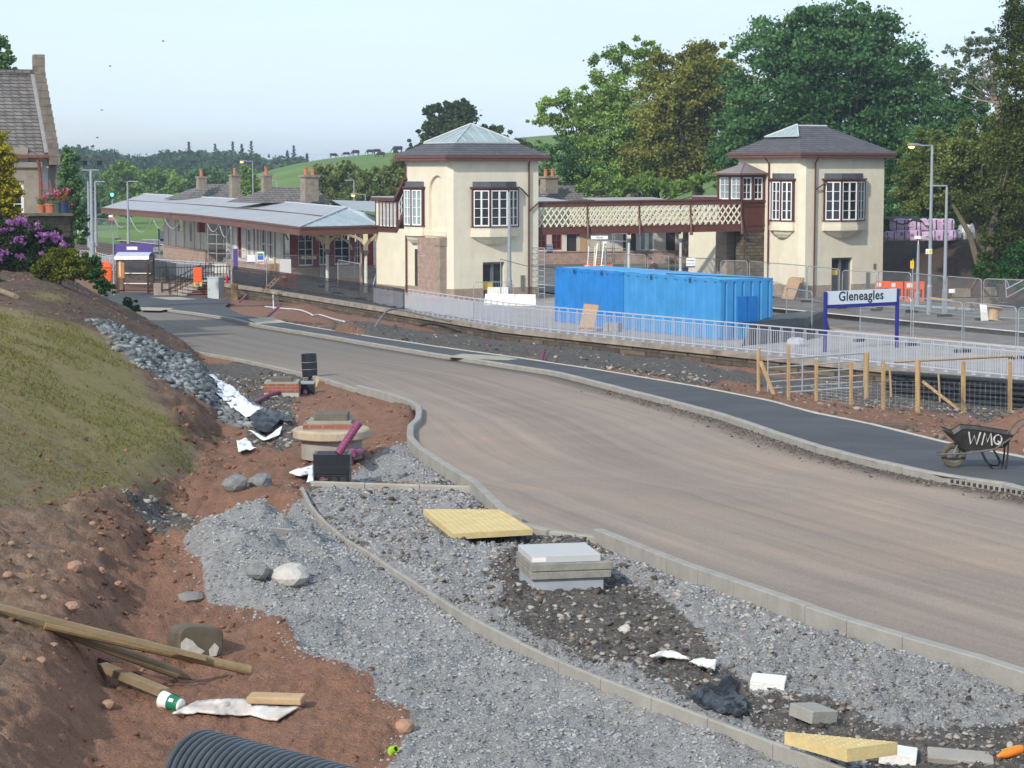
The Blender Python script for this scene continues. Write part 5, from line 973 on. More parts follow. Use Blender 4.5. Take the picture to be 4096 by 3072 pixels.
REDF = mat('red_petals', (.50, .01, .02), .6, .2, 5); PKF = mat('pink_petals', (.60, .16, .32), .6, .2, 5)
flowerpot(167, .16, .3, TERRA, None, 'small terracotta pot with green leaves only'); flowerpot(203, .22, .34, TERRA, REDF, 'terracotta pot with dark red flowers next to the downpipe'); flowerpot(230, .2, .42, mat('green_glaze', (.06, .09, .075), .4, .1, 4), PKF, 'green glazed pot with pink flowers'); flowerpot(258, .2, .40, mat('blue_glaze', (.03, .05, .12), .4, .1, 4), REDF, 'blue pot with bright red flowers at the wall end')
tree('golden_cypress_tree', 'golden yellow conifer in front of the stone house', 'tree', 74, [(5, 640, 45, 100), (25, 760, 50, 100), (60, 880, 45, 50), (0, 860, 75, 110), (-40, 700, 70, 190), (90, 915, 25, 18)], 340, 44, .17, L_gold, (20, 1050), .12, BARK, flat=.4, up=1.2)
rh = tree('rhododendron_bush', 'dark leaved rhododendron bush covered in purple blossom below the golden conifer', 'bush', 71, [(60, 960, 110, 80), (150, 980, 100, 80), (225, 990, 55, 65), (30, 1050, 120, 60), (-40, 980, 80, 100)], 230, 44, .15, L_rho, (110, 1100), 0)
PUR = mat_leaf('purple_petals', (.26, .08, .30), (.42, .16, .46), (.60, .32, .62), 3)
FLP = [(45, 888), (58, 885), (34, 885), (72, 893), (78, 876), (106, 881), (98, 888), (146, 896), (152, 905), (160, 908), (18, 915), (10, 922), (50, 915), (118, 912), (220, 934), (215, 945), (203, 940), (188, 938), (162, 938), (155, 944), (235, 950), (71, 956), (88, 959), (86, 968), (108, 958), (60, 966), (170, 962), (220, 962), (248, 978), (265, 980), (10, 1008), (25, 1014), (70, 1024), (86, 1022), (162, 1013), (3, 1030), (92, 978), (260, 976), (4, 1040)]
r = np.random.default_rng(77)
for i, (px, py) in enumerate(FLP):
    p = at_y(px, py, 70.2+.4*r.random()); c = np.array(p-rh.location)+r.normal(0, .04, (6, 3)); v, f = leafcloud(c, np.full(6, .06), 12, .062, .8, .2, i+500); me = fastmesh('blossom', v, f); me.materials.append(PUR); put(link(bpy.data.objects.new('blossom', me)), rh)
tree('azalea_bush', 'low yellow green shrub on the brow of the bank', 'bush', 66, [(240, 1070, 95, 55), (185, 1085, 55, 45), (300, 1060, 50, 60), (250, 1030, 60, 40)], 200, 42, .11, L_shrub, (240, 1140), .05, BARK, limbs=10)
tree('broom_bush', 'deep green shrub in front of the orange bin', 'bush', 70, [(365, 1070, 38, 50), (385, 1110, 40, 40), (425, 1155, 35, 30), (350, 1040, 20, 30)], 90, 40, .12, L_hedge, (385, 1160), 0)
tree('gorse_bush', 'small bright green tuft at the edge of the road below the bus shelter', 'bush', 80, [(525, 1225, 28, 26), (505, 1205, 18, 14), (548, 1240, 12, 20)], 60, 36, .10, L_hedge, (525, 1255), 0, up=1.5)
tree('dock_plant', 'leafy green weed at the left edge of the bank', 'plant', 62, [(8, 1130, 16, 14), (0, 1118, 14, 12)], 18, 26, .1, L_hedge, (8, 1148), 0)
X = GX.ravel(); Y = GY.ravel()
# ---------------------------------------------------------------- loose stones, clods, seedling grass
ICO = np.array([(0, 1, 1.618), (0, -1, 1.618), (0, 1, -1.618), (0, -1, -1.618), (1, 1.618, 0), (-1, 1.618, 0), (1, -1.618, 0), (-1, -1.618, 0), (1.618, 0, 1), (-1.618, 0, 1), (1.618, 0, -1), (-1.618, 0, -1)])/1.902
ICF = np.array([(0, 1, 8), (0, 8, 4), (0, 4, 5), (0, 5, 9), (0, 9, 1), (1, 6, 8), (8, 6, 10), (8, 10, 4), (4, 10, 2), (4, 2, 5), (5, 2, 11), (5, 11, 9), (9, 11, 7), (9, 7, 1), (1, 7, 6), (3, 2, 10), (3, 10, 6), (3, 6, 7), (3, 7, 11), (3, 11, 2)])
def stone_mat(name, a, b, c):
    m = mat_leaf(name, a, b, c, 1.5, 0); return m
def stones(name, pos, size, m, seed, sink=.25, flat=.75, jit=.26):
    r = np.random.default_rng(seed); n = len(pos); s = size[:, None, None]
    v = ICO[None]*(1+r.normal(0, jit, (n, 12, 1)).clip(-.45, .6)); sc = np.stack([r.uniform(.75, 1.3, n), r.uniform(.75, 1.2, n), r.uniform(.5, 1, n)*flat], 1)[:, None]
    v = v*sc; t = r.uniform(0, 6.28, n); c, s_ = np.cos(t)[:, None], np.sin(t)[:, None]; tl = r.normal(0, .35, n)[:, None]
    z = v[..., 2]+v[..., 0]*tl; x = v[..., 0]*c-v[..., 1]*s_; y = v[..., 0]*s_+v[..., 1]*c; v = np.stack([x, y, z], 2)*s+pos[:, None]; v[..., 2] += (size*(flat*.6-sink))[:, None]
    f = (ICF[None]+(np.arange(n)*12)[:, None, None]).reshape(-1, 3); me = fastmesh(name, v.reshape(-1, 3), f); me.materials.append(m); return setl(link(bpy.data.objects.new(name, me)), kind='stuff')
def soften(a, k):
    g = a.reshape(sh).copy()
    for _ in range(k): g[1:-1, 1:-1] = (g[1:-1, 1:-1]*2+g[:-2, 1:-1]+g[2:, 1:-1]+g[1:-1, :-2]+g[1:-1, 2:])/6
    return g.ravel()
def sample(w, n, seed):
    r = np.random.default_rng(seed); w = np.where((np.abs(X/Y) < .26) & (Y > 11.5), w, 0); i = r.choice(len(X), n, p=w/w.sum()); x = X[i]+r.normal(0, .012, n)*Y[i]/15; y = Y[i]+r.normal(0, .03, n)*Y[i]/15
    return np.stack([x, y, gz(x, y)], 1), r
offroad = ((X < xl-.16) | (X > xp+.08)) & (X < xf-.5)
nk = np.where((Y < 33) & (np.abs(X-xe) < .05), 0, 1)*offroad
p, r = sample(soften(Wt['gravel'], 40)*(Y < 42)*Y**.7*nk, 38000, 1); stones('gravel', p, .006+.017*r.random(len(p))**3*np.clip(p[:, 1]/18, .8, 1.5), stone_mat('gravel_stones', (.19, .188, .184), (.285, .284, .282), (.37, .37, .368)), 1)
p, r = sample(soften(Wt['dark'], 20)*(1-.6*Wt['gravel'])*(Y < 60)*Y**.9*nk, 13000, 2); stones('rubble', p, .006+.032*r.random(len(p))**4*np.clip(p[:, 1]/18, .8, 1.8), stone_mat('rubble_stones', (.06, .05, .045), (.16, .14, .12), (.36, .33, .30)), 2)
p, r = sample(soil*(1-.9*Wt['dark'])*(.35+cut)*(Y < 75)*Y**.8*nk, 6500, 3); stones('soil_clods', p, 0.005+.034*r.random(len(p))**5*np.clip(p[:, 1]/18, .8, 1.8), stone_mat('soil_clods', (.13, .070, .046), (.20, .105, .068), (.27, .155, .105)), 3)
p, r = sample(Wt['rock']*Y**1.2, 3600, 4); stones('rocks', p, .03+.10*r.random(len(p))**2.5, stone_mat('blue_grey_rocks', (.085, .095, .10), (.17, .185, .19), (.29, .30, .30)), 4)
p, r = sample(((X > xp+.1) & (X < xf-.6) & (Y > 36) & (Y < 100))*Y**1.0*(.25+fbm(X*.5, Y*.3, 3, 70)**3*8), 3600, 5); stones('verge_rubble', p, .012+.09*r.random(len(p))**6, stone_mat('verge_stones', (.07, .058, .048), (.14, .115, .095), (.34, .29, .25)), 5)
q = np.random.default_rng(8); yy = q.uniform(26, 52, 2600); xx = np.interp(yy, YR, XR)-np.abs(q.normal(0, .28, 2600))-.02; stones('road_edge_dirt', np.stack([xx, yy, zr(yy)], 1), .006+.03*q.random(2600)**3, stone_mat('dirt_crumbs', (.08, .065, .055), (.14, .115, .095), (.22, .18, .15)), 6)
p, r = sample(Wt['grass']*Y**1.1*np.clip(fbm(X*1.2, Y*.8, 4, 60)*2.6-.85, 0, 1), 15000, 7); n = len(p); t = r.uniform(0, 6.28, n); hgt = r.uniform(.015, .045, n)*np.clip(p[:, 1]/25, .8, 1.6); wd = .005*np.clip(p[:, 1]/18, .8, 2); ln = r.normal(0, .03, (n, 2))
a = np.stack([np.cos(t)*wd, np.sin(t)*wd, 0*t], 1); tip = p+np.stack([ln[:, 0], ln[:, 1], hgt], 1); me = fastmesh('grass', np.stack([p-a, p+a, tip], 1).reshape(-1, 3), np.arange(3*n).reshape(-1, 3)); me.materials.append(mat_leaf('seedling_grass', (.12, .115, .030), (.165, .155, .042), (.17, .20, .055), .6, .2)); setl(link(bpy.data.objects.new('grass', me)), kind='stuff')
# ---------------------------------------------------------------- objects lying about the works
def drape(name, poly, m, label, cat, off=.05, step=None, thick=.012, amp=.03, parent=None, group=None):
    pp = np.array(poly, float); x0, y0 = pp.min(0); x1, y1 = pp.max(0); st = step or max(4, (x1-x0)/34); P2 = [Vector((a, b, 0)) for a, b in poly]
    xs = np.arange(x0, x1+st, st); yv = np.arange(y0, y1+st*.6, st*.6); gx, gy = np.meshgrid(xs, yv); ins = inpoly(gx.ravel(), gy.ravel(), P2)
    # keep the outline exact: tessellate outline plus inner points
    from mathutils.geometry import delaunay_2d_cdt
    pts = [Vector((a, b)) for a, b in poly]; dens = []
    for i in range(len(pts)):
        a, b = pts[i], pts[(i+1) % len(pts)]; k = max(1, int((b-a).length/st)); dens += [a.lerp(b, j/k) for j in range(k)]
    inn = [Vector((a, b)) for a, b, c in zip(gx.ravel(), gy.ravel(), ins) if c and min((Vector((a, b))-d).length for d in dens) > st*.45]
    V, E, F, *_ = delaunay_2d_cdt(dens+inn, [], [list(range(len(dens)))], 1, 1e-4)
    mb = MB(); k = random.random()*9
    for v in V:
        w = hitg(v.x, v.y); w = hitg(v.x, v.y+off*FPX/w.y*.9); w.z += off+amp*(float(fbm(np.array([w.x*5+k]), np.array([w.y*3]), 3, 80)[0])-.4)*2; mb.v.append(w)
    mb.f = [tuple(f) for f in F]; o = mb.obj(name, m, None, smooth=True, solid=thick); return setl(o, label, cat, group)
drape('fabric_sheet', [(828, 1499), (852, 1503), (892, 1530), (932, 1548), (965, 1580), (1005, 1620), (1050, 1641), (1030, 1650), (1005, 1665), (985, 1676), (950, 1650), (900, 1605), (866, 1576), (872, 1550), (860, 1522)], WSHEET, 'long white fabric sheet lying down the slope beside the strip of grey rocks', 'sheet', .10, 7, amp=.07)
drape('fabric_sheet', [(990, 1722), (1020, 1727), (1050, 1747), (1064, 1752), (1130, 1706), (1120, 1737), (1080, 1757), (1054, 1762), (1034, 1750), (1014, 1732)], WSHEET, 'torn white sheet scrap in front of the black fabric heap', 'sheet', .07, 7)
drape('fabric_sheet', [(945, 1762), (985, 1757), (1010, 1783), (1030, 1795), (992, 1800), (955, 1808)], WSHEET, 'crumpled white bag lying on the raw brown edge of the bank', 'sheet', .08, 7, amp=.08)
drape('fabric_sheet', [(1157, 1893), (1205, 1876), (1252, 1863), (1254, 1925), (1226, 1932), (1236, 1900), (1200, 1908)], WSHEET, 'white sheet scrap poking out left of the black chamber with round holes', 'sheet', .07, 8)
drape('fabric_heap', [(1000, 1672), (1030, 1645), (1100, 1648), (1165, 1668), (1180, 1700), (1150, 1690), (1120, 1680), (1090, 1715), (1050, 1735), (1005, 1700)], TARP, 'crumpled black fabric heap at the lower end of the long white sheet', 'fabric', .10, 8, amp=.12)
drape('fabric_heap', [(2760, 2775), (2800, 2760), (2870, 2745), (2900, 2722), (2950, 2735), (2940, 2770), (2990, 2800), (2985, 2850), (2960, 2872), (2900, 2850), (2850, 2835), (2790, 2815)], TARP, 'torn black cloth lying by the concrete edging near the buff slab', 'fabric', .04, 9, amp=.06)
FOAM = mat('white_foam', (.70, .69, .66), .9, .08, 8, .008, 40)
drape('foam_shard', [(2597, 2627), (2640, 2610), (2690, 2607), (2762, 2640), (2720, 2636), (2650, 2630)], FOAM, 'thin white foam shard on the dark soil, left of the others', 'foam piece', .05, 9, .02, .01)
drape('foam_shard', [(2755, 2648), (2815, 2631), (2830, 2644), (2866, 2643), (2858, 2680), (2810, 2668)], FOAM, 'notched white foam shard beside the thin one', 'foam piece', .05, 9, .02, .01)
def blockp(name, px, py, dims, rz, m, label, cat, tilt=(0, 0), lift=0, bevel=.006, group=None):
    p = hitg(px, py); o = MB().box((0, 0, dims[2]/2), dims).obj(name, m, None, bevel=bevel); o.location = p+Vector((0, 0, lift-.012)); o.rotation_euler = (tilt[0], tilt[1], rz); return setl(o, label, cat, group)
blockp('foam_block', 3072, 2752, (.28, .20, .10), R(-12), FOAM, 'thick white foam block right of the foam shards', 'foam piece', (.1, .05))
blockp('paving_block', 3250, 2872, (.26, .27, .10), R(33), CONC, 'grey concrete paving block lying loose on the gravel', 'paving block', (.05, .12))
blockp('foam_block', 3590, 3040, (.26, .24, .09), R(-12), FOAM, 'dirty white block under the cut buff slab', 'foam piece', (.02, .1))
blockp('stone_slab', 3840, 3036, (.46, .16, .05), R(-8), CONC, 'grey stone slab half sunk in the rubble near the orange bottle', 'slab', (.25, .05))
blockp('sandstone_lump', 1270, 1546, (.20, .18, .2), R(40), WOODP, 'small pyramid of yellow stone by the road edge', 'stone', (.3, .3))
blockp('dark_slab', 3530, 1712, (1.05, .35, .10), R(-6), mat('wet_dark_wood', (.10, .075, .06), .9, .3, 4), 'dark slab lying on the red earth beside the footpath', 'slab')
blockp('concrete_shard', 1120, 2142, (.26, .05, .10), R(20), CONC, 'flat grey concrete shard standing in the gravel heap', 'slab', (.2, .15))
def rockp(name, px, py, w, m, label, cat='rock', group=None, seed=0, flat=.75):
    p = hitg(px, py); w = w*p.y/FPX/2; v = ICO*1.0; r = np.random.default_rng(seed+int(px)); import bmesh
    bm = bmesh.new(); bmesh.ops.create_icosphere(bm, subdivisions=2, radius=1); k = r.uniform(0, 50)
    for q in bm.verts:
        n_ = float(fbm(np.array([q.co.x*1.3+k]), np.array([q.co.y*1.3+q.co.z*1.9]), 3, 90)[0]); q.co *= w*(.65+.8*n_); q.co.z *= flat
    me = bpy.data.meshes.new(name); bm.to_mesh(me); bm.free(); me.materials.append(m); o = link(bpy.data.objects.new(name, me)); o.location = p+Vector((0, 0, w*flat*.45)); o.rotation_euler = (0, 0, r.uniform(0, 6)); return setl(o, label, cat, group)
MORT = mat('mortar_lump', (.20, .20, .20), .95, .25, 14, .02, 40); PALE = mat('pale_stone', (.46, .43, .39), .9, .15, 8, .01, 30); BUFFS = mat('buff_stone', (.33, .20, .135), .85, .2, 8, .006, 30)
rockp('boulder', 940, 1955, 105, MORT, 'dark grey boulder at the foot of the grass bank, the left one of two'); rockp('boulder', 1040, 1945, 95, MORT, 'lighter grey boulder at the foot of the bank, next to the dark one')
rockp('boulder', 1165, 2325, 150, PALE, 'pale angular block of stone sitting in the grey gravel heap', flat=.65); rockp('boulder', 1035, 2305, 95, MORT, 'brownish lump left of the pale block in the gravel heap'); rockp('boulder', 760, 2400, 120, mat('grey_flagstone', (.20, .19, .18), .9, .15, 5), 'flat grey stone at the left rim of the gravel heap', flat=.4)
rockp('boulder', 2500, 2530, 50, PALE, 'round grey cobble in the dark soil below the manhole', flat=.9); rockp('boulder', 1610, 1905, 45, MORT, 'small grey lump on the rubble beside the curved kerb'); rockp('boulder', 3690, 2700, 45, MORT, 'brown stone on the gravel close to the kerb')
for i, (px, py, w) in enumerate(((175, 2395, 34), (300, 2280, 75), (405, 2290, 40), (475, 2345, 46), (285, 2440, 62), (30, 2310, 46), (405, 2205, 30), (370, 2100, 26), (45, 2180, 30), (215, 2590, 40), (165, 2650, 46), (430, 2830, 60), (865, 2945, 40), (1620, 2920, 80), (700, 2725, 34), (870, 2560, 60), (600, 2130, 36), (120, 2230, 28), (250, 2210, 22), (330, 2560, 40))):
    rockp('stone', px, py, w, BUFFS, 'smooth buff stone lying in the red soil of the bank', 'stone', 'buff stones in the red soil', i)
# timber by the bank
WOODM = mat('muddy_timber', (.27, .195, .10), .85, .25, 3, .004, 30)
def gp(px, py, lift=0): p = hitg(px, py); p.z += lift; return p
def bar(name, a, b, r0, m, label, cat, r1=None, point=False):
    t = T(name, label, cat, a); L = b-a; pts = [a, a+L*.93, b] if point else [a, b]; MB().tube(pts, [r0, r1 or r0, .012] if point else [r0, r1 or r0], 12).obj('shaft', m, t, True, smooth=False); return t
def polebar(name, a, b, r0, m, label, cat, point=False):
    L = b-a; d = L.length; mb = MB().tube([(0, 0, 0), (0, 0, d*.93), (0, 0, d)] if point else [(0, 0, 0), (0, 0, d)], [r0, r0*.96, .012] if point else [r0, r0*.95], 12); o = mb.obj(name, m); o.location = a; o.rotation_euler = L.to_track_quat('Z', 'Y').to_euler(); return setl(o, label, cat)
polebar('timber_post', gp(-90, 2430, .07), gp(765, 2738, .05), .052, WOODO, 'round pointed timber post lying on the red bank, lowest of the long timbers', 'timber post', True)
polebar('timber_post', gp(180, 2520, .05), gp(1000, 2702, .045), .046, WOODM, 'round timber post running out farthest to the right under the sawn plank', 'timber post')
a, b = gp(-110, 2420, .10), gp(812, 2668, .0); a = at_y(-110, 2402, 16.7); b = at_y(812, 2630, 18.2); L = b-a; print('PLANK', a, b, GZ(a.x, a.y), GZ(b.x, b.y)); o = MB().box((0, 0, L.length/2), (.105, .05, L.length)).obj('timber_plank', WOODP, None, bevel=.004); M_ = frame((L.cross(Vector((0, 0, 1)))), L.cross(L.cross(Vector((0, 0, 1)))), a); zx = L.normalized(); xx_ = zx.cross(Vector((0, 0, 1))).normalized(); yy_ = zx.cross(xx_); Mx = Matrix((xx_, yy_, zx)).transposed().to_4x4(); Mx.translation = a; o.matrix_world = Mx; setl(o, 'sawn pale plank resting along the round timber posts', 'plank')
def plank(px0, py0, px1, py1, w, h_, m, label, lift=(.05, .05)):
    a, b = gp(px0, py0, lift[0]), gp(px1, py1, lift[1]); L = b-a; zx = L.normalized(); xx_ = zx.cross(Vector((0, 0, 1))).normalized(); yy_ = zx.cross(xx_); o = MB().box((0, 0, L.length/2), (w, h_, L.length)).obj('timber_offcut', m, None, bevel=.004); Mx = Matrix((xx_, yy_, zx)).transposed().to_4x4(); Mx.translation = a; o.matrix_world = Mx; return setl(o, label, 'plank')
plank(410, 2690, 660, 2795, .09, .07, WOODO, 'short weathered offcut pointing at the paper cup'); plank(400, 2665, 660, 2768, .05, .05, mat('red_brown_timber', (.14, .06, .045), .85, .3, 4), 'thin red brown offcut between the pointed post and the weathered offcut', (.06, .06))
polebar('fence_rail', gp(-60, 1150, .06), gp(64, 1196, .05), .07, WOODO, 'fallen round rail on top of the grass bank at the left edge', 'rail')
# dirty drum
p = gp(780, 2640); dr = T('drum', 'mud caked dark drum lying behind the long timbers', 'drum', p+Vector((0, 0, .12)), 0); dr.rotation_euler = (R(82), R(8), R(28)); dr.scale = (1.25,)*3; dr.location.z += .05
def sq(k, z): return [(k*.18*abs(math.cos(t))**.55*(1 if math.cos(t) > 0 else -1), k*.125*abs(math.sin(t))**.55*(1 if math.sin(t) > 0 else -1), z) for t in np.linspace(0, 2*math.pi, 25)[:-1]]
g = MB().loft([sq(k_, z) for k_, z in ((.86, -.13), (.96, -.11), (1, -.06), (1, .08), (.97, .115), (.88, .135), (.6, .137))]); g.obj('body', DRUM, dr, smooth=False)
for nm_, pl_ in (('left', [(-.15, -.085), (-.02, -.10), (.03, -.06), (-.03, -.03), (-.07, .01), (-.12, .03), (-.155, -.01)]), ('right', [(.07, -.10), (.12, -.09), (.135, -.03), (.10, .0), (.06, -.05)])): g = MB().prism(pl_, .136, .142); g.obj('mortar_crust', PALE, dr)
# paper cup
p = gp(690, 2838); cu = T('paper_cup', 'green and white noodle cup lying at the end of the offcut', 'cup', p+Vector((0, 0, .055))); cu.rotation_euler = (R(8), R(98), R(-20)); cu.scale = (1.2,)*3
MB().lathe([(0, .075), (.043, .075), (.044, .07), (.0445, .060)], 18).obj('base', WPLAS, cu, smooth=True); MB().lathe([(.0455, .062), (.0535, -.02)], 18).obj('green_label', mat('green_print', (.01, .17, .085), .5, .15, 14), cu, smooth=True)
MB().lathe([(.0525, -.018), (.058, -.05), (.061, -.085), (.058, -.088), (.050, -.06), (.045, .06)], 18).obj('rim', WPLAS, cu, smooth=True); g = MB(); g.bx(-.012, .012, -.056, -.0535, .0, .035, Matrix.Rotation(R(-35), 4, 'Z')); g.obj('printed_panel', WPLAS, cu)
drape('board', [(690, 2858), (785, 2806), (900, 2797), (985, 2800), (1010, 2828), (1195, 2830), (1105, 2884), (1000, 2862), (890, 2863), (790, 2850), (775, 2857)], mat('dirty_white_board', (.42, .33, .26), .8, .3, 3.2, col2=(.70, .69, .67), det=8), 'dirty white folded board lying on the red soil', 'board', .035, 14, .012, .012)
blockp('stone_slab', 1105, 2830, (.45, .19, .06), R(-7), mat('buff_slab', (.44, .31, .175), .9, .15, 6, .004, 40), 'buff stone slab lying on the white folded board', 'slab', lift=.055, bevel=.012)
# corrugated duct
cdv = Vector((.77, -.64, -.012)).normalized(); A0 = Vector((-1.93, 13.05, 3.62)); t = T('corrugated_pipe', 'large ribbed grey black plastic pipe at the bottom edge of the photo', 'pipe', A0); pts = []; rs = []; s = 0
while s < 2.6:
    for ds, rr in ((0, .292), (.006, .302), (.026, .302), (.033, .292), (.036, .272), (.049, .272), (.052, .292)): pts.append(A0+cdv*(s+ds)); rs.append(rr)
    s += .054
MB().tube(pts, rs, 40, False).obj('pipe_wall', PIPEG, t, True); MB().tube([A0+cdv*.01, A0+cdv*2.6], .255, 32, False).obj('liner', BPLAS, t, True)
p = gp(1577, 3018); gc = T('flanged_plug', 'lime green flanged plastic plug on the red soil beside the gravel', 'plug', p+Vector((0, 0, .03))); gc.rotation_euler = (R(-62), 0, R(-152))
MB().lathe([(.0, -.035), (.036, -.035), (.04, -.03), (.04, -.026), (.026, -.022), (.024, .045), (.020, .045), (.020, -.01), (0, -.01)], 20).obj('sleeve', GREENL, gc, smooth=False); MB().lathe([(0, .0), (.0195, .0)], 14, (0, 0, .01)).obj('hole', DARKIN, gc)
# buff tactile slabs at the dropped kerb
BLIST = mat_brick('buff_slab_grid', (.60, .47, .22), (.56, .43, .20), (.40, .31, .15), .1, .1, .01)
def tactile(name, corners, off, th, m, label, cat='paving'):
    c = [on_road(x, y, off) for x, y in corners]; ce = sum(c, Vector())/len(c); t = T(name, label, cat, ce-Vector((0, 0, th))); g = MB(); n = len(c); g.v = [q-Vector((0, 0, th)) for q in c]+[q.copy() for q in c]; g.f = [tuple(range(n))[::-1], tuple(range(n, 2*n))]+[(i, (i+1) % n, n+(i+1) % n, n+i) for i in range(n)]; u = c[1]-c[0]; v = c[-1]-c[0]; nu, nv = max(2, int(u.length/.075)), max(2, int(v.length/.075))
    for i in range(nu):
        for j in range(nv):
            a, b = (i+.5)/nu, (j+.5)/nv
            if len(c) == 3 and a+b > .92: continue
            q = c[0]+u*a+v*b+((c[2]-c[1]-v)*a*b if len(c) == 4 else Vector()); g.lathe([(.014, 0), (.010, .005), (0, .0055)], 6, q)
    g.obj('slab', m, t, True); return t
tactile('tactile_paving', [(1692, 2036), (2005, 2038), (2130, 2117), (1812, 2135)], .10, .07, YELP, 'buff blistered paving laid against the dropped kerb')
tactile('tactile_slab', [(3138, 2926), (3590, 2968), (3388, 2996)], .17, .09, YELP, 'triangular cut buff slab propped on the white block')
# manhole with grey cover
p = on_road(2255, 2418, -.22); mh = T('manhole', 'square inspection manhole with a pale grey cover on brick courses', 'manhole', (p.x, p.y+.42, p.z), R(11))
MB().box((-.02, 0, .14), (.76, .74, .28)).obj('base', mat('blue_grey_concrete', (.30, .33, .36), .85, .15, 4), mh, bevel=.01)
for k in (0, 1): MB().box((.01*k, 0, .31+.085*k), (.86+.01*k, .82, .078)).obj('brick_course', mat('grey_brick%d' % k, (.24, .23, .20), .9, .2, 5, .006, 30), mh, bevel=.006)
MB().box((-.04, .02, .472), (.74, .74, .075)).obj('cover', mat('cover_top', (.47, .46, .43), .85, .18, 3, col2=(.40, .43, .46)), mh, bevel=.006); MB().box((-.33, -.351, .472), (.15, .004, .045)).obj('sticker', WPLAS, mh)
# round manhole rings
p = on_road(1318, 1846, -.12); mr = T('manhole', 'round concrete manhole with a wide cover slab and brick collar', 'manhole', (p.x, p.y+.5, p.z)); CB = mat('buff_concrete', (.40, .335, .245), .9, .15, 4, .01, 30)
MB().lathe([(.52, 0), (.52, .34)], 28).obj('ring', CONC, mr, smooth=False); MB().lathe([(0, .34), (.63, .34), (.66, .36), (.66, .48), (.63, .51), (0, .51)], 32).obj('cover_slab', CB, mr, bevel=.01)
MB().box((-.04, .0, .56), (.84, .62, .1)).obj('brick_collar', BRICKR, mr); MB().box((-.02, .03, .63), (.74, .60, .05)).obj('mortar_bed', CONC, mr); MB().box((0, .03, .71), (.57, .5, .13)).obj('lid', mat('rusty_lid', (.13, .115, .09), .8, .3, 5), mr, bevel=.01)
def chamber(px, py, w, h_, d_, label, rz=0, holes=True):
    p = gp(px, py, -.02); t = T('inspection_chamber', label, 'chamber', p, rz); g = MB()
    g.bx(-w/2, w/2, 0, d_, 0, h_*.30); g.bx(-w/2-.008, w/2+.008, -.01, d_, h_*.31, h_*.62); g.bx(-w/2-.012, w/2+.012, -.014, d_, h_*.63, h_*.97); g.bx(-w/2-.02, w/2+.02, -.022, d_, h_*.97, h_)
    g.obj('body', BPLAS, t, bevel=.006)
    if holes:
        for k, x in enumerate((-w*.25, w*.08, w*.34)): MB().cyl((x, -.03, h_*.13), (x, .02, h_*.13), .052, None, 14).obj('duct_mouth', PPIPE if k == 0 else DARKIN, t)
        MB().bx(-w/2+.03, w/2-.03, .03, d_-.03, h_, h_+.004).obj('opening', DARKIN, t)
    return t
chamber(1327, 1930, .53, .45, .4, 'black plastic chamber with three round holes in front of the round manhole')
c_ = chamber(1222, 1578, .40, .27, .35, 'small black chamber with a grey lid beside the brick manhole', holes=False); MB().bx(-.21, .21, -.03, .36, .272, .31).obj('lid', GALV, c_)
p = gp(1125, 1588, -.05); bm_ = T('manhole', 'square red brick manhole beside the small black chamber', 'manhole', p, R(2)); MB().bx(-.41, .41, 0, .7, 0, .16).obj('base', CONCL, bm_); MB().bx(-.42, .42, -.01, .71, .16, .36).obj('brick_course', BRICKR, bm_); MB().bx(-.40, .40, .01, .69, .36, .40).obj('mortar_bed', CONC, bm_); MB().bx(-.24, .24, .1, .6, .40, .49).obj('lid', bpy.data.materials['rusty_lid'], bm_)
def duct(pts, r_, label, m=PPIPE, name='purple_duct', cat='pipe', ribs=True, smooth_=True):
    o = T(name, label, cat, pts[0]); P = [Vector(q) for q in pts]
    if smooth_ and len(P) > 2: P = smooth(smooth(P))
    Q = []; rr = []
    for a, b in zip(P, P[1:]):
        L = (b-a).length; n = max(1, int(L/.03)) if ribs else 1
        for i in range(n): Q.append(a.lerp(b, i/n)); rr.append(r_*(1.0 if (len(Q) % 2) else .93) if ribs else r_)
    Q.append(P[-1]); rr.append(r_); MB().tube(Q, rr, 14).obj('pipe_wall', m, o, True, smooth=not ribs); return o, P
o, P = duct([at_y(1352, 1815, 32.2), at_y(1435, 1692, 32.4)], .062, 'purple ribbed duct sticking up out of the black chamber'); d_ = (P[-1]-P[-2]).normalized(); MB().cyl(P[-1], P[-1]+d_*.004, .05, None, 12).obj('bore', DARKIN, o, True)
duct([gp(1398, 1860, .05), gp(1402, 1838, .16), at_y(1418, 1818, 33.3), gp(1450, 1822, .08)], .06, 'purple duct elbow bending into the gravel behind the chamber')
duct([gp(985, 1632, .02), gp(1030, 1612, .06), gp(1090, 1590, .1), gp(1180, 1582, .1)], .05, 'long purple duct curving out from under the white sheet'); duct([gp(1218, 1582, .02), gp(1226, 1566, .12)], .05, 'short purple duct stub below the small black chamber', smooth_=False)
duct([gp(1048, 1286, 0), gp(1092, 1272, 0)+Vector((.3, .1, .55))], .06, 'purple duct leaning up from the verge near the white conduit', smooth_=False); duct([gp(953, 1212, 0), gp(985, 1212, 0)+Vector((.1, 0, .55))], .06, 'purple duct leaning by the wooden stump at the end of the wall', smooth_=False); duct([gp(2168, 1444, 0), gp(2175, 1444, .30)], .05, 'purple duct stub standing upright at the far edge of the footpath', smooth_=False)
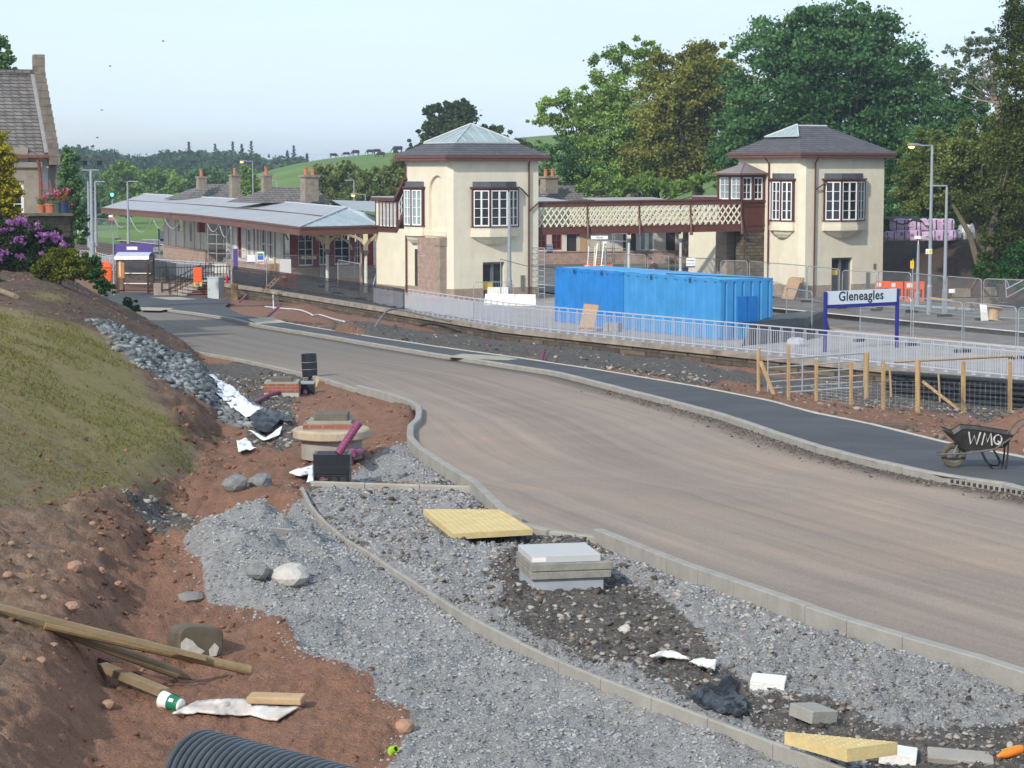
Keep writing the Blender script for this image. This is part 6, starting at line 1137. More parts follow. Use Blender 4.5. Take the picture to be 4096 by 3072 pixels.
# black chamber shaft on the road edge
p = on_road(1240, 1506, .0); bs = T('plastic_shaft', 'tall round black plastic shaft standing at the road edge', 'shaft', p); bs.rotation_euler = (0, R(-2.5), 0)
MB().lathe([(.20, 0), (.205, .19), (.21, .20), (.205, .21), (.205, .38), (.215, .39), (.205, .40), (.20, .60), (.19, .60), (.185, .3), (0, .3)], 24).obj('body', BPLAS, bs); g = MB(); 
for z in (.2, .39): g.lathe([(.213, z-.006), (.216, z), (.213, z+.006)], 24)
g.obj('rib', mat('scuffed_plastic', (.25, .27, .28), .5, .2, 5), bs)
# white conduit, hoses on the verge
WC = mat('white_conduit', (.55, .56, .57), .5, .08, 4)
duct([gp(1060, 1232, .08), gp(1130, 1240, .08), gp(1200, 1246, .1), gp(1240, 1262, .1), gp(1252, 1268, .06), gp(1275, 1264, .1), gp(1330, 1282, .08), gp(1378, 1292, .05)], .035, 'white conduit wandering along the foot of the platform wall', WC, 'conduit', 'pipe', False)
duct([gp(1095, 1238, .05), at_z(1092, 1180, -.1), at_z(1096, 1170, .15)], .04, 'upright white pipe rising from the conduit to the wall top', WC, 'conduit', 'pipe', False)
duct([gp(1502, 1308, .02), at_y(1530, 1262, 107), at_z(1556, 1236, .35), at_z(1600, 1238, .3), at_z(1700, 1262, .08), at_z(1800, 1284, .06)], .05, 'thick black and grey hose looping over the coping of the wall', mat('grey_black_hose', (.13, .14, .145), .6, .4, 2), 'hose', 'hose', False)
# orange bottle
p = gp(4040, 3030); ob = T('drink_bottle', 'orange plastic drink bottle half buried at the right edge', 'bottle', p+Vector((0, 0, .035))); ob.rotation_euler = (0, R(82), R(24))
MB().lathe([(0, -.11), (.014, -.11), (.015, -.09), (.028, -.06), (.033, -.02), (.031, .03), (.034, .08), (.03, .11), (0, .11)], 18).obj('body', mat('orange_bottle', (.75, .20, .02), .3, .15, 8), ob, smooth=True)
Mt = Matrix.Translation(Vector((0, -.034, .0))) @ Matrix.Rotation(R(90), 4, 'X') @ Matrix.Rotation(R(-90), 4, 'Z'); o = text('Lucozade', .036, Matrix(), mat('gold_print', (.75, .45, .05), .4, 0), ob, 'lettering', .001); o.matrix_local = Matrix.Translation(Vector((-.035, 0, 0))) @ Matrix.Rotation(R(-90), 4, 'Y') @ Matrix.Rotation(R(180), 4, 'Z') @ Matrix.Rotation(0, 4, 'X')
# wheelbarrow
p = on_road(3813, 1868, .1); wb = T('wheelbarrow', 'worn black wheelbarrow with white painted letters, parked on the footpath', 'wheelbarrow', p, R(-7)); zx = .187
tr = MB(); hw, hb = .31, .2
rim = [(-.19, .41), (-.02, .35), (.11, .44), (.30, .43), (.86, .35)]; bot = [(.02, .22), (.10, .13), (.16, .10), (.45, .11), (.76, .16)]
for s in (1, -1): tr.loft([[(a, -hw*s*(1 if i else .8), z+zx) for i, (a, z) in enumerate(rim)], [(a, -hb*s*(1 if i else .9), z+zx) for i, (a, z) in enumerate(bot)]], False, False)
tr.loft([[(a, -hb, z+zx) for a, z in bot], [(a, hb, z+zx) for a, z in bot]], False, False); tr.face((-.19, -hw*.8, .41+zx), (.02, -hb*.9, .22+zx), (.02, hb*.9, .22+zx), (-.19, hw*.8, .41+zx)); tr.face((.86, -hw, .35+zx), (.76, -hb, .16+zx), (.76, hb, .16+zx), (.86, hw, .35+zx))
tr.obj('tray', mat('scratched_black_tray', (.022, .022, .022), .45, .4, 7, col2=(.06, .055, .05)), wb, solid=.008)
g = MB(); 
for s in (1, -1): g.tube([(a, hw*s*(1 if i else .8), z+zx) for i, (a, z) in enumerate(rim)], .010, 6)
g.obj('rim', BLACK, wb)
for s in (1, -1): MB().tube([(-.27, 0.02*s, zx+.02), (-.24, .13*s, zx+.02), (.2, .17*s, zx+.05), (.6, .24*s, zx+.13), (.82, .28*s, zx+.30), (.98, .29*s, zx+.50), (1.12, .29*s, zx+.57), (1.2, .29*s, zx+.575)], .017, 7).obj('handle', mat('muddy_tube', (.10, .095, .085), .6, .4, 8) if s > 0 else bpy.data.materials['muddy_tube'], wb)
for s in (1, -1): MB().tube([(.40, .2*s, zx+.10), (.52, .22*s, -.13+zx), (.60, .22*s, -.185+zx), (.70, .22*s, -.185+zx), (.72, .22*s, -.12+zx), (.66, .22*s, zx+.0), (.58, .22*s, zx+.12)], .015, 6).obj('leg', BLACK, wb); 
for s in (1, -1): MB().tube([(.80, .25*s, zx+.25), (.79, .24*s, zx), (.77, .24*s, -.18+zx)], .014, 6).obj('leg', BLACK, wb)
for s in (1, -1): MB().beam((-.02, .13*s, zx+.02), (.10, .15*s, zx+.30), .03, .012).obj('strut', GALV, wb)
w_ = MB().lathe([(.115, -.04), (.15, -.05), (.18, -.045), (.19, -.02), (.19, .02), (.18, .045), (.15, .05), (.115, .04)], 24, M=Matrix.Translation(Vector((0, 0, zx))) @ Matrix.Rotation(R(90), 4, 'X')).obj('tyre', mat('muddy_tyre', (.095, .085, .06), .9, .3, 10, .01, 30), wb); w2 = MB().lathe([(0, -.03), (.10, -.02), (.118, -.03), (.118, .03), (.10, .02), (0, .03)], 18, M=Matrix.Translation(Vector((0, 0, zx))) @ Matrix.Rotation(R(90), 4, 'X')).obj('rim', mat('wheel_hub', (.12, .12, .115), .6, .3, 9), w_)
SPRAY = mat('white_spray', (.60, .60, .58), .8, .2, 14); P_ = lambda x, h_: (x, -.205-.105*h_-.007, zx+.13+.31*h_)
for nm_, strokes in (('letter_w', [[(.20, .86), (.235, .25), (.285, .68), (.325, .22), (.375, .86)]]), ('letter_m', [[(.405, .2), (.44, .84), (.485, .36), (.53, .84), (.555, .2)]]), ('letter_q', [[(.64+.058*math.cos(t), .50+.26*math.sin(t)) for t in np.linspace(.4, 6.6, 12)], [(.64, .42), (.715, .16)]])):
    g = MB()
    for st_ in strokes: g.tube([P_(x, h_) for x, h_ in st_], [.012+.004*((i*7) % 3)/2 for i in range(len(st_))], 6)
    g.obj(nm_, SPRAY, wb)
# slots of the drainage kerb
g = MB(); 
for i in range(14):
    f = i/13; a = on_road(3805+291*f, 1946+50*f, .0); q = Vector((a.x, a.y, 0)); g.box((a.x+.012, a.y+.012, zr(a.y)+.075), (.035, .03, .05), R(-40))
setl(g.obj('drain_slots', DARKIN), kind='structure')
# pale bands across the footpath
for poly in ([(1780, 1428), (1850, 1414), (2000, 1424), (2075, 1436), (2030, 1441), (1900, 1436)], [(990, 1276), (1090, 1268), (1150, 1290), (1030, 1296)], [(560, 1228), (700, 1232), (640, 1243), (565, 1241)], [(600, 1188), (720, 1188), (790, 1197), (680, 1200)]):
    sheet('tactile_strip', [on_road(x, y, .108) for x, y in poly], lambda p: zr(p.y)+.108, mat('pale_strip', (.34, .31, .24), .9, .3, 1.5) if 'pale_strip' not in bpy.data.materials else bpy.data.materials['pale_strip'])
# ---------------------------------------------------------------- blue site containers
CA, CB_ = at_z(2883, 1362, 0), at_z(2218, 1285, 0); cdir = (CB_-CA).normalized(); cn2 = Vector((cdir.y, -cdir.x, 0))
if cn2.x < 0: cn2 = -cn2
def param_at(px):
    k = (px-2048)/FPX; return ((CA.y*k-CA.x)/(cdir.x-k*cdir.y))
sA, sB, sC = 0, param_at(2495), (CB_-CA).length
def container(s0, s1, label, ribs, end):
    L = s1-s0-.05; o = CA+cdir*(s0+.02); Wc, Hc = 2.75, 2.58; t = T('site_container', label, 'container', o, 0, 'blue site containers')
    P = lambda a, b, z: o+cdir*a+cn2*b+Vector((0, 0, z))
    def corr(b_of, length, n, fn, flip=1):
        prof = []; pitch = length/n
        for i in range(n):
            a = i*pitch
            if i == 0: prof += [(0, 0)]
            prof += [(a+pitch*.40, 0), (a+pitch*.48, .055), (a+pitch*.66, .055), (a+pitch*.74, 0)]
        prof.append((length, 0)); return prof
    g = MB(); pr = corr(None, L, ribs, None); g.loft([[P(a, d, .12) for a, d in pr], [P(a, d, Hc-.06) for a, d in pr]], False, False); g.loft([[P(a, Wc-d, .12) for a, d in pr], [P(a, Wc-d, Hc-.06) for a, d in pr]], False, False)
    pe = corr(None, Wc, 6, None); g.loft([[P(d, a, .12) for a, d in pe], [P(d, a, Hc-.06) for a, d in pe]], False, False); g.loft([[P(L-d, a, .12) for a, d in pe], [P(L-d, a, Hc-.06) for a, d in pe]], False, False); g.obj('corrugated_wall', BLUED if end else BLUEC, t, True)
    g = MB()
    for a in (0.05, L-.05):
        for b in (.05, Wc-.05): g.beam(P(a, b, 0), P(a, b, Hc), .11, .11, up=cdir)
    for z in (.07, Hc-.04):
        for b in (.03, Wc-.03): g.beam(P(0, b, z), P(L, b, z), .07, .12)
        for a in (.03, L-.03): g.beam(P(a, 0, z), P(a, Wc, z), .07, .12)
    g.obj('frame', BLUED if end else BLUEC, t, True)
    g = MB(); n = 10; g.loft([[P(L*i/n, b, Hc+.015+.02*(i % 2)) for b in (.02, Wc/2, Wc-.02)] for i in range(n+1)], False, False); g.obj('roof', BLUET, t, True)
    for f in (.3, .7): g = MB(); g.tube([P(L*f-.05, -.03, Hc-.22), P(L*f-.05, -.05, Hc-.02), P(L*f+.05, -.05, Hc-.02), P(L*f+.05, -.03, Hc-.22)], .015, 5); g.obj('lifting_eye', BPLAS, t, True)
    if end:
        for k in (0, 1): g = MB(); a0 = .85+.52*k; g.add([P(-.05, a0+.02, .75), P(-.05, a0+.5, .75), P(-.05, a0+.5, 1.85), P(-.05, a0+.02, 1.85), P(.05, a0+.02, .75), P(.05, a0+.5, .75), P(.05, a0+.5, 1.85), P(.05, a0+.02, 1.85)], [(3, 2, 1, 0), (0, 1, 5, 4), (1, 2, 6, 5), (2, 3, 7, 6), (3, 0, 4, 7)]); g.obj('shutter', mat('blue_shutter', (.010, .15, .46), .45, .1, 3) if k == 0 else bpy.data.materials['blue_shutter'], t, True)
        g = MB(); g.tube([P(-.02, 2.2, Hc+.03), P(1, 1.6, Hc+.05), P(3, 1.0, Hc+.05), P(5, .6, Hc+.05)], .02, 5); g.obj('cable', BPLAS, t, True)
    return t
container(sA, sB, 'nearer blue container with wide ribs and a shuttered end, left of the station name sign', 10, True)
container(sB, sC, 'farther blue container with flat faded sides behind the leaning plywood sheets', 11, False)
# plywood leaning on it
for i in range(3):
    b = at_z(2337, 1322, 0)+cdir*(-.1*i)+cn2*(-.02*i); o = MB().box((0, 0, .62), (1.22, .02, 1.24)).obj('plywood_sheet', OSB); o.location = b+cn2*(-.3+.07*i)-cdir*(.6-.16*i)*1.0; o.rotation_euler = (R(-14), 0, math.atan2(-cdir.y, -cdir.x)); setl(o, ('front plywood sheet of the three leaning on the blue container', 'middle plywood sheet leaning on the blue container', 'back plywood sheet leaning on the blue container, closest to its wall')[i], 'plywood', 'plywood sheets leaning on the container')
g = MB(); b = at_z(2430, 1326, 0)
for i in range(2):
    for j in range(3): g.box((b.x+.23*j, b.y-.1*j, .11+.2*i), (.21, .42, .19), R(-30))
setl(g.obj('block_stack', CONC, bevel=.005), 'short stack of grey concrete blocks at the foot of the plywood', 'blocks')
# tarpaulined heap, plastic bag
a, b, c_ = at_z(2960, 1385, 0), at_z(3235, 1360, 0), at_z(3090, 1330, 0); g = MB(); nU, nV = 22, 14
u = (b-a); v = (c_-a)*.85; rngk = np.random.default_rng(3)
for j in range(nV+1):
    for i in range(nU+1):
        f, h_ = i/nU, j/nV; z = min(1, f/.12)*min(1, (1-f)/.07)*min(1, h_/.14)*min(1, (1-h_)/.14); z = z**.5*(.75+.18*math.sin(f*2.4+.3)); q = a+u*f+v*h_; g.v.append(Vector((q.x, q.y, .02+z+.10*(float(fbm(np.array([f*9]), np.array([h_*5]), 3, 7)[0])-.45))))
g.f = [(j*(nU+1)+i, j*(nU+1)+i+1, (j+1)*(nU+1)+i+1, (j+1)*(nU+1)+i) for j in range(nV) for i in range(nU)]; setl(g.obj('tarpaulin', TARP, smooth=False), 'pile of materials under a black tarpaulin at the end of the blue containers', 'tarpaulin')
p = at_z(3185, 1385, 0); g = MB().lathe([(.36, 0), (.42, .12), (.38, .28), (.2, .36), (0, .36)], 14, (p.x, p.y, 0)); setl(g.obj('plastic_bag', mat('clear_plastic', (.42, .43, .46), .35, .2, 8, .03, 7)), 'crumpled pale plastic bag in front of the black tarpaulin', 'bag')
# ---------------------------------------------------------------- station name sign
a, b = at_z(3299, 1408, 0), at_z(3586, 1390, 0); d = (b-a).normalized(); t = T('station_sign', 'large station name sign on two dark blue posts', 'sign', a); L = (b-a).length
def hpx(y, p): return CH+ray(2048, y)[1]*p.y
zt, zb_, zz = hpx(1168, a), hpx(1222, a), hpx(1237, a)
for q in (a, b): MB().beam(q, q+Vector((0, 0, zt+.0)), .13, .10, up=d).obj('post', NAVY, t, True)
g = MB(); g.beam(a+d*.065+Vector((0, 0, (zt+zb_)/2+.02)), b-d*.065+Vector((0, 0, (zt+zb_)/2+.02)), .05, zt-zb_); g.obj('panel', mat('sign_white', (.60, .66, .72), .45, .04, 1), t, True)
g = MB(); g.beam(a+d*.065+Vector((0, 0, (zz+zb_)/2+.02)), b-d*.065+Vector((0, 0, (zz+zb_)/2+.02)), .06, zb_-zz-.01); g.obj('lower_bar', NAVY, t, True)
m_ = (a+b)/2; nn = Vector((d.y, -d.x, 0)); text('Gleneagles', .53, frame(d, (0, 0, 1), m_+nn*.03-d*.06+Vector((0, 0, (zt+zb_)/2+.05))), TEXT, t, ext=.004, sx=1.0, bold=.008)
def board(label, px0, px1, y0, y1, Y, lines, mbase=WHITE, bar=None, size=None, group=None, cat='sign', name='small_sign'):
    p, q = at_y(px0, y1, Y), at_y(px1, y0, Y); w_, h_ = q.x-p.x, q.z-p.z; t = T(name, label, cat, p, 0, group); g = MB().bx(0, w_, 0, .03, 0, h_).obj('panel', mbase, t)
    if bar: MB().bx(0, w_, -.006, -.001, 0, h_*.16).obj('bar', bar, t)
    for k, (s, m, zf, sz) in enumerate(lines): text(s, sz*h_, frame((1, 0, 0), (0, 0, 1), p+Vector((w_/2, -.008, h_*zf))), m, t, ext=.002, sx=.8)
    return t
TEAL = mat('teal_lettering', (.05, .30, .36), .6, 0); GREENT = mat('green_print2', (.03, .30, .12), .6, 0)
board('small station name board fixed to the fence left of the dark pier', 2745, 2781, 1032, 1070, 124, [('Gleneagles', TEXT, .76, .24), ('Gleann Eagas', TEAL, .40, .2)], bar=PURPLE)
board('small station name board on the wall behind the scaffold ladder', 2186, 2211, 976, 1011, 158, [('Gleneagles', TEXT, .74, .24), ('Gleann Eagas', TEAL, .40, .2)], bar=PURPLE)
board('white hanging direction sign reading way out below the footbridge', 2364, 2432, 943, 957, 150, [('Way out', TEXT, .5, .7)])
board('cream direction sign lying on the fence in front of the bay windows', 1205, 1266, 1024, 1037, 136, [('Way out', TEXT, .5, .7)], mat('cream_sign', (.6, .55, .4), .5, .05, 3))
board('white site notice with a purple edge on the building wall', 989, 1020, 1019, 1053, 137, [('', TEXT, .5, .1)], bar=PURPLE)
t = board('site safety notice with green, blue and red bands', 1029, 1056, 1007, 1052, 136.5, []); p = Vector(t.location); s_ = 136.5/FPX
for nm, m, z0, z1 in (('green_band', GREENT, .66, .86), ('blue_band', mat('blue_print', (.05, .13, .55), .6, .3, 20), .28, .64), ('red_band', mat('red_print', (.55, .05, .05), .6, .3, 20), .03, .14)): MB().bx(.03, 27*s_-.03, -.006, -.001, 45*s_*z0, 45*s_*z1).obj(nm, m, t)
t = board('yellow and white warning plate on the lit lamp post', 3703, 3729, 996, 1016, 109.0, []); MB().bx(.16, .31, -.006, -.001, .03, .22).obj('yellow_field', YSIGN, t); g = MB(); g.face((.02, -.006, .03), (.13, -.006, .03), (.075, -.006, .21)); g.obj('triangle', YSIGN, t)
t = board('tall yellow warning sign on the thin post beside the camera post', 3641, 3656, 1043, 1074, 113.3, [('!', TEXT, .62, .5)], YSIGN)
# ---------------------------------------------------------------- railings
def alongpts(line, step):
    r = []; acc = 0
    for a, b in zip(line, line[1:]):
        L = (b-a).length; d = (b-a)/L
        while acc < L: r.append((a+d*acc, d)); acc += step
        acc -= L
    return r
def fline(p0, p1): 
    ys_ = [p for p in FEN if min(p0.y, p1.y)+.3 < p.y < max(p0.y, p1.y)-.3]; r = [p0]+sorted(ys_, key=lambda p: (p-p0).length)+[p1]; return r
s0, s1 = Vector((27, 62.8, 0)), at_z(1622, 1243, 0)
rl = T('railing', 'long silver grey railing along the back of the near platform', 'railing', s0)
line = fline(s0, s1); posts = alongpts(line, .66)
for k in range(0, len(posts)-1, 4):
    seg = posts[k:k+5]
    if len(seg) < 2: continue
    g = MB()
    for (p, d), (q, d2) in zip(seg, seg[1:]):
        g.beam(p+Vector((0, 0, 1.13)), q+Vector((0, 0, 1.13)), .05, .045); g.beam(p+Vector((0, 0, .97)), q+Vector((0, 0, .97)), .035, .03); g.beam(p+Vector((0, 0, .12)), q+Vector((0, 0, .12)), .035, .03)
        L = (q-p).length; dd = (q-p)/L
        for x in (-.045, .045): g.beam(p+dd*x, p+dd*x+Vector((0, 0, 1.12)), .022, .022, up=dd)
        g.box((p.x, p.y, .01), (.16, .1, .02), math.atan2(dd.y, dd.x))
        for i in range(1, 6): w_ = p+dd*(L*i/6); g.beam(w_+Vector((0, 0, .12)), w_+Vector((0, 0, .97)), .016, .016, up=dd)
    g.obj('railing_panel', SILVER, rl, True)
k0, k1 = at_z(1618, 1243, 0), at_z(930, 1135, 0); line = fline(k0, k1)
rl = T('railing', 'black spiked railing on the wall below the canopy, left of the silver railing', 'railing', k0); posts = alongpts(line, .14)
for k in range(0, len(posts)-1, 14):
    g = MB(); seg = posts[k:k+15]
    for p, d in seg[:-1]: g.beam(p, p+Vector((0, 0, 1.12)), .028, .028, up=d)
    p, q = seg[0][0], seg[-1][0]
    for z in (.18, .95): g.beam(p+Vector((0, 0, z)), q+Vector((0, 0, z)), .03, .035)
    g.obj('railing_panel', BLACK, rl, True)
def net(label, px0, y0, px1, y1, m, z0=.15, z1=1.0, o_=.09):
    a, b = at_z(px0, y0, 0), at_z(px1, y1, 0); n = 12; g = MB(); d = (b-a).normalized(); nn = Vector((-d.y, d.x, 0)); nn = nn if nn.y < 0 else -nn
    for i in range(n+1): q = a.lerp(b, i/n)+nn*(o_+.03*math.sin(i*2.1)); g.v += [q+Vector((0, 0, z0+.04*math.sin(i*1.7))), q+Vector((0, 0, z1-.05*abs(math.sin(i*1.3))))]
    g.f = [(2*i, 2*i+2, 2*i+3, 2*i+1) for i in range(n)]; return setl(g.obj('netting', m), label, 'netting')
net('black debris netting tied to the spiked railing beside the cabinet', 925, 1134, 1115, 1160, NETB, .15, .88); net('thin dark netting on the railing in front of the bay windows', 1155, 1167, 1560, 1231, mat_sheet('thin_netting', (.03, .032, .04), .38, .8)); net('grey netting where the black railing meets the silver one', 1500, 1222, 1620, 1243, NETG)
net('pale netting on the first stretch of the silver railing', 1625, 1244, 1900, 1288, mat_sheet('pale_netting', (.5, .5, .54), .45, .8)); net('dark netting on the fence behind the bus shelter', 625, 1110, 712, 1128, NETB, .1, 1.25)
a0, a1, a2 = at_z(270, 1062, 0), at_z(350, 1062, 0), at_z(930, 1135, 0)
rl = T('railing', 'pale grey railing at the far end of the near platform by the lamp posts', 'railing', a0)
for p, q, n in ((a0, a1, 6), (a1, at_z(440, 1085, 0), 10), (at_z(440, 1085, 0), at_z(830, 1118, 0), 26)):
    g = MB(); d = (q-p).normalized()
    for z in (1.1, .95, .12): g.beam(p+Vector((0, 0, z)), q+Vector((0, 0, z)), .05, .05)
    for i in range(n+1): w_ = p.lerp(q, i/n); g.beam(w_, w_+Vector((0, 0, 1.1)), .05, .05, up=d)
    g.obj('railing_panel', SILVER, rl, True)
net('grey netting on the railing by the far lamp posts', 275, 1063, 470, 1088, NETG, .1, 1.05); net('black netting on the railing right behind the bus shelter roof', 470, 1090, 675, 1108, NETB, .1, 1.05); net('grey sheet on the railing under the plastered wall', 680, 1108, 835, 1120, mat_sheet('grey_sheet', (.17, .18, .20), .95, .8), .1, 1.0)
# ---------------------------------------------------------------- temporary mesh fence panels
def heras(px0, y0, px1, y1, label, H=2.0):
    p, q = at_z(px0, y0, H), at_z(px1, y1, H); p.z = q.z = 0; d = (q-p); L = d.length; d.normalize(); t = T('mesh_fence', label, 'fence', p, 0, 'temporary wire fence panels'); g = MB(); r_ = .16
    P = lambda a, z: p+d*a+Vector((0, 0, z))
    g.tube([P(.03, 0), P(.03, H-r_), P(.03+r_*.3, H-r_*.3), P(.03+r_, H), P(L-.03-r_, H), P(L-.03-r_*.3, H-r_*.3), P(L-.03, H-r_), P(L-.03, 0)], .024, 6); g.tube([P(.03, .16), P(L-.03, .16)], .02, 5); g.obj('frame', GALV, t, True)
    g = MB(); g.face(P(.05, .17), P(L-.05, .17), P(L-.05, H-.03), P(.05, H-.03)); g.obj('wire_mesh', MESHG, t, True)
    g = MB(); 
    for a in (0, L): c = P(a, .06); g.box(tuple(c), (.6, .22, .12), math.atan2(d.y, d.x)+R(90))
    g.obj('foot_block', BPLAS, t, True); return t
for a in ((3146, 1150, 3250, 1168, 'wire fence panel between the blue container and the station name sign'), (3440, 1178, 3648, 1190, 'wire fence panel standing behind the right half of the name sign'), (3653, 1190, 3852, 1210, 'wire fence panel in front of the lamp posts, in the row by the track'), (3856, 1209, 4068, 1228, 'wire fence panel in the row by the track with a white sheet tied to it'), (4073, 1229, 4260, 1246, 'wire fence panel cut off by the right edge, in the row by the track'),
          (3074, 1051, 3227, 1063, 'wire fence panel at the left corner of the tower with the ridged roof'), (3230, 1063, 3359, 1077, 'wire fence panel in front of the door of the far tower'), (3368, 1081, 3507, 1088, 'wire fence panel at the right corner of the far tower'), (3512, 1084, 3646, 1091, 'wire fence panel in front of the orange barriers'), (3651, 1093, 3776, 1105, 'wire fence panel between the lamp posts'), (3787, 1105, 3928, 1116, 'wire fence panel in front of the stone blocks'), (3933, 1115, 4140, 1122, 'wire fence panel below the leaning tree trunks'),
          (2497, 1017, 2585, 1019, 'wire fence panel behind the left part of the container roof'), (2590, 1019, 2677, 1024, 'wire fence panel in front of the crouching worker'), (2700, 1028, 2872, 1037, 'wire fence panel carrying the small station name board'), (2881, 1042, 2992, 1044, 'wire fence panel in front of the dark stone pier'), (2997, 1044, 3070, 1050, 'narrow wire fence panel right of the dark stone pier'),
          (1064, 1024, 1284, 1019, 'wire fence panel in front of the two left bay windows'), (1290, 1020, 1420, 1026, 'wire fence panel between the canopy columns'), (1351, 1039, 1441, 1056, 'tilted wire fence panel next to the cream stair wall'), (905, 1000, 1058, 1006, 'wire fence panel beside the blue safety notice'), (300, 868, 470, 880, 'faint wire fence panel far along the railway at the left')):
    heras(*a)
# ---------------------------------------------------------------- lamp posts and masts
def lamp(label, px, ybase, ytop, zb=0, r0=.085, head=None, lit=False, Y=None, sign=-1, name='lamp_post', headlen=1.2):
    b = at_y(px, ybase, Y) if Y else at_z(px, ybase, zb); pt = at_y(px, ytop, b.y); Hh_ = pt.z-b.z; t = T(name, label, 'lamp post' if 'lamp' in name else 'post', b); MB().lathe([(r0*1.35, 0), (r0*1.35, min(1.4, Hh_*.2)), (r0, min(1.45, Hh_*.2)+.05), (r0*.6, Hh_), (0, Hh_)], 10).obj('pole', GALV, t)
    if head == 'arm':
        MB().tube([(0, 0, Hh_), (sign*headlen*.5, -.1, Hh_+.0)], .035, 6).obj('arm', GALV, t); g = MB(); x0, x1 = sign*headlen*.45, sign*headlen
        g.loft([[(x, w_*math.cos(k), Hh_+.02+h_*math.sin(k)) for k in np.linspace(0, 2*math.pi, 9)[:-1]] for x, w_, h_ in ((x0, .05, .05), (x0+(x1-x0)*.3, .13, .09), (x0+(x1-x0)*.8, .16, .11), (x1, .06, .05))]); hd = g.obj('lamp_head', mat('lamp_housing', (.20, .20, .20), .5, .1, 5) if 'lamp_housing' not in bpy.data.materials else bpy.data.materials['lamp_housing'], t)
        if lit: g = MB(); g.lathe([(0, -.11), (.10, -.10), (.15, -.05), (.15, -.02), (0, -.02)], 12, (x0+(x1-x0)*.68, 0, Hh_-.03)); g.obj('lit_bulb', LAMPON, hd)
    if head == 'flat': g = MB(); g.box((sign*headlen*.5, 0, Hh_+.03), (headlen, .22, .06)); g.obj('lamp_head', GALV, t)
    if head == 'cctv': g = MB(); g.tube([(0, 0, Hh_), (0, 0, Hh_+.25)], .03, 6); g.box((.02, -.1, Hh_+.34), (.26, .45, .15), R(35)); g.obj('camera', WPLAS, t)
    return t
lamp('tall lamp post with a lit orange lamp at the right', 3716, 1258, 582, 0, .10, 'arm', True, sign=-1, headlen=1.25); lamp('second lamp post with a flat unlit head, right of the lit one', 3777, 1262, 745, 0, .10, 'flat', sign=-1, headlen=.85)
lamp('short post carrying a white camera near the far tower', 3669, 1222, 975, 0, .11, 'cctv', name='camera_post'); lamp('thin post holding the tall yellow warning sign', 3649, 1196, 1035, 0, .05, name='sign_post')
lamp('slim grey lamp column standing in front of the tower door', 2037, 1206, 768, 0, .12, name='lamp_post'); lamp('white camera on a blue grey post behind the container roof', 2422, 1110, 990, 0, .10, 'cctv', name='camera_post'); 
t = lamp('thin bent pole with a wire running to the containers', 2003, 1214, 1037, 0, .03, name='wire_post'); a, b = at_z(2003, 1214, 0), CB_+Vector((0, 0, 2.6)); ztp = at_y(2003, 1037, a.y); MB().tube([ztp, ztp.lerp(b, .5)-Vector((0, 0, .15)), b], .018, 5).obj('wire', BPLAS, t, True)
lamp('lit street lamp behind the pale canopy roof, beside the glazed stair', 1462, 900, 778, Y=170, r0=.06, head='arm', lit=True, sign=-1, headlen=1.15); lamp('unlit flat headed lamp post above the lit lamp behind the canopy', 1417, 900, 722, Y=178, r0=.07, head='flat', sign=-1, headlen=.75)
lamp('far lit street lamp left of the second slate roof', 1013, 860, 645, Y=190, r0=.06, head='arm', lit=True, sign=-1, headlen=1.15); lamp('small flat headed lamp post right of the tall chimney', 1108, 800, 722, Y=200, r0=.07, head='flat', sign=-1, headlen=.8)
t = lamp('tall floodlight mast with two dark floodlights at the left', 370, 1040, 680, Y=124, r0=.12, name='floodlight_mast'); pt = at_y(364, 680, 124)
for px, rz in ((333, -.5), (394, .6)): q = at_y(px, 652, 124); g = MB(); g.box(tuple(q), (.30, .34, .26), rz); g.beam(q-Vector((0, 0, .12)), Vector((q.x*.8+pt.x*.2, q.y, pt.z)), .04, .04); g.obj('floodlight', BPLAS, t, True)
MB().beam(at_y(330, 680, 124), at_y(396, 680, 124), .05, .05).obj('crossbar', GALV, t, True)
lamp('thin grey post just left of the floodlight mast', 357, 990, 725, Y=150, r0=.09, name='lamp_post'); lamp('flat headed white lamp post right of the floodlight mast', 385, 985, 728, Y=152, r0=.10, head='flat', sign=1, headlen=.7); lamp('flat headed lamp post behind the far end of the canopy', 514, 985, 727, Y=160, r0=.09, head='flat', sign=1, headlen=.8)
lamp('white bus stop pole with dark bands in front of the bus shelter', 457, 1180, 935, Y=138, r0=.055, name='bus_stop_pole'); lamp('slim grey pole standing by the grey cabinet', 927, 1136, 905, Y=137, r0=.05, name='slim_pole')
p = at_y(450, 830, 230); t = T('railway_signal', 'railway signal showing a green light at the far left', 'signal', p); MB().cyl((0, 0, -1), (0, 0, .9), .06).obj('post', GALV, t); MB().bx(-.22, .22, -.1, .2, .9, 1.7).obj('head', BPLAS, t); MB().cyl((0, -.13, 1.35), (0, -.1, 1.35), .17, None, 12).obj('lit_lens', GREENSIG, t)
# ---------------------------------------------------------------- by the tower: barriers, scaffold, boards
def wbar(px, py, w_, label, rz=R(-6), h_=.62):
    p = at_z(px, py, 0); t = T('plastic_barrier', label, 'barrier', p, rz, 'white water filled barriers'); g = MB(); g.loft([[(x, y*k, z) for x, y in ((-w_/2*f, -.24), (w_/2*f, -.24), (w_/2*f, .24), (-w_/2*f, .24))] for z, k, f in ((0, 1, 1), (.2, .95, 1), (.3, .6, .99), (h_, .5, .96))]); g.obj('body', WPLAS, t, bevel=.03)
    g = MB(); 
    for x in (-.3, .3): g.bx(x*w_-.02, x*w_+.02, -.245, -.2, .02, .22)
    g.obj('moulded_rib', WPLAS, t)
wbar(1992, 1207, 1.2, 'back white barrier, half hidden behind the two front ones', h_=.8); wbar(2000, 1222, 1.65, 'front left white barrier by the tower door'); wbar(2102, 1224, 1.15, 'front right white barrier, nearest the blue container')
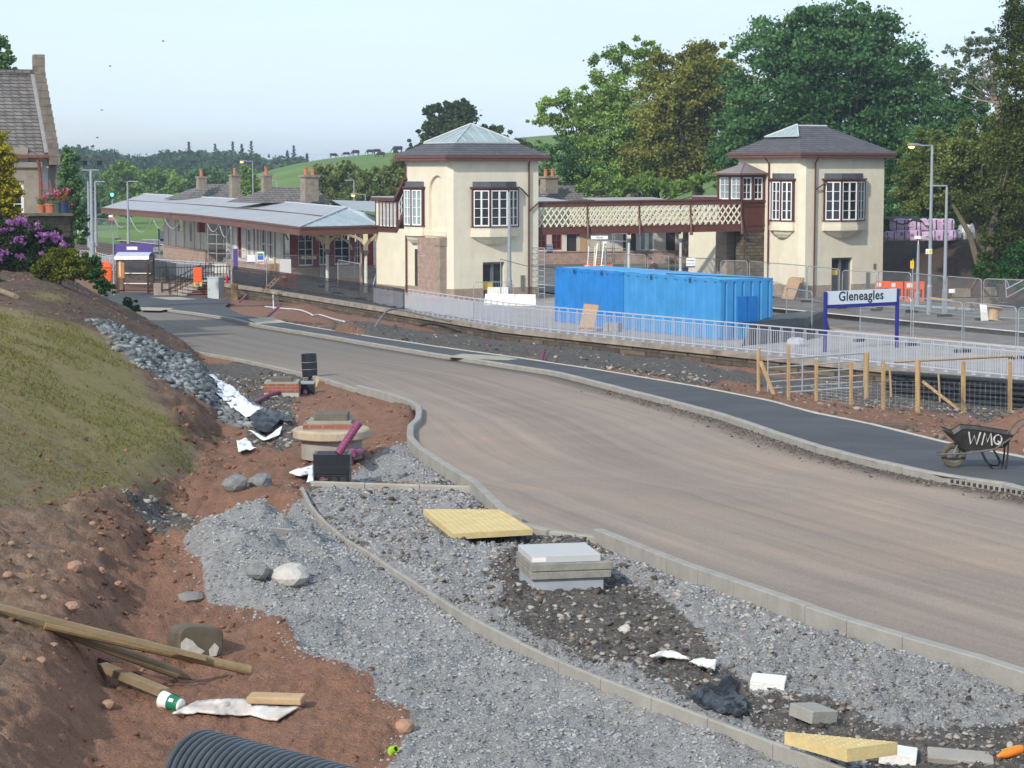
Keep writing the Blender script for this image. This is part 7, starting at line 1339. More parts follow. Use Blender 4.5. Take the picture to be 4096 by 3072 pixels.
def crowd(label, px0, px1, ybase, Hh_=1.1):
    a, b = at_z(px0, ybase, 0), at_z(px1, ybase, 0); t = T('crowd_barrier', label, 'barrier', a); P = lambda f, z: a.lerp(b, f)+Vector((0, 0, z)); g = MB(); g.tube([P(.0, 0), P(0, Hh_*.85), P(.06, Hh_), P(.94, Hh_), P(1, Hh_*.85), P(1, 0)], .022, 6); g.tube([P(0, .2), P(1, .2)], .018, 5)
    g.obj('frame', GALV, t, True); g = MB()
    for i in range(1, 16): g.tube([P(i/16, .2), P(i/16, Hh_)], .008, 4)
    g.obj('bars', GALV, t, True)
crowd('grey steel crowd barrier across the tower door', 1894, 2053, 1208)
def scaffold(label, px0, px1, ytop, ybase, lev, z0=0, dep=.9, brace=False):
    a, b = at_z(px0, ybase, z0), at_z(px1, ybase, z0); top = at_y(px0, ytop, a.y).z; t = T('scaffold_tower', label, 'scaffold', a); g = MB(); bk = E1*dep
    for q in (a, b, a+bk, b+bk): g.tube([q, Vector((q.x, q.y, top))], .028, 6)
    g.obj('standard', GALV, t, True); g = MB()
    for i in range(1, lev+1):
        z = z0+(top-z0)*i/lev
        for p, q in ((a, b), (a+bk, b+bk), (a, a+bk), (b, b+bk)): g.tube([Vector((p.x, p.y, z)), Vector((q.x, q.y, z))], .02, 5)
    if brace: g.tube([Vector((a.x, a.y, z0+.3)), Vector((b.x, b.y, z0+(top-z0)*.5))], .02, 5); g.tube([Vector((b.x, b.y, z0+(top-z0)*.5)), Vector((a.x, a.y, top))], .02, 5)
    g.obj('ledger', GALV, t, True)
    if brace: g = MB(); z = z0+(top-z0)*.5; g.add([Vector((q.x, q.y, z+.04)) for q in (a, b, b+bk, a+bk)], [(0, 1, 2, 3)]); g.obj('deck_board', WOODO, t, True)
scaffold('narrow aluminium scaffold against the right side of the glass roofed tower', 2153, 2178, 992, 1196, 9, dep=1.2); scaffold('scaffold tower at the corner of the plastered station building', 868, 932, 902, 1090, 5, dep=1.6, brace=True); scaffold('scaffolding behind the footbridge beside the grey doorway', 2450, 2505, 935, 1085, 5, dep=1.6)
scaffold('low aluminium work platform near the far end of the near platform', 585, 640, 960, 1050, 2, dep=1)
def ladder(label, px0, y0, px1, y1, Y, w_=.42):
    a, b = at_y(px0, y0, Y), at_y(px1, y1, Y+.8); t = T('ladder', label, 'ladder', a, 0, 'ladders behind the container'); x = Vector((1, .2, 0)).normalized()*w_/2; g = MB()
    for s in (1, -1): g.beam(a+x*s, b+x*s, .05, .08)
    g.obj('stile', mat('bright_aluminium', (.62, .60, .52), .35, .1, 5, metal=.5) if 'bright_aluminium' not in bpy.data.materials else bpy.data.materials['bright_aluminium'], t, True); g = MB()
    for i in range(1, 9): q = a.lerp(b, i/9); g.beam(q-x, q+x, .04, .04)
    g.obj('rungs', bpy.data.materials['bright_aluminium'], t, True)
ladder('left aluminium ladder standing behind the container roof', 2362, 1075, 2368, 985, 140); ladder('right aluminium ladder leaning beside the other ladder', 2392, 1075, 2402, 975, 142)
def lean(label, px, py, w_, h_, m, rz, tilt, name='board_sheet', group=None, cat='board'):
    p = at_z(px, py, 0); o = MB().box((0, 0, h_/2), (w_, .025, h_)).obj(name, m); o.location = p; o.rotation_euler = (R(tilt), 0, rz); return setl(o, label, cat, group)
for i in range(3): lean(('front board of the stack leaning on the far tower', 'middle board of the stack leaning on the far tower', 'back board of the stack leaning on the far tower')[i], 3150+14*i, 1196-3*i, 1.15, 1.25-.04*i, (OSB, WOODP, WOODO)[i], R(-60), -24+6*i, group='boards leaning on the far tower')
lean('plywood board lying on its edge behind the container, under the name board', 2842, 1105, 1.05, .42, OSB, R(10), -12); lean('plywood piece leaning on the dark pier', 2912, 1112, .6, .45, OSB, R(20), -10)
g = MB(); p = at_z(3070, 1195, 0)
# pink bags on the bank of earth
def bag(c, w_, d_, h_, label, rz, sd):
    t = T('bulk_bag', label, 'bag', c, rz, 'pink bulk bags on the bank'); import bmesh
    bm = bmesh.new(); bmesh.ops.create_cube(bm, size=1); bmesh.ops.subdivide_edges(bm, edges=bm.edges, cuts=7, use_grid_fill=True); r = np.random.default_rng(sd)
    for v in bm.verts:
        q = v.co; k = max(abs(q.x), abs(q.y), abs(q.z)); l = q.length; f = .62*(k*2)+.38*(.5/l*k*2 if l else 1); nrm = q.normalized() if l else q
        n_ = float(fbm(np.array([q.x*3+sd]), np.array([q.y*3+q.z*4]), 3, 95)[0])-.45; v.co = Vector((q.x*(1.0+.12*(1-4*q.z*q.z)), q.y*(1+.12*(1-4*q.z*q.z)), q.z*(1-.10*(q.x*q.x+q.y*q.y)*2)))+nrm*n_*.16; v.co = Vector((v.co.x*w_, v.co.y*d_, (v.co.z+.5)*h_))
    me = bpy.data.meshes.new('sack'); bm.to_mesh(me); bm.free(); me.materials.append(PINKB); me.polygons.foreach_set('use_smooth', [True]*len(me.polygons)); put(link(bpy.data.objects.new('sack', me)), t)
    g = MB()
    for x in (-.32, .32): g.beam((x*w_, -d_*.57, .08), (x*w_*1.05, -d_*.56, h_*.92), .05, .02, up=(0, 1, 0)); 
    g.obj('strap', BPLAS, t); g = MB(); g.box((w_*.1*((sd*3) % 5-2), -d_*.575, h_*(.35+.1*((sd*7) % 4))), (w_*(.16+.06*(sd % 4)), .012, h_*(.12+.09*((sd*2) % 3)))); g.obj('printed_patch', mat('purple_print', (.20, .14, .23), .7, .5, 12) if 'purple_print' not in bpy.data.materials else bpy.data.materials['purple_print'], t)
YB = 130; row1 = [(3562, 0), (3597, 1), (3646, 2), (3700, 3), (3752, 4), (3790, 5)]; row2 = [(3593, 6), (3642, 7), (3694, 8), (3752, 9), (3784, 10)]
def topz(x, y): return float(sb(np.array([x]), np.array([y]))[0])
zb0 = at_y(3680, 960, YB).z
LB = ['small torn pink bag at the left end of the bottom row', 'second pink bag from the left in the bottom row', 'pink bag in the bottom row with the darkest print, left of the lamp post', 'squat pink bag in the bottom row just left of the lamp post', 'pink bag in the bottom row just right of the lamp post', 'rightmost pink bag of the bottom row', 'leftmost pink bag of the top row', 'pink bag second from the left in the top row', 'pink bag of the top row next to the gap', 'pink bag of the top row right of the gap', 'rightmost pink bag of the top row']
for px, i in row1: q = at_y(px, 960, YB); bag((q.x, q.y, zb0-.05), .76 if i else .6, .8, .66 if i not in (0, 3) else .58, LB[i], R(-8+5*(i % 3)), i)
for px, i in row2: q = at_y(px, 960, YB); bag((q.x, q.y+.05, zb0+.55), .76, .8, .72, LB[i], R(6-4*(i % 3)), i)
q = at_y(3620, 878, YB); drp = MB(); nU = 14
for j in range(5):
    for i in range(nU+1): f = i/nU; drp.v.append(Vector((q.x-1.3+2.6*f, q.y-.45+.3*j, zb0+1.30+.12*math.sin(f*9+j)-(.35 if j == 0 else 0)*abs(math.sin(f*5))-.2*(f > .9))))
drp.f = [(j*(nU+1)+i, j*(nU+1)+i+1, (j+1)*(nU+1)+i+1, (j+1)*(nU+1)+i) for j in range(4) for i in range(nU)]; setl(drp.obj('tarpaulin', TARP, solid=.02), 'dark sheet thrown over the top row of pink bags', 'tarpaulin')
q = at_y(3868, 955, 131); g = MB().lathe([(.55, 0), (.6, .5), (.5, .9), (.1, 1.1), (0, 1.1)], 8, (q.x, q.y, q.z-.1)); setl(g.obj('wrapped_pallet', mat('shrink_wrap', (.35, .36, .38), .3, .3, 5)), 'shrink wrapped grey pallet load right of the pink bags', 'pallet'); q = at_y(3825, 945, 130.5); g = MB().lathe([(.3, 0), (.36, .3), (.2, .5), (0, .5)], 8, (q.x, q.y, q.z-.1)); setl(g.obj('wrapped_pallet', bpy.data.materials['shrink_wrap']), 'small silvery wrapped bundle between the pink bags and the grey pallet', 'pallet')
# orange barriers, blocks, drum, pipes at the right
def orange(label, px0, px1, ybase, Hh_=1.0, zb=0, rz=.1):
    a, b = at_z(px0, ybase, zb), at_z(px1, ybase, zb); w_ = (b-a).length; t = T('orange_barrier', label, 'barrier', a, math.atan2((b-a).y, (b-a).x)+rz, 'orange plastic barriers'); g = MB()
    fn = lambda x, z, d: (x, d, z); hs = []
    n = max(3, int(w_/.16))
    for i in range(n): x0 = .08+(w_-.16)*i/n; hs.append(rect(x0+.02, x0+(w_-.16)/n-.02, Hh_*.16, Hh_*.62))
    g.holed(rect(0, w_, 0, Hh_), hs, fn, .05); g.bx(0, w_, .04, .06, Hh_*.62, Hh_); g.obj('panel', ORANGE, t); MB().bx(w_*.1, w_*.4, -.012, -.003, Hh_*.70, Hh_*.92).obj('reflector', WPLAS, t)
orange('leftmost orange barrier, close to the far tower', 3500, 3562, 1196); orange('middle orange barrier of the three right of the far tower', 3560, 3612, 1198); orange('rightmost orange barrier, beside the camera post', 3618, 3698, 1206, 1.1)
orange('orange barrier left of the camera post behind the container', 2335, 2392, 1098, .7); orange('second orange barrier behind the container, right of the camera post', 2395, 2450, 1098, .7); orange('low orange barrier in front of the crouching worker', 2545, 2630, 1112, .62); orange('orange barrier lying behind the thin dark netting', 1120, 1182, 1150, .85)
BLK = mat('old_stone_block', (.20, .165, .12), .9, .3, 2, .015, 15)
def sblock(label, px, py, d, rz, Yz=0, lift=0): p = at_z(px, py, Yz); o = MB().box((0, 0, d[2]/2), d).obj('stone_block', BLK, None, bevel=.03); o.location = p+Vector((0, 0, lift)); o.rotation_euler = (0, 0, rz); return setl(o, label, 'stone block', 'old stone blocks')
sblock('lower left stone block of the pile right of the lamp posts', 3840, 1232, (.95, .6, .5), R(8)); sblock('upper left stone block of the pile', 3845, 1226, (.85, .6, .45), R(4), 0, .5); sblock('lower middle stone block of the pile', 3905, 1228, (.8, .6, .45), R(-5)); sblock('lower right stone block of the pile', 3962, 1228, (.9, .6, .5), R(6)); sblock('upper right stone block of the pile', 3955, 1220, (.8, .5, .45), R(-4), 0, .5); sblock('big tall stone block standing behind the pile', 3870, 1165, (1.3, .7, 1.0), R(10))
polebar('timber_pole', at_z(3874, 1178, .3), at_y(3921, 1097, 114), .07, WOODP, 'pale pole leaning across the stone blocks', 'pole'); polebar('steel_pipe', at_z(3605, 1222, .08), at_z(3900, 1240, .08), .09, GALV, 'grey pipe lying on the ground behind the lamp posts', 'pipe'); polebar('yellow_pole', at_z(3716, 1206, 1.8)+Vector((0, 0, .15)), at_z(3806, 1217, 1.8)+Vector((0, 0, .15)), .05, WOOD, 'yellow pole resting on top of a fence panel', 'pole')
p = at_z(3972, 1283, 0); cdm = T('cable_drum', 'wooden cable drum lying behind the fence at the right', 'drum', p, 0); cdm.rotation_euler = (R(-6), R(8), 0)
for z in (0, .62): MB().lathe([(0, z), (.42, z), (.42, z+.06), (0, z+.06)], 20).obj('flange', WOODP, cdm)
MB().lathe([(.24, .06), (.24, .62)], 16).obj('core', OSB, cdm)
p0, p1 = at_y(3918, 1216, 88.6), at_y(3946, 1284, 88.4); g = MB(); g.loft([[(p0.x+.02*j, p0.y-.05*math.sin(j), p0.z+(p1.z-p0.z)*j/4) for j in range(5)], [(p0.x+.27+.03*j, p0.y-.06*math.sin(j+.5), p0.z+(p1.z-p0.z)*j/4) for j in range(5)]], False, False); setl(g.obj('white_sheet', WPLAS, solid=.01), 'narrow white sheet tied to the fence panel at the right', 'sheet')
p0 = at_y(3795, 1172, 107); g = MB().bx(p0.x, p0.x+.3, p0.y, p0.y+.02, p0.z, p0.z+.2); setl(g.obj('white_plate', WPLAS), 'small white plate on the fence panel in front of the stone blocks', 'plate')
t = T('mesh_fence', 'fallen fence panel tilted against the bushes at the right edge', 'fence', at_y(4030, 1190, 108), 0); g = MB(); g.tube([at_y(4022, 1122, 110), at_y(4026, 1190, 108), at_y(4100, 1150, 108), at_y(4150, 1090, 109)], .03, 6); g.tube([at_y(4026, 1155, 108.6), at_y(4110, 1112, 108.6)], .022, 5); g.tube([at_y(4026, 1120, 110), at_y(4038, 1150, 109)], .022, 5); g.obj('frame', GALV, t, True)
# ---------------------------------------------------------------- worker behind the container
t = T('person', 'worker in a dark jacket bending down behind the container roof', 'person', at_z(2620, 1120, 0), R(15))
def skinbody(name, chain, m, parent, sub=2):
    vs = [c[0] for c in chain['v']]; rr = [c[1] for c in chain['v']]; me = bpy.data.meshes.new(name); me.from_pydata(vs, chain['e'], []); o = link(bpy.data.objects.new(name, me)); put(o, parent); o.modifiers.new('skin', 'SKIN'); s = o.modifiers.new('sub', 'SUBSURF'); s.levels = s.render_levels = sub
    me.materials.append(m)
    for v, r_ in zip(me.skin_vertices[0].data, rr): v.radius = (r_, r_)
    me.skin_vertices[0].data[0].use_root = True; return o
SKIN = mat('skin', (.42, .24, .17), .6, .05, 3); JACK = mat('navy_jacket', (.015, .018, .03), .8, .3, 4)
V_ = [((.25, 0, .62), .15), ((.05, 0, .86), .16), ((-.14, 0, 1.06), .17), ((-.26, 0, 1.18), .07), ((-.33, -.02, 1.24), .085), ((-.36, -.02, 1.33), .10), ((-.35, -.02, 1.42), .075),
      ((-.13, .2, 1.05), .075), ((-.28, .24, .80), .058), ((-.46, .20, .62), .045), ((-.53, .18, .56), .04), ((-.13, -.2, 1.05), .075), ((-.30, -.24, .80), .058), ((-.47, -.18, .62), .045), ((-.54, -.16, .56), .04),
      ((.12, .13, .50), .105), ((-.12, .15, .46), .085), ((.02, .15, .10), .06), ((-.10, .15, .05), .05), ((.12, -.13, .50), .105), ((-.12, -.15, .46), .085), ((.02, -.15, .10), .06), ((-.10, -.15, .05), .05)]
E_ = [(0, 1), (1, 2), (2, 3), (3, 4), (4, 5), (5, 6), (2, 7), (7, 8), (8, 9), (9, 10), (2, 11), (11, 12), (12, 13), (13, 14), (0, 15), (15, 16), (16, 17), (17, 18), (0, 19), (19, 20), (20, 21), (21, 22)]
skinbody('body', dict(v=V_, e=E_), SKIN, t)
J = [((.27, 0, .60), .175), ((.05, 0, .86), .19), ((-.14, 0, 1.06), .20), ((-.24, 0, 1.15), .10), ((-.13, .2, 1.05), .095), ((-.28, .24, .80), .075), ((-.45, .20, .63), .058), ((-.13, -.2, 1.05), .095), ((-.30, -.24, .80), .075), ((-.46, -.18, .63), .058)]
skinbody('jacket', dict(v=J, e=[(0, 1), (1, 2), (2, 3), (2, 4), (4, 5), (5, 6), (2, 7), (7, 8), (8, 9)]), JACK, t)
skinbody('trousers', dict(v=[((.26, 0, .60), .17), ((.12, .13, .50), .125), ((-.12, .15, .46), .10), ((.02, .15, .12), .075), ((.12, -.13, .50), .125), ((-.12, -.15, .46), .10), ((.02, -.15, .12), .075)], e=[(0, 1), (1, 2), (2, 3), (0, 4), (4, 5), (5, 6)]), JACK, t)
g = MB().lathe([(.095, -.02), (.108, .04), (.09, .10), (.04, .13), (0, .135)], 14, (-.345, -.02, 1.36)); g.obj('hair', mat('dark_hair', (.03, .02, .015), .8, .3, 9), t, smooth=True)
# ---------------------------------------------------------------- bus shelter, steps, cabinet at the left
SB = at_y(470, 1172, 141); t = T('bus_shelter', 'brown framed bus shelter with a clear barrel roof, at the end of the road', 'bus shelter', SB, R(-8)); w_, d_, hh = 2.05, 1.3, 2.2
BRS = mat('brown_steel', (.085, .028, .022), .45, .15, 4); g = MB()
for x in (0, w_): 
    for y in (0, d_): g.bx(x-.05, x+.05, y-.05, y+.05, 0, hh)
for z in (.12, 1.15, hh-.05): g.bx(0, w_, d_-.03, d_+.03, z-.04, z+.04); g.bx(w_-.03, w_+.03, 0, d_, z-.04, z+.04); g.bx(-.03, .03, 0, d_, z-.04, z+.04)
g.bx(-.06, w_+.06, -.05, .05, hh-.08, hh+.04); g.obj('frame', BRS, t); g = MB()
for k in range(9):
    a = math.pi*k/8; g.v += [Vector((-.1, d_/2-.75*math.cos(a), hh+.42*math.sin(a))), Vector((w_+.1, d_/2-.75*math.cos(a), hh+.42*math.sin(a)))]
g.f = [(2*k, 2*k+2, 2*k+3, 2*k+1) for k in range(8)]; g.obj('roof', mat('clear_roof', (.40, .43, .50), .12, .1, 2, spec=.7), t, solid=.02); g = MB(); g.face((0, d_, .2), (w_, d_, .2), (w_, d_, hh-.1), (0, d_, hh-.1)); g.face((w_, 0, .2), (w_, d_, .2), (w_, d_, hh-.1), (w_, 0, hh-.1)); g.obj('glazing', mat_sheet('shelter_glazing', (.05, .05, .05), .35, .1), t)
g = MB(); g.bx(.15, w_-.15, d_-.45, d_-.15, .55, .6); g.bx(.15, w_-.15, d_-.18, d_-.12, 1.2, 1.26); g.obj('bench', WPLAS, t)
p = at_y(480, 1115, 139); g = T('notice_board', 'orange brown notice board beside the bus stop pole', 'notice board', p); MB().bx(-.14, .28, 0, .05, .05, 1.05).obj('board', mat('orange_wood', (.42, .20, .05), .6, .2, 5), g); MB().bx(-.02, .04, -.012, -.002, .15, 1.1).obj('white_strip', WPLAS, g); MB().bx(-.1, -.06, .05, .1, -.9, .1).obj('leg', BRS, g)
p = at_y(420, 1130, 132); g = T('grit_bin', 'bright orange bin half hidden by the dark green shrub', 'bin', p, R(8)); m_ = MB(); m_.loft([[(x*f, y*f, z) for x, y in ((-.42, -.35), (.42, -.35), (.42, .35), (-.42, .35))] for z, f in ((0, .85), (.85, 1), (.9, 1.06))]); m_.obj('body', ORANGE, g, bevel=.02); m_ = MB(); m_.loft([[(x*f-.05, y*f, z) for x, y in ((-.44, -.37), (.44, -.37), (.44, .37), (-.44, .37))] for z, f in ((.92, 1.05), (1.15, .9), (1.28, .5))]); m_.obj('lid', ORANGE, g, bevel=.02)
# steps
st = at_y(705, 1194, 137.5); t = T('steps', 'concrete steps with brick sides rising to the platform', 'steps', st, R(24)); n = 6; g = MB(); gb = MB()
for i in range(n): g.bx(.34*i, .34*i+.36, 0, 1.9, .17*i, .17*i+.06); gb.bx(.34*i+.02, .34*n+.6, .04, 1.86, .17*i-.15 if i == 0 else .17*i-.11, .17*i)
g.bx(.34*n, .34*n+1.4, 0, 1.9, .98, 1.04); g.obj('tread', CONCL, t); gb.bx(.34*n+.5, .34*n+2.4, .02, 1.86, -.1, .98); gb.obj('brick_side', BRICKR, t)
for y in (.05, 1.85): g = MB(); g.tube([(-.45, y, .35), (-.45, y, .95), (0, y, .95), (.34*n, y, 1.95), (.34*n+1.0, y, 1.95)], .03, 6); g.tube([(-.45, y, .45), (0, y, .5), (.34*n, y, 1.5), (.34*n+1, y, 1.5)], .025, 6); [g.tube([(.34*i+.1, y, .17*i+.1), (.34*i+.1, y, .17*i+1.1)], .018, 5) for i in range(n+2)]; g.obj('handrail', BLACK, t)
g = MB(); g.bx(-.9, 4.4, 1.9, 2.1, -.1, .9); g.obj('side_wall', mat('pale_stone_wall', (.40, .31, .25), .9, .2, 2), t)
g = MB(); 
for i in range(26): x = -.9+i*.2; g.beam((x, 2.0, .9), (x, 2.0, 2.0), .03, .03)
for z in (1.1, 1.85): g.bx(-.9, 4.3, 1.98, 2.02, z, z+.04)
g.obj('spiked_railing', BLACK, t)
p = at_y(791, 1130, 137.6); g = T('orange_barrier', 'upright orange barrier blocking the top of the steps', 'barrier', p, R(5)); m_ = MB().bx(-.28, .28, 0, .12, 0, .95); m_.obj('panel', ORANGE, g, bevel=.03); m_ = MB()
for x in (-.2, .2): m_.bx(x-.06, x+.06, -.05, .2, -.22, 0)
m_.obj('foot', YSIGN, g)
p = at_y(864, 1194, 134); g = T('equipment_cabinet', 'tall pale grey steel cabinet beside the steps', 'cabinet', p, R(-28)); MB().bx(-.42, .42, -.3, .3, 0, 1.28).obj('body', mat('pale_grey_steel', (.40, .44, .46), .5, .06, 2), g, bevel=.01); MB().bx(-.45, .45, -.33, .33, 1.28, 1.33).obj('top', bpy.data.materials['pale_grey_steel'], g); MB().bx(-.30, -.27, -.312, -.30, .5, .62).obj('handle', BPLAS, g)
p = at_y(908, 1133, 136); g = T('fire_extinguisher', 'red fire extinguisher standing on the wall by the cabinet', 'extinguisher', p); MB().lathe([(0, 0), (.09, 0), (.09, .42), (.05, .5), (.03, .56), (0, .56)], 12).obj('body', mat('bright_red', (.5, .02, .02), .4, .1, 4), g)
p = at_y(939, 1200, 134); g = MB().box((0, 0, .5), (.4, .34, 1.0)).obj('timber_stump', mat('brown_timber', (.22, .145, .06), .8, .3, 4)); g.location = p; setl(g, 'square brown timber stump at the end of the platform wall', 'post')
# hoardings, cones, boards
def hoard(label, px0, px1, y0, y1, Y, m=PURPLE, logo=None):
    p, q = at_y(px0, y1, Y), at_y(px1, y0, Y); t = T('hoarding', label, 'hoarding', p); MB().bx(0, q.x-p.x, 0, .04, 0, q.z-p.z).obj('panel', m, t)
    if logo: MB().bx((q.x-p.x)*.32, (q.x-p.x)*.6, -.012, -.003, (q.z-p.z)*.45, (q.z-p.z)*.75).obj('white_mark', WPLAS, t)
hoard('long purple hoarding panel behind the bus shelter', 457, 612, 975, 1020, 152, logo=True); hoard('narrow purple board leaning on the building corner', 934, 951, 995, 1080, 140); hoard('white board panel behind the thin dark netting', 1119, 1164, 1036, 1102, 137, mat('white_board', (.62, .64, .66), .5, .05, 3))
def cone(label, px, ybase, hh, Y): p = at_y(px, ybase, Y); t = T('traffic_cone', label, 'cone', p, 0, 'traffic cones'); MB().bx(-.17, .17, -.17, .17, 0, .04).obj('base', ORANGE, t); MB().lathe([(.13, .04), (.10, hh*.35)], 12).obj('lower_cone', ORANGE, t); MB().lathe([(.10, hh*.35), (.055, hh*.72)], 12).obj('white_sleeve', WPLAS, t); MB().lathe([(.055, hh*.72), (.03, hh), (0, hh)], 12).obj('tip', ORANGE, t)
cone('traffic cone standing by the track at the far left', 331, 950, .75, 165); cone('tall orange and white marker cone near the floodlight mast', 380, 1030, .85, 128)
a = at_z(1048, 1166, 0); pl = MB(); 
for i in range(5): pl.box((.0, .17*i, .05+.17*i), (.75, .14, .03), 0)
for x in (-.3, .3): pl.beam((x, -.1, .0), (x, .8, .85), .06, .08)
o = pl.obj('pallet', WOODO); o.location = a+Vector((.3, -1.1, 0)); o.rotation_euler = (0, 0, R(-65)); setl(o, 'wooden pallet used as a ramp against the dark netting', 'pallet')
t = T('station_sign', 'distant blue and white station sign at the far end of the platform', 'sign', at_y(637, 1015, 190)); MB().bx(-.06, .06, 0, .1, 0, 2.2).obj('post', NAVY, t); MB().bx(.06, 1.3, 0, .05, 1.3, 2.0).obj('panel', bpy.data.materials['sign_white'], t); MB().bx(.06, 1.3, -.01, .06, 1.1, 1.3).obj('lower_bar', NAVY, t)
t = T('warning_sign', 'red and white sign on a leaning pole beside the curved track', 'sign', at_y(440, 935, 210)); MB().tube([(0, 0, 0), (.25, 0, 1.3)], .03, 5).obj('pole', GALV, t); MB().bx(-.1, .35, -.03, .0, 1.25, 1.6).obj('red_plate', mat('faded_red', (.45, .12, .12), .6, .1, 4), t); MB().bx(-.1, .35, -.03, .0, 1.6, 1.8).obj('white_plate', WPLAS, t)
a = at_y(310, 908, 120); t = T('handrail', 'bent white handrail tube at the end of the railing by the house wall', 'handrail', a); MB().tube([a, at_y(313, 945, 120), at_y(322, 952, 119), at_y(345, 966, 117)], .045, 6).obj('tube', SILVER, t, True)
# ---------------------------------------------------------------- timber fence, gate, stacked pipes
WFN = [(3034, 1394, 1568, .10, 1), (3154, 1382, 1590, .075, 0), (3265, 1444, 1604, .08, 0), (3404, 1446, 1622, .08, 0), (3533, 1445, 1637, .09, 0), (3671, 1440, 1648, .14, 1), (3853, 1446, 1650, .10, 0), (4040, 1447, 1652, .10, 0)]
wf = T('timber_fence', 'new timber post and wire netting fence between the footpath and the platform', 'fence', hitg(3034, 1568)); tops = []
for px, yt, yb, w_, rd in WFN:
    b = hitg(px, yb); tp = at_y(px, yt, b.y); tops.append((b, tp)); g = MB(); lean_ = Vector(((px-3500)/9000, 0, 0))
    if rd: g.cyl(b-Vector((0, 0, .2)), tp, w_/2, w_/2, 12)
    else: g.beam(b-Vector((0, 0, .2)), tp, w_, w_*.8, up=(1, .4, 0))
    g.obj('post', WOOD, wf, True)
for (pa, pb) in (((3042, 1445), (3096, 1580)), ((3690, 1525), (3838, 1640))): a, b = hitg(*pb), None; q = at_y(pa[0], pa[1], a.y+.4); MB().beam(q, a, .07, .07).obj('brace', WOOD, wf, True)
g = MB()
for (b0, t0), (b1, t1_) in zip(tops[2:], tops[3:]):
    for k in range(9): f = .04+.55*k/8; g.tube([b0.lerp(t0, f*1.0)+Vector((0, -.06, 0)), b1.lerp(t1_, f)+Vector((0, -.06, 0))], .0045, 3, False)
    n = int(min((b1-b0).length/.16, 9))
    for i in range(1, n): p = b0.lerp(b1, i/n); h_ = (t0.z-b0.z)*(1-i/n)+(t1_.z-b1.z)*i/n; g.tube([p+Vector((0, -.06, .04*h_)), p+Vector((0, -.06, .6*h_))], .004, 3, False)
g.obj('wire_netting', GALV, wf, True)
b = hitg(3466, 1598); MB().cyl(b-Vector((0, 0, .2)), at_y(3466, 1410, b.y), .07, None, 10).obj('post', WOOD, wf, True)
ga, gb_ = at_y(3072, 1440, b.y+.4), at_y(3458, 1412, b.y+.1); gt = T('field_gate', 'galvanised five bar field gate behind the timber posts', 'gate', Vector((ga.x, ga.y, ga.z-1))); g = MB(); hgt = at_y(3458, 1412, b.y).z-at_y(3458, 1548, b.y).z
for k in range(6): z = -hgt*(1-(1-k/5)**1.15) if k else 0; g.tube([ga+Vector((0, 0, z)), gb_+Vector((0, 0, z))], .028 if k in (0, 5) else .02, 6)
for f in (0, .36, .74, 1): g.tube([ga.lerp(gb_, f), ga.lerp(gb_, f)-Vector((0, 0, hgt))], .025, 6)
g.obj('frame', GALV, gt, True)
STK = [(3565, 1476, 1588), (3760, 1490, 1606), (3946, 1508, 1622), (4078, 1515, 1632)]
for i, (px, yt, yb) in enumerate(STK): b = hitg(px, yb); tp = at_y(px-6, yt, b.y); polebar('marker_stake', b, tp, .035 if i < 3 else .06, WOODP if i else WOOD, ('brown stake in front of the left end of the black pipes', 'grey stake between the round strainer post and the next post', 'stake with a red painted top among the black pipes', 'thick short post at the right edge behind the fence')[i], 'stake')
k = 0
pa = Vector((11.15, 66, .30)); pb = Vector((15.3, 62, .30)); dpp = (pb-pa).normalized(); nb_ = Vector((-dpp.y, dpp.x, 0)); nb_ = nb_ if nb_.y > 0 else -nb_
for row in range(5):
    for j in range(3 if row < 4 else 2):
        a = pa+nb_*(.5+.19*j+.09*(row % 2))+Vector((0, 0, .12+.165*row))+dpp*random.uniform(-.2, .25); b = a+dpp*6.0; b.z = max(pb.z, GZ(pb.x, pb.y))+.12+.165*row; t_ = MB(); q = [a.lerp(b, i/60) for i in range(61)]; o = T('drain_pipe', 'black ribbed drain pipe in the stack behind the timber fence', 'pipe', a, 0, 'stacked black drain pipes'); t_.tube(q, [.082 if i % 2 else .074 for i in range(61)], 10, False); t_.obj('pipe_wall', BPLAS, o, True); k += 1
polebar('timber_rail', hitg(3560, 1588)+Vector((.3, 1.0, .95)), hitg(4100, 1632)+Vector((0, 1.0, .95)), .03, WOODP, 'pale timber lying on top of the black pipes', 'rail')

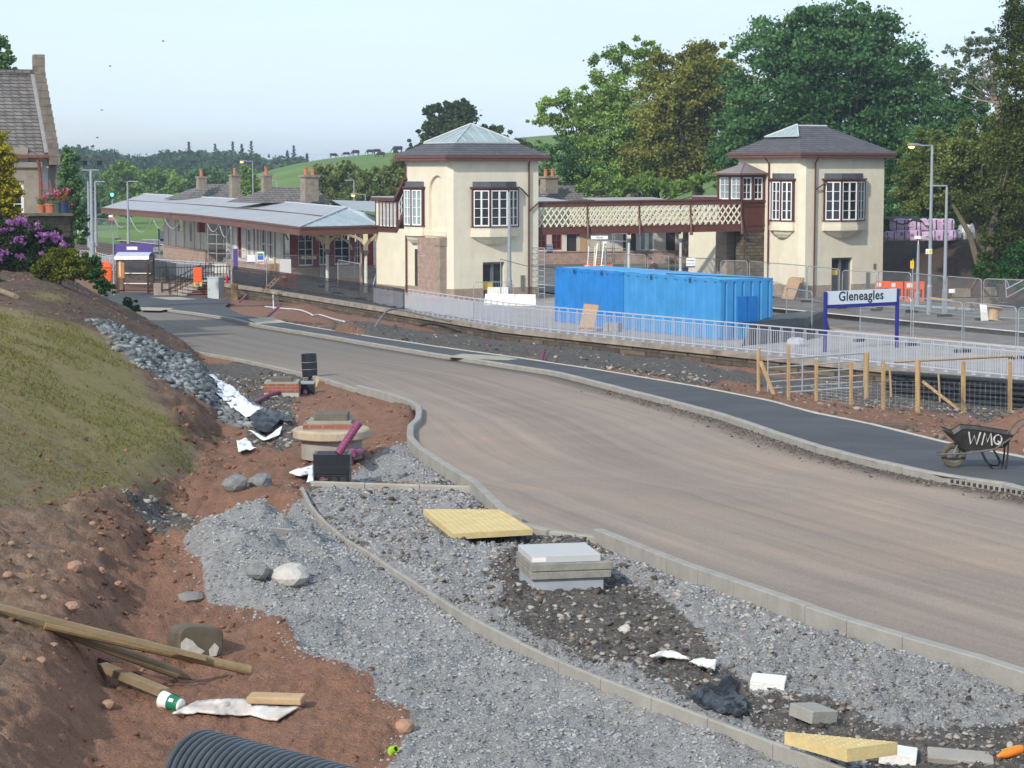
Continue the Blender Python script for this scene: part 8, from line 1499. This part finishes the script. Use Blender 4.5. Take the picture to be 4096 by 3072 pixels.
# builders' materials under the canopy
def stack(label, px, py, d, n, m, rz, name='timber_stack', cat='stack'):
    p = at_z(px, py, 0); g = MB(); r = random.Random(px)
    for i in range(n): g.box((r.uniform(-.05, .05), r.uniform(-.06, .06), d[2]*(i+.5)), (d[0], d[1]*r.uniform(.85, 1), d[2]*.94), r.uniform(-.06, .06))
    o = g.obj(name, m); o.location = p; o.rotation_euler = (0, 0, rz); return setl(o, label, cat)
stack('stack of new plywood and boards between the canopy columns', 1392, 1142, (1.5, .8, .09), 6, OSB, R(15)); stack('low stack of bricks in front of the bay windows', 1335, 1150, (.9, .6, .12), 4, BRICKR, R(5), 'brick_stack'); stack('heap of boards at the foot of the cream stair wall', 1570, 1180, (1.6, .5, .05), 4, WOODP, R(30)); stack('pile of sawn timber near the white board panel', 1085, 1120, (1.4, .6, .09), 5, WOODP, R(40))
stack('pale bags of cement piled at the corner of the plastered building', 880, 1092, (.9, .7, .16), 4, WPLAS, R(20), 'cement_bags')
polebar('steel_pipe', at_z(1486, 1168, 0), at_z(1503, 1168, 0)+Vector((.25, .2, 1.9)), .05, GALV, 'steel pipe leaning against the cream stair wall', 'pipe'); polebar('timber_pole', at_z(1448, 1170, 0), at_z(1446, 1170, 0)+Vector((0, 0, 2.7)), .06, WOOD, 'upright new timber pole beside the right canopy column', 'pole')
lean('sheet of plywood standing behind the white board panel', 1100, 1128, .9, 1.2, OSB, R(20), -8)
# ---------------------------------------------------------------- the air: faint haze round the whole scene
hz_ = MB(); hz_.bx(-900, 900, -25, 2700, -4, 21.5); hm = bpy.data.materials.new('haze'); hm.use_nodes = True; t_ = hm.node_tree; t_.nodes.clear(); o_ = t_.nodes.new('ShaderNodeOutputMaterial'); pv = t_.nodes.new('ShaderNodeVolumePrincipled'); pv.inputs['Color'].default_value = (.72, .84, .96, 1); pv.inputs['Density'].default_value = .00032; pv.inputs['Anisotropy'].default_value = .2; t_.links.new(pv.outputs[0], o_.inputs['Volume'])
setl(hz_.obj('haze', hm), kind='stuff')
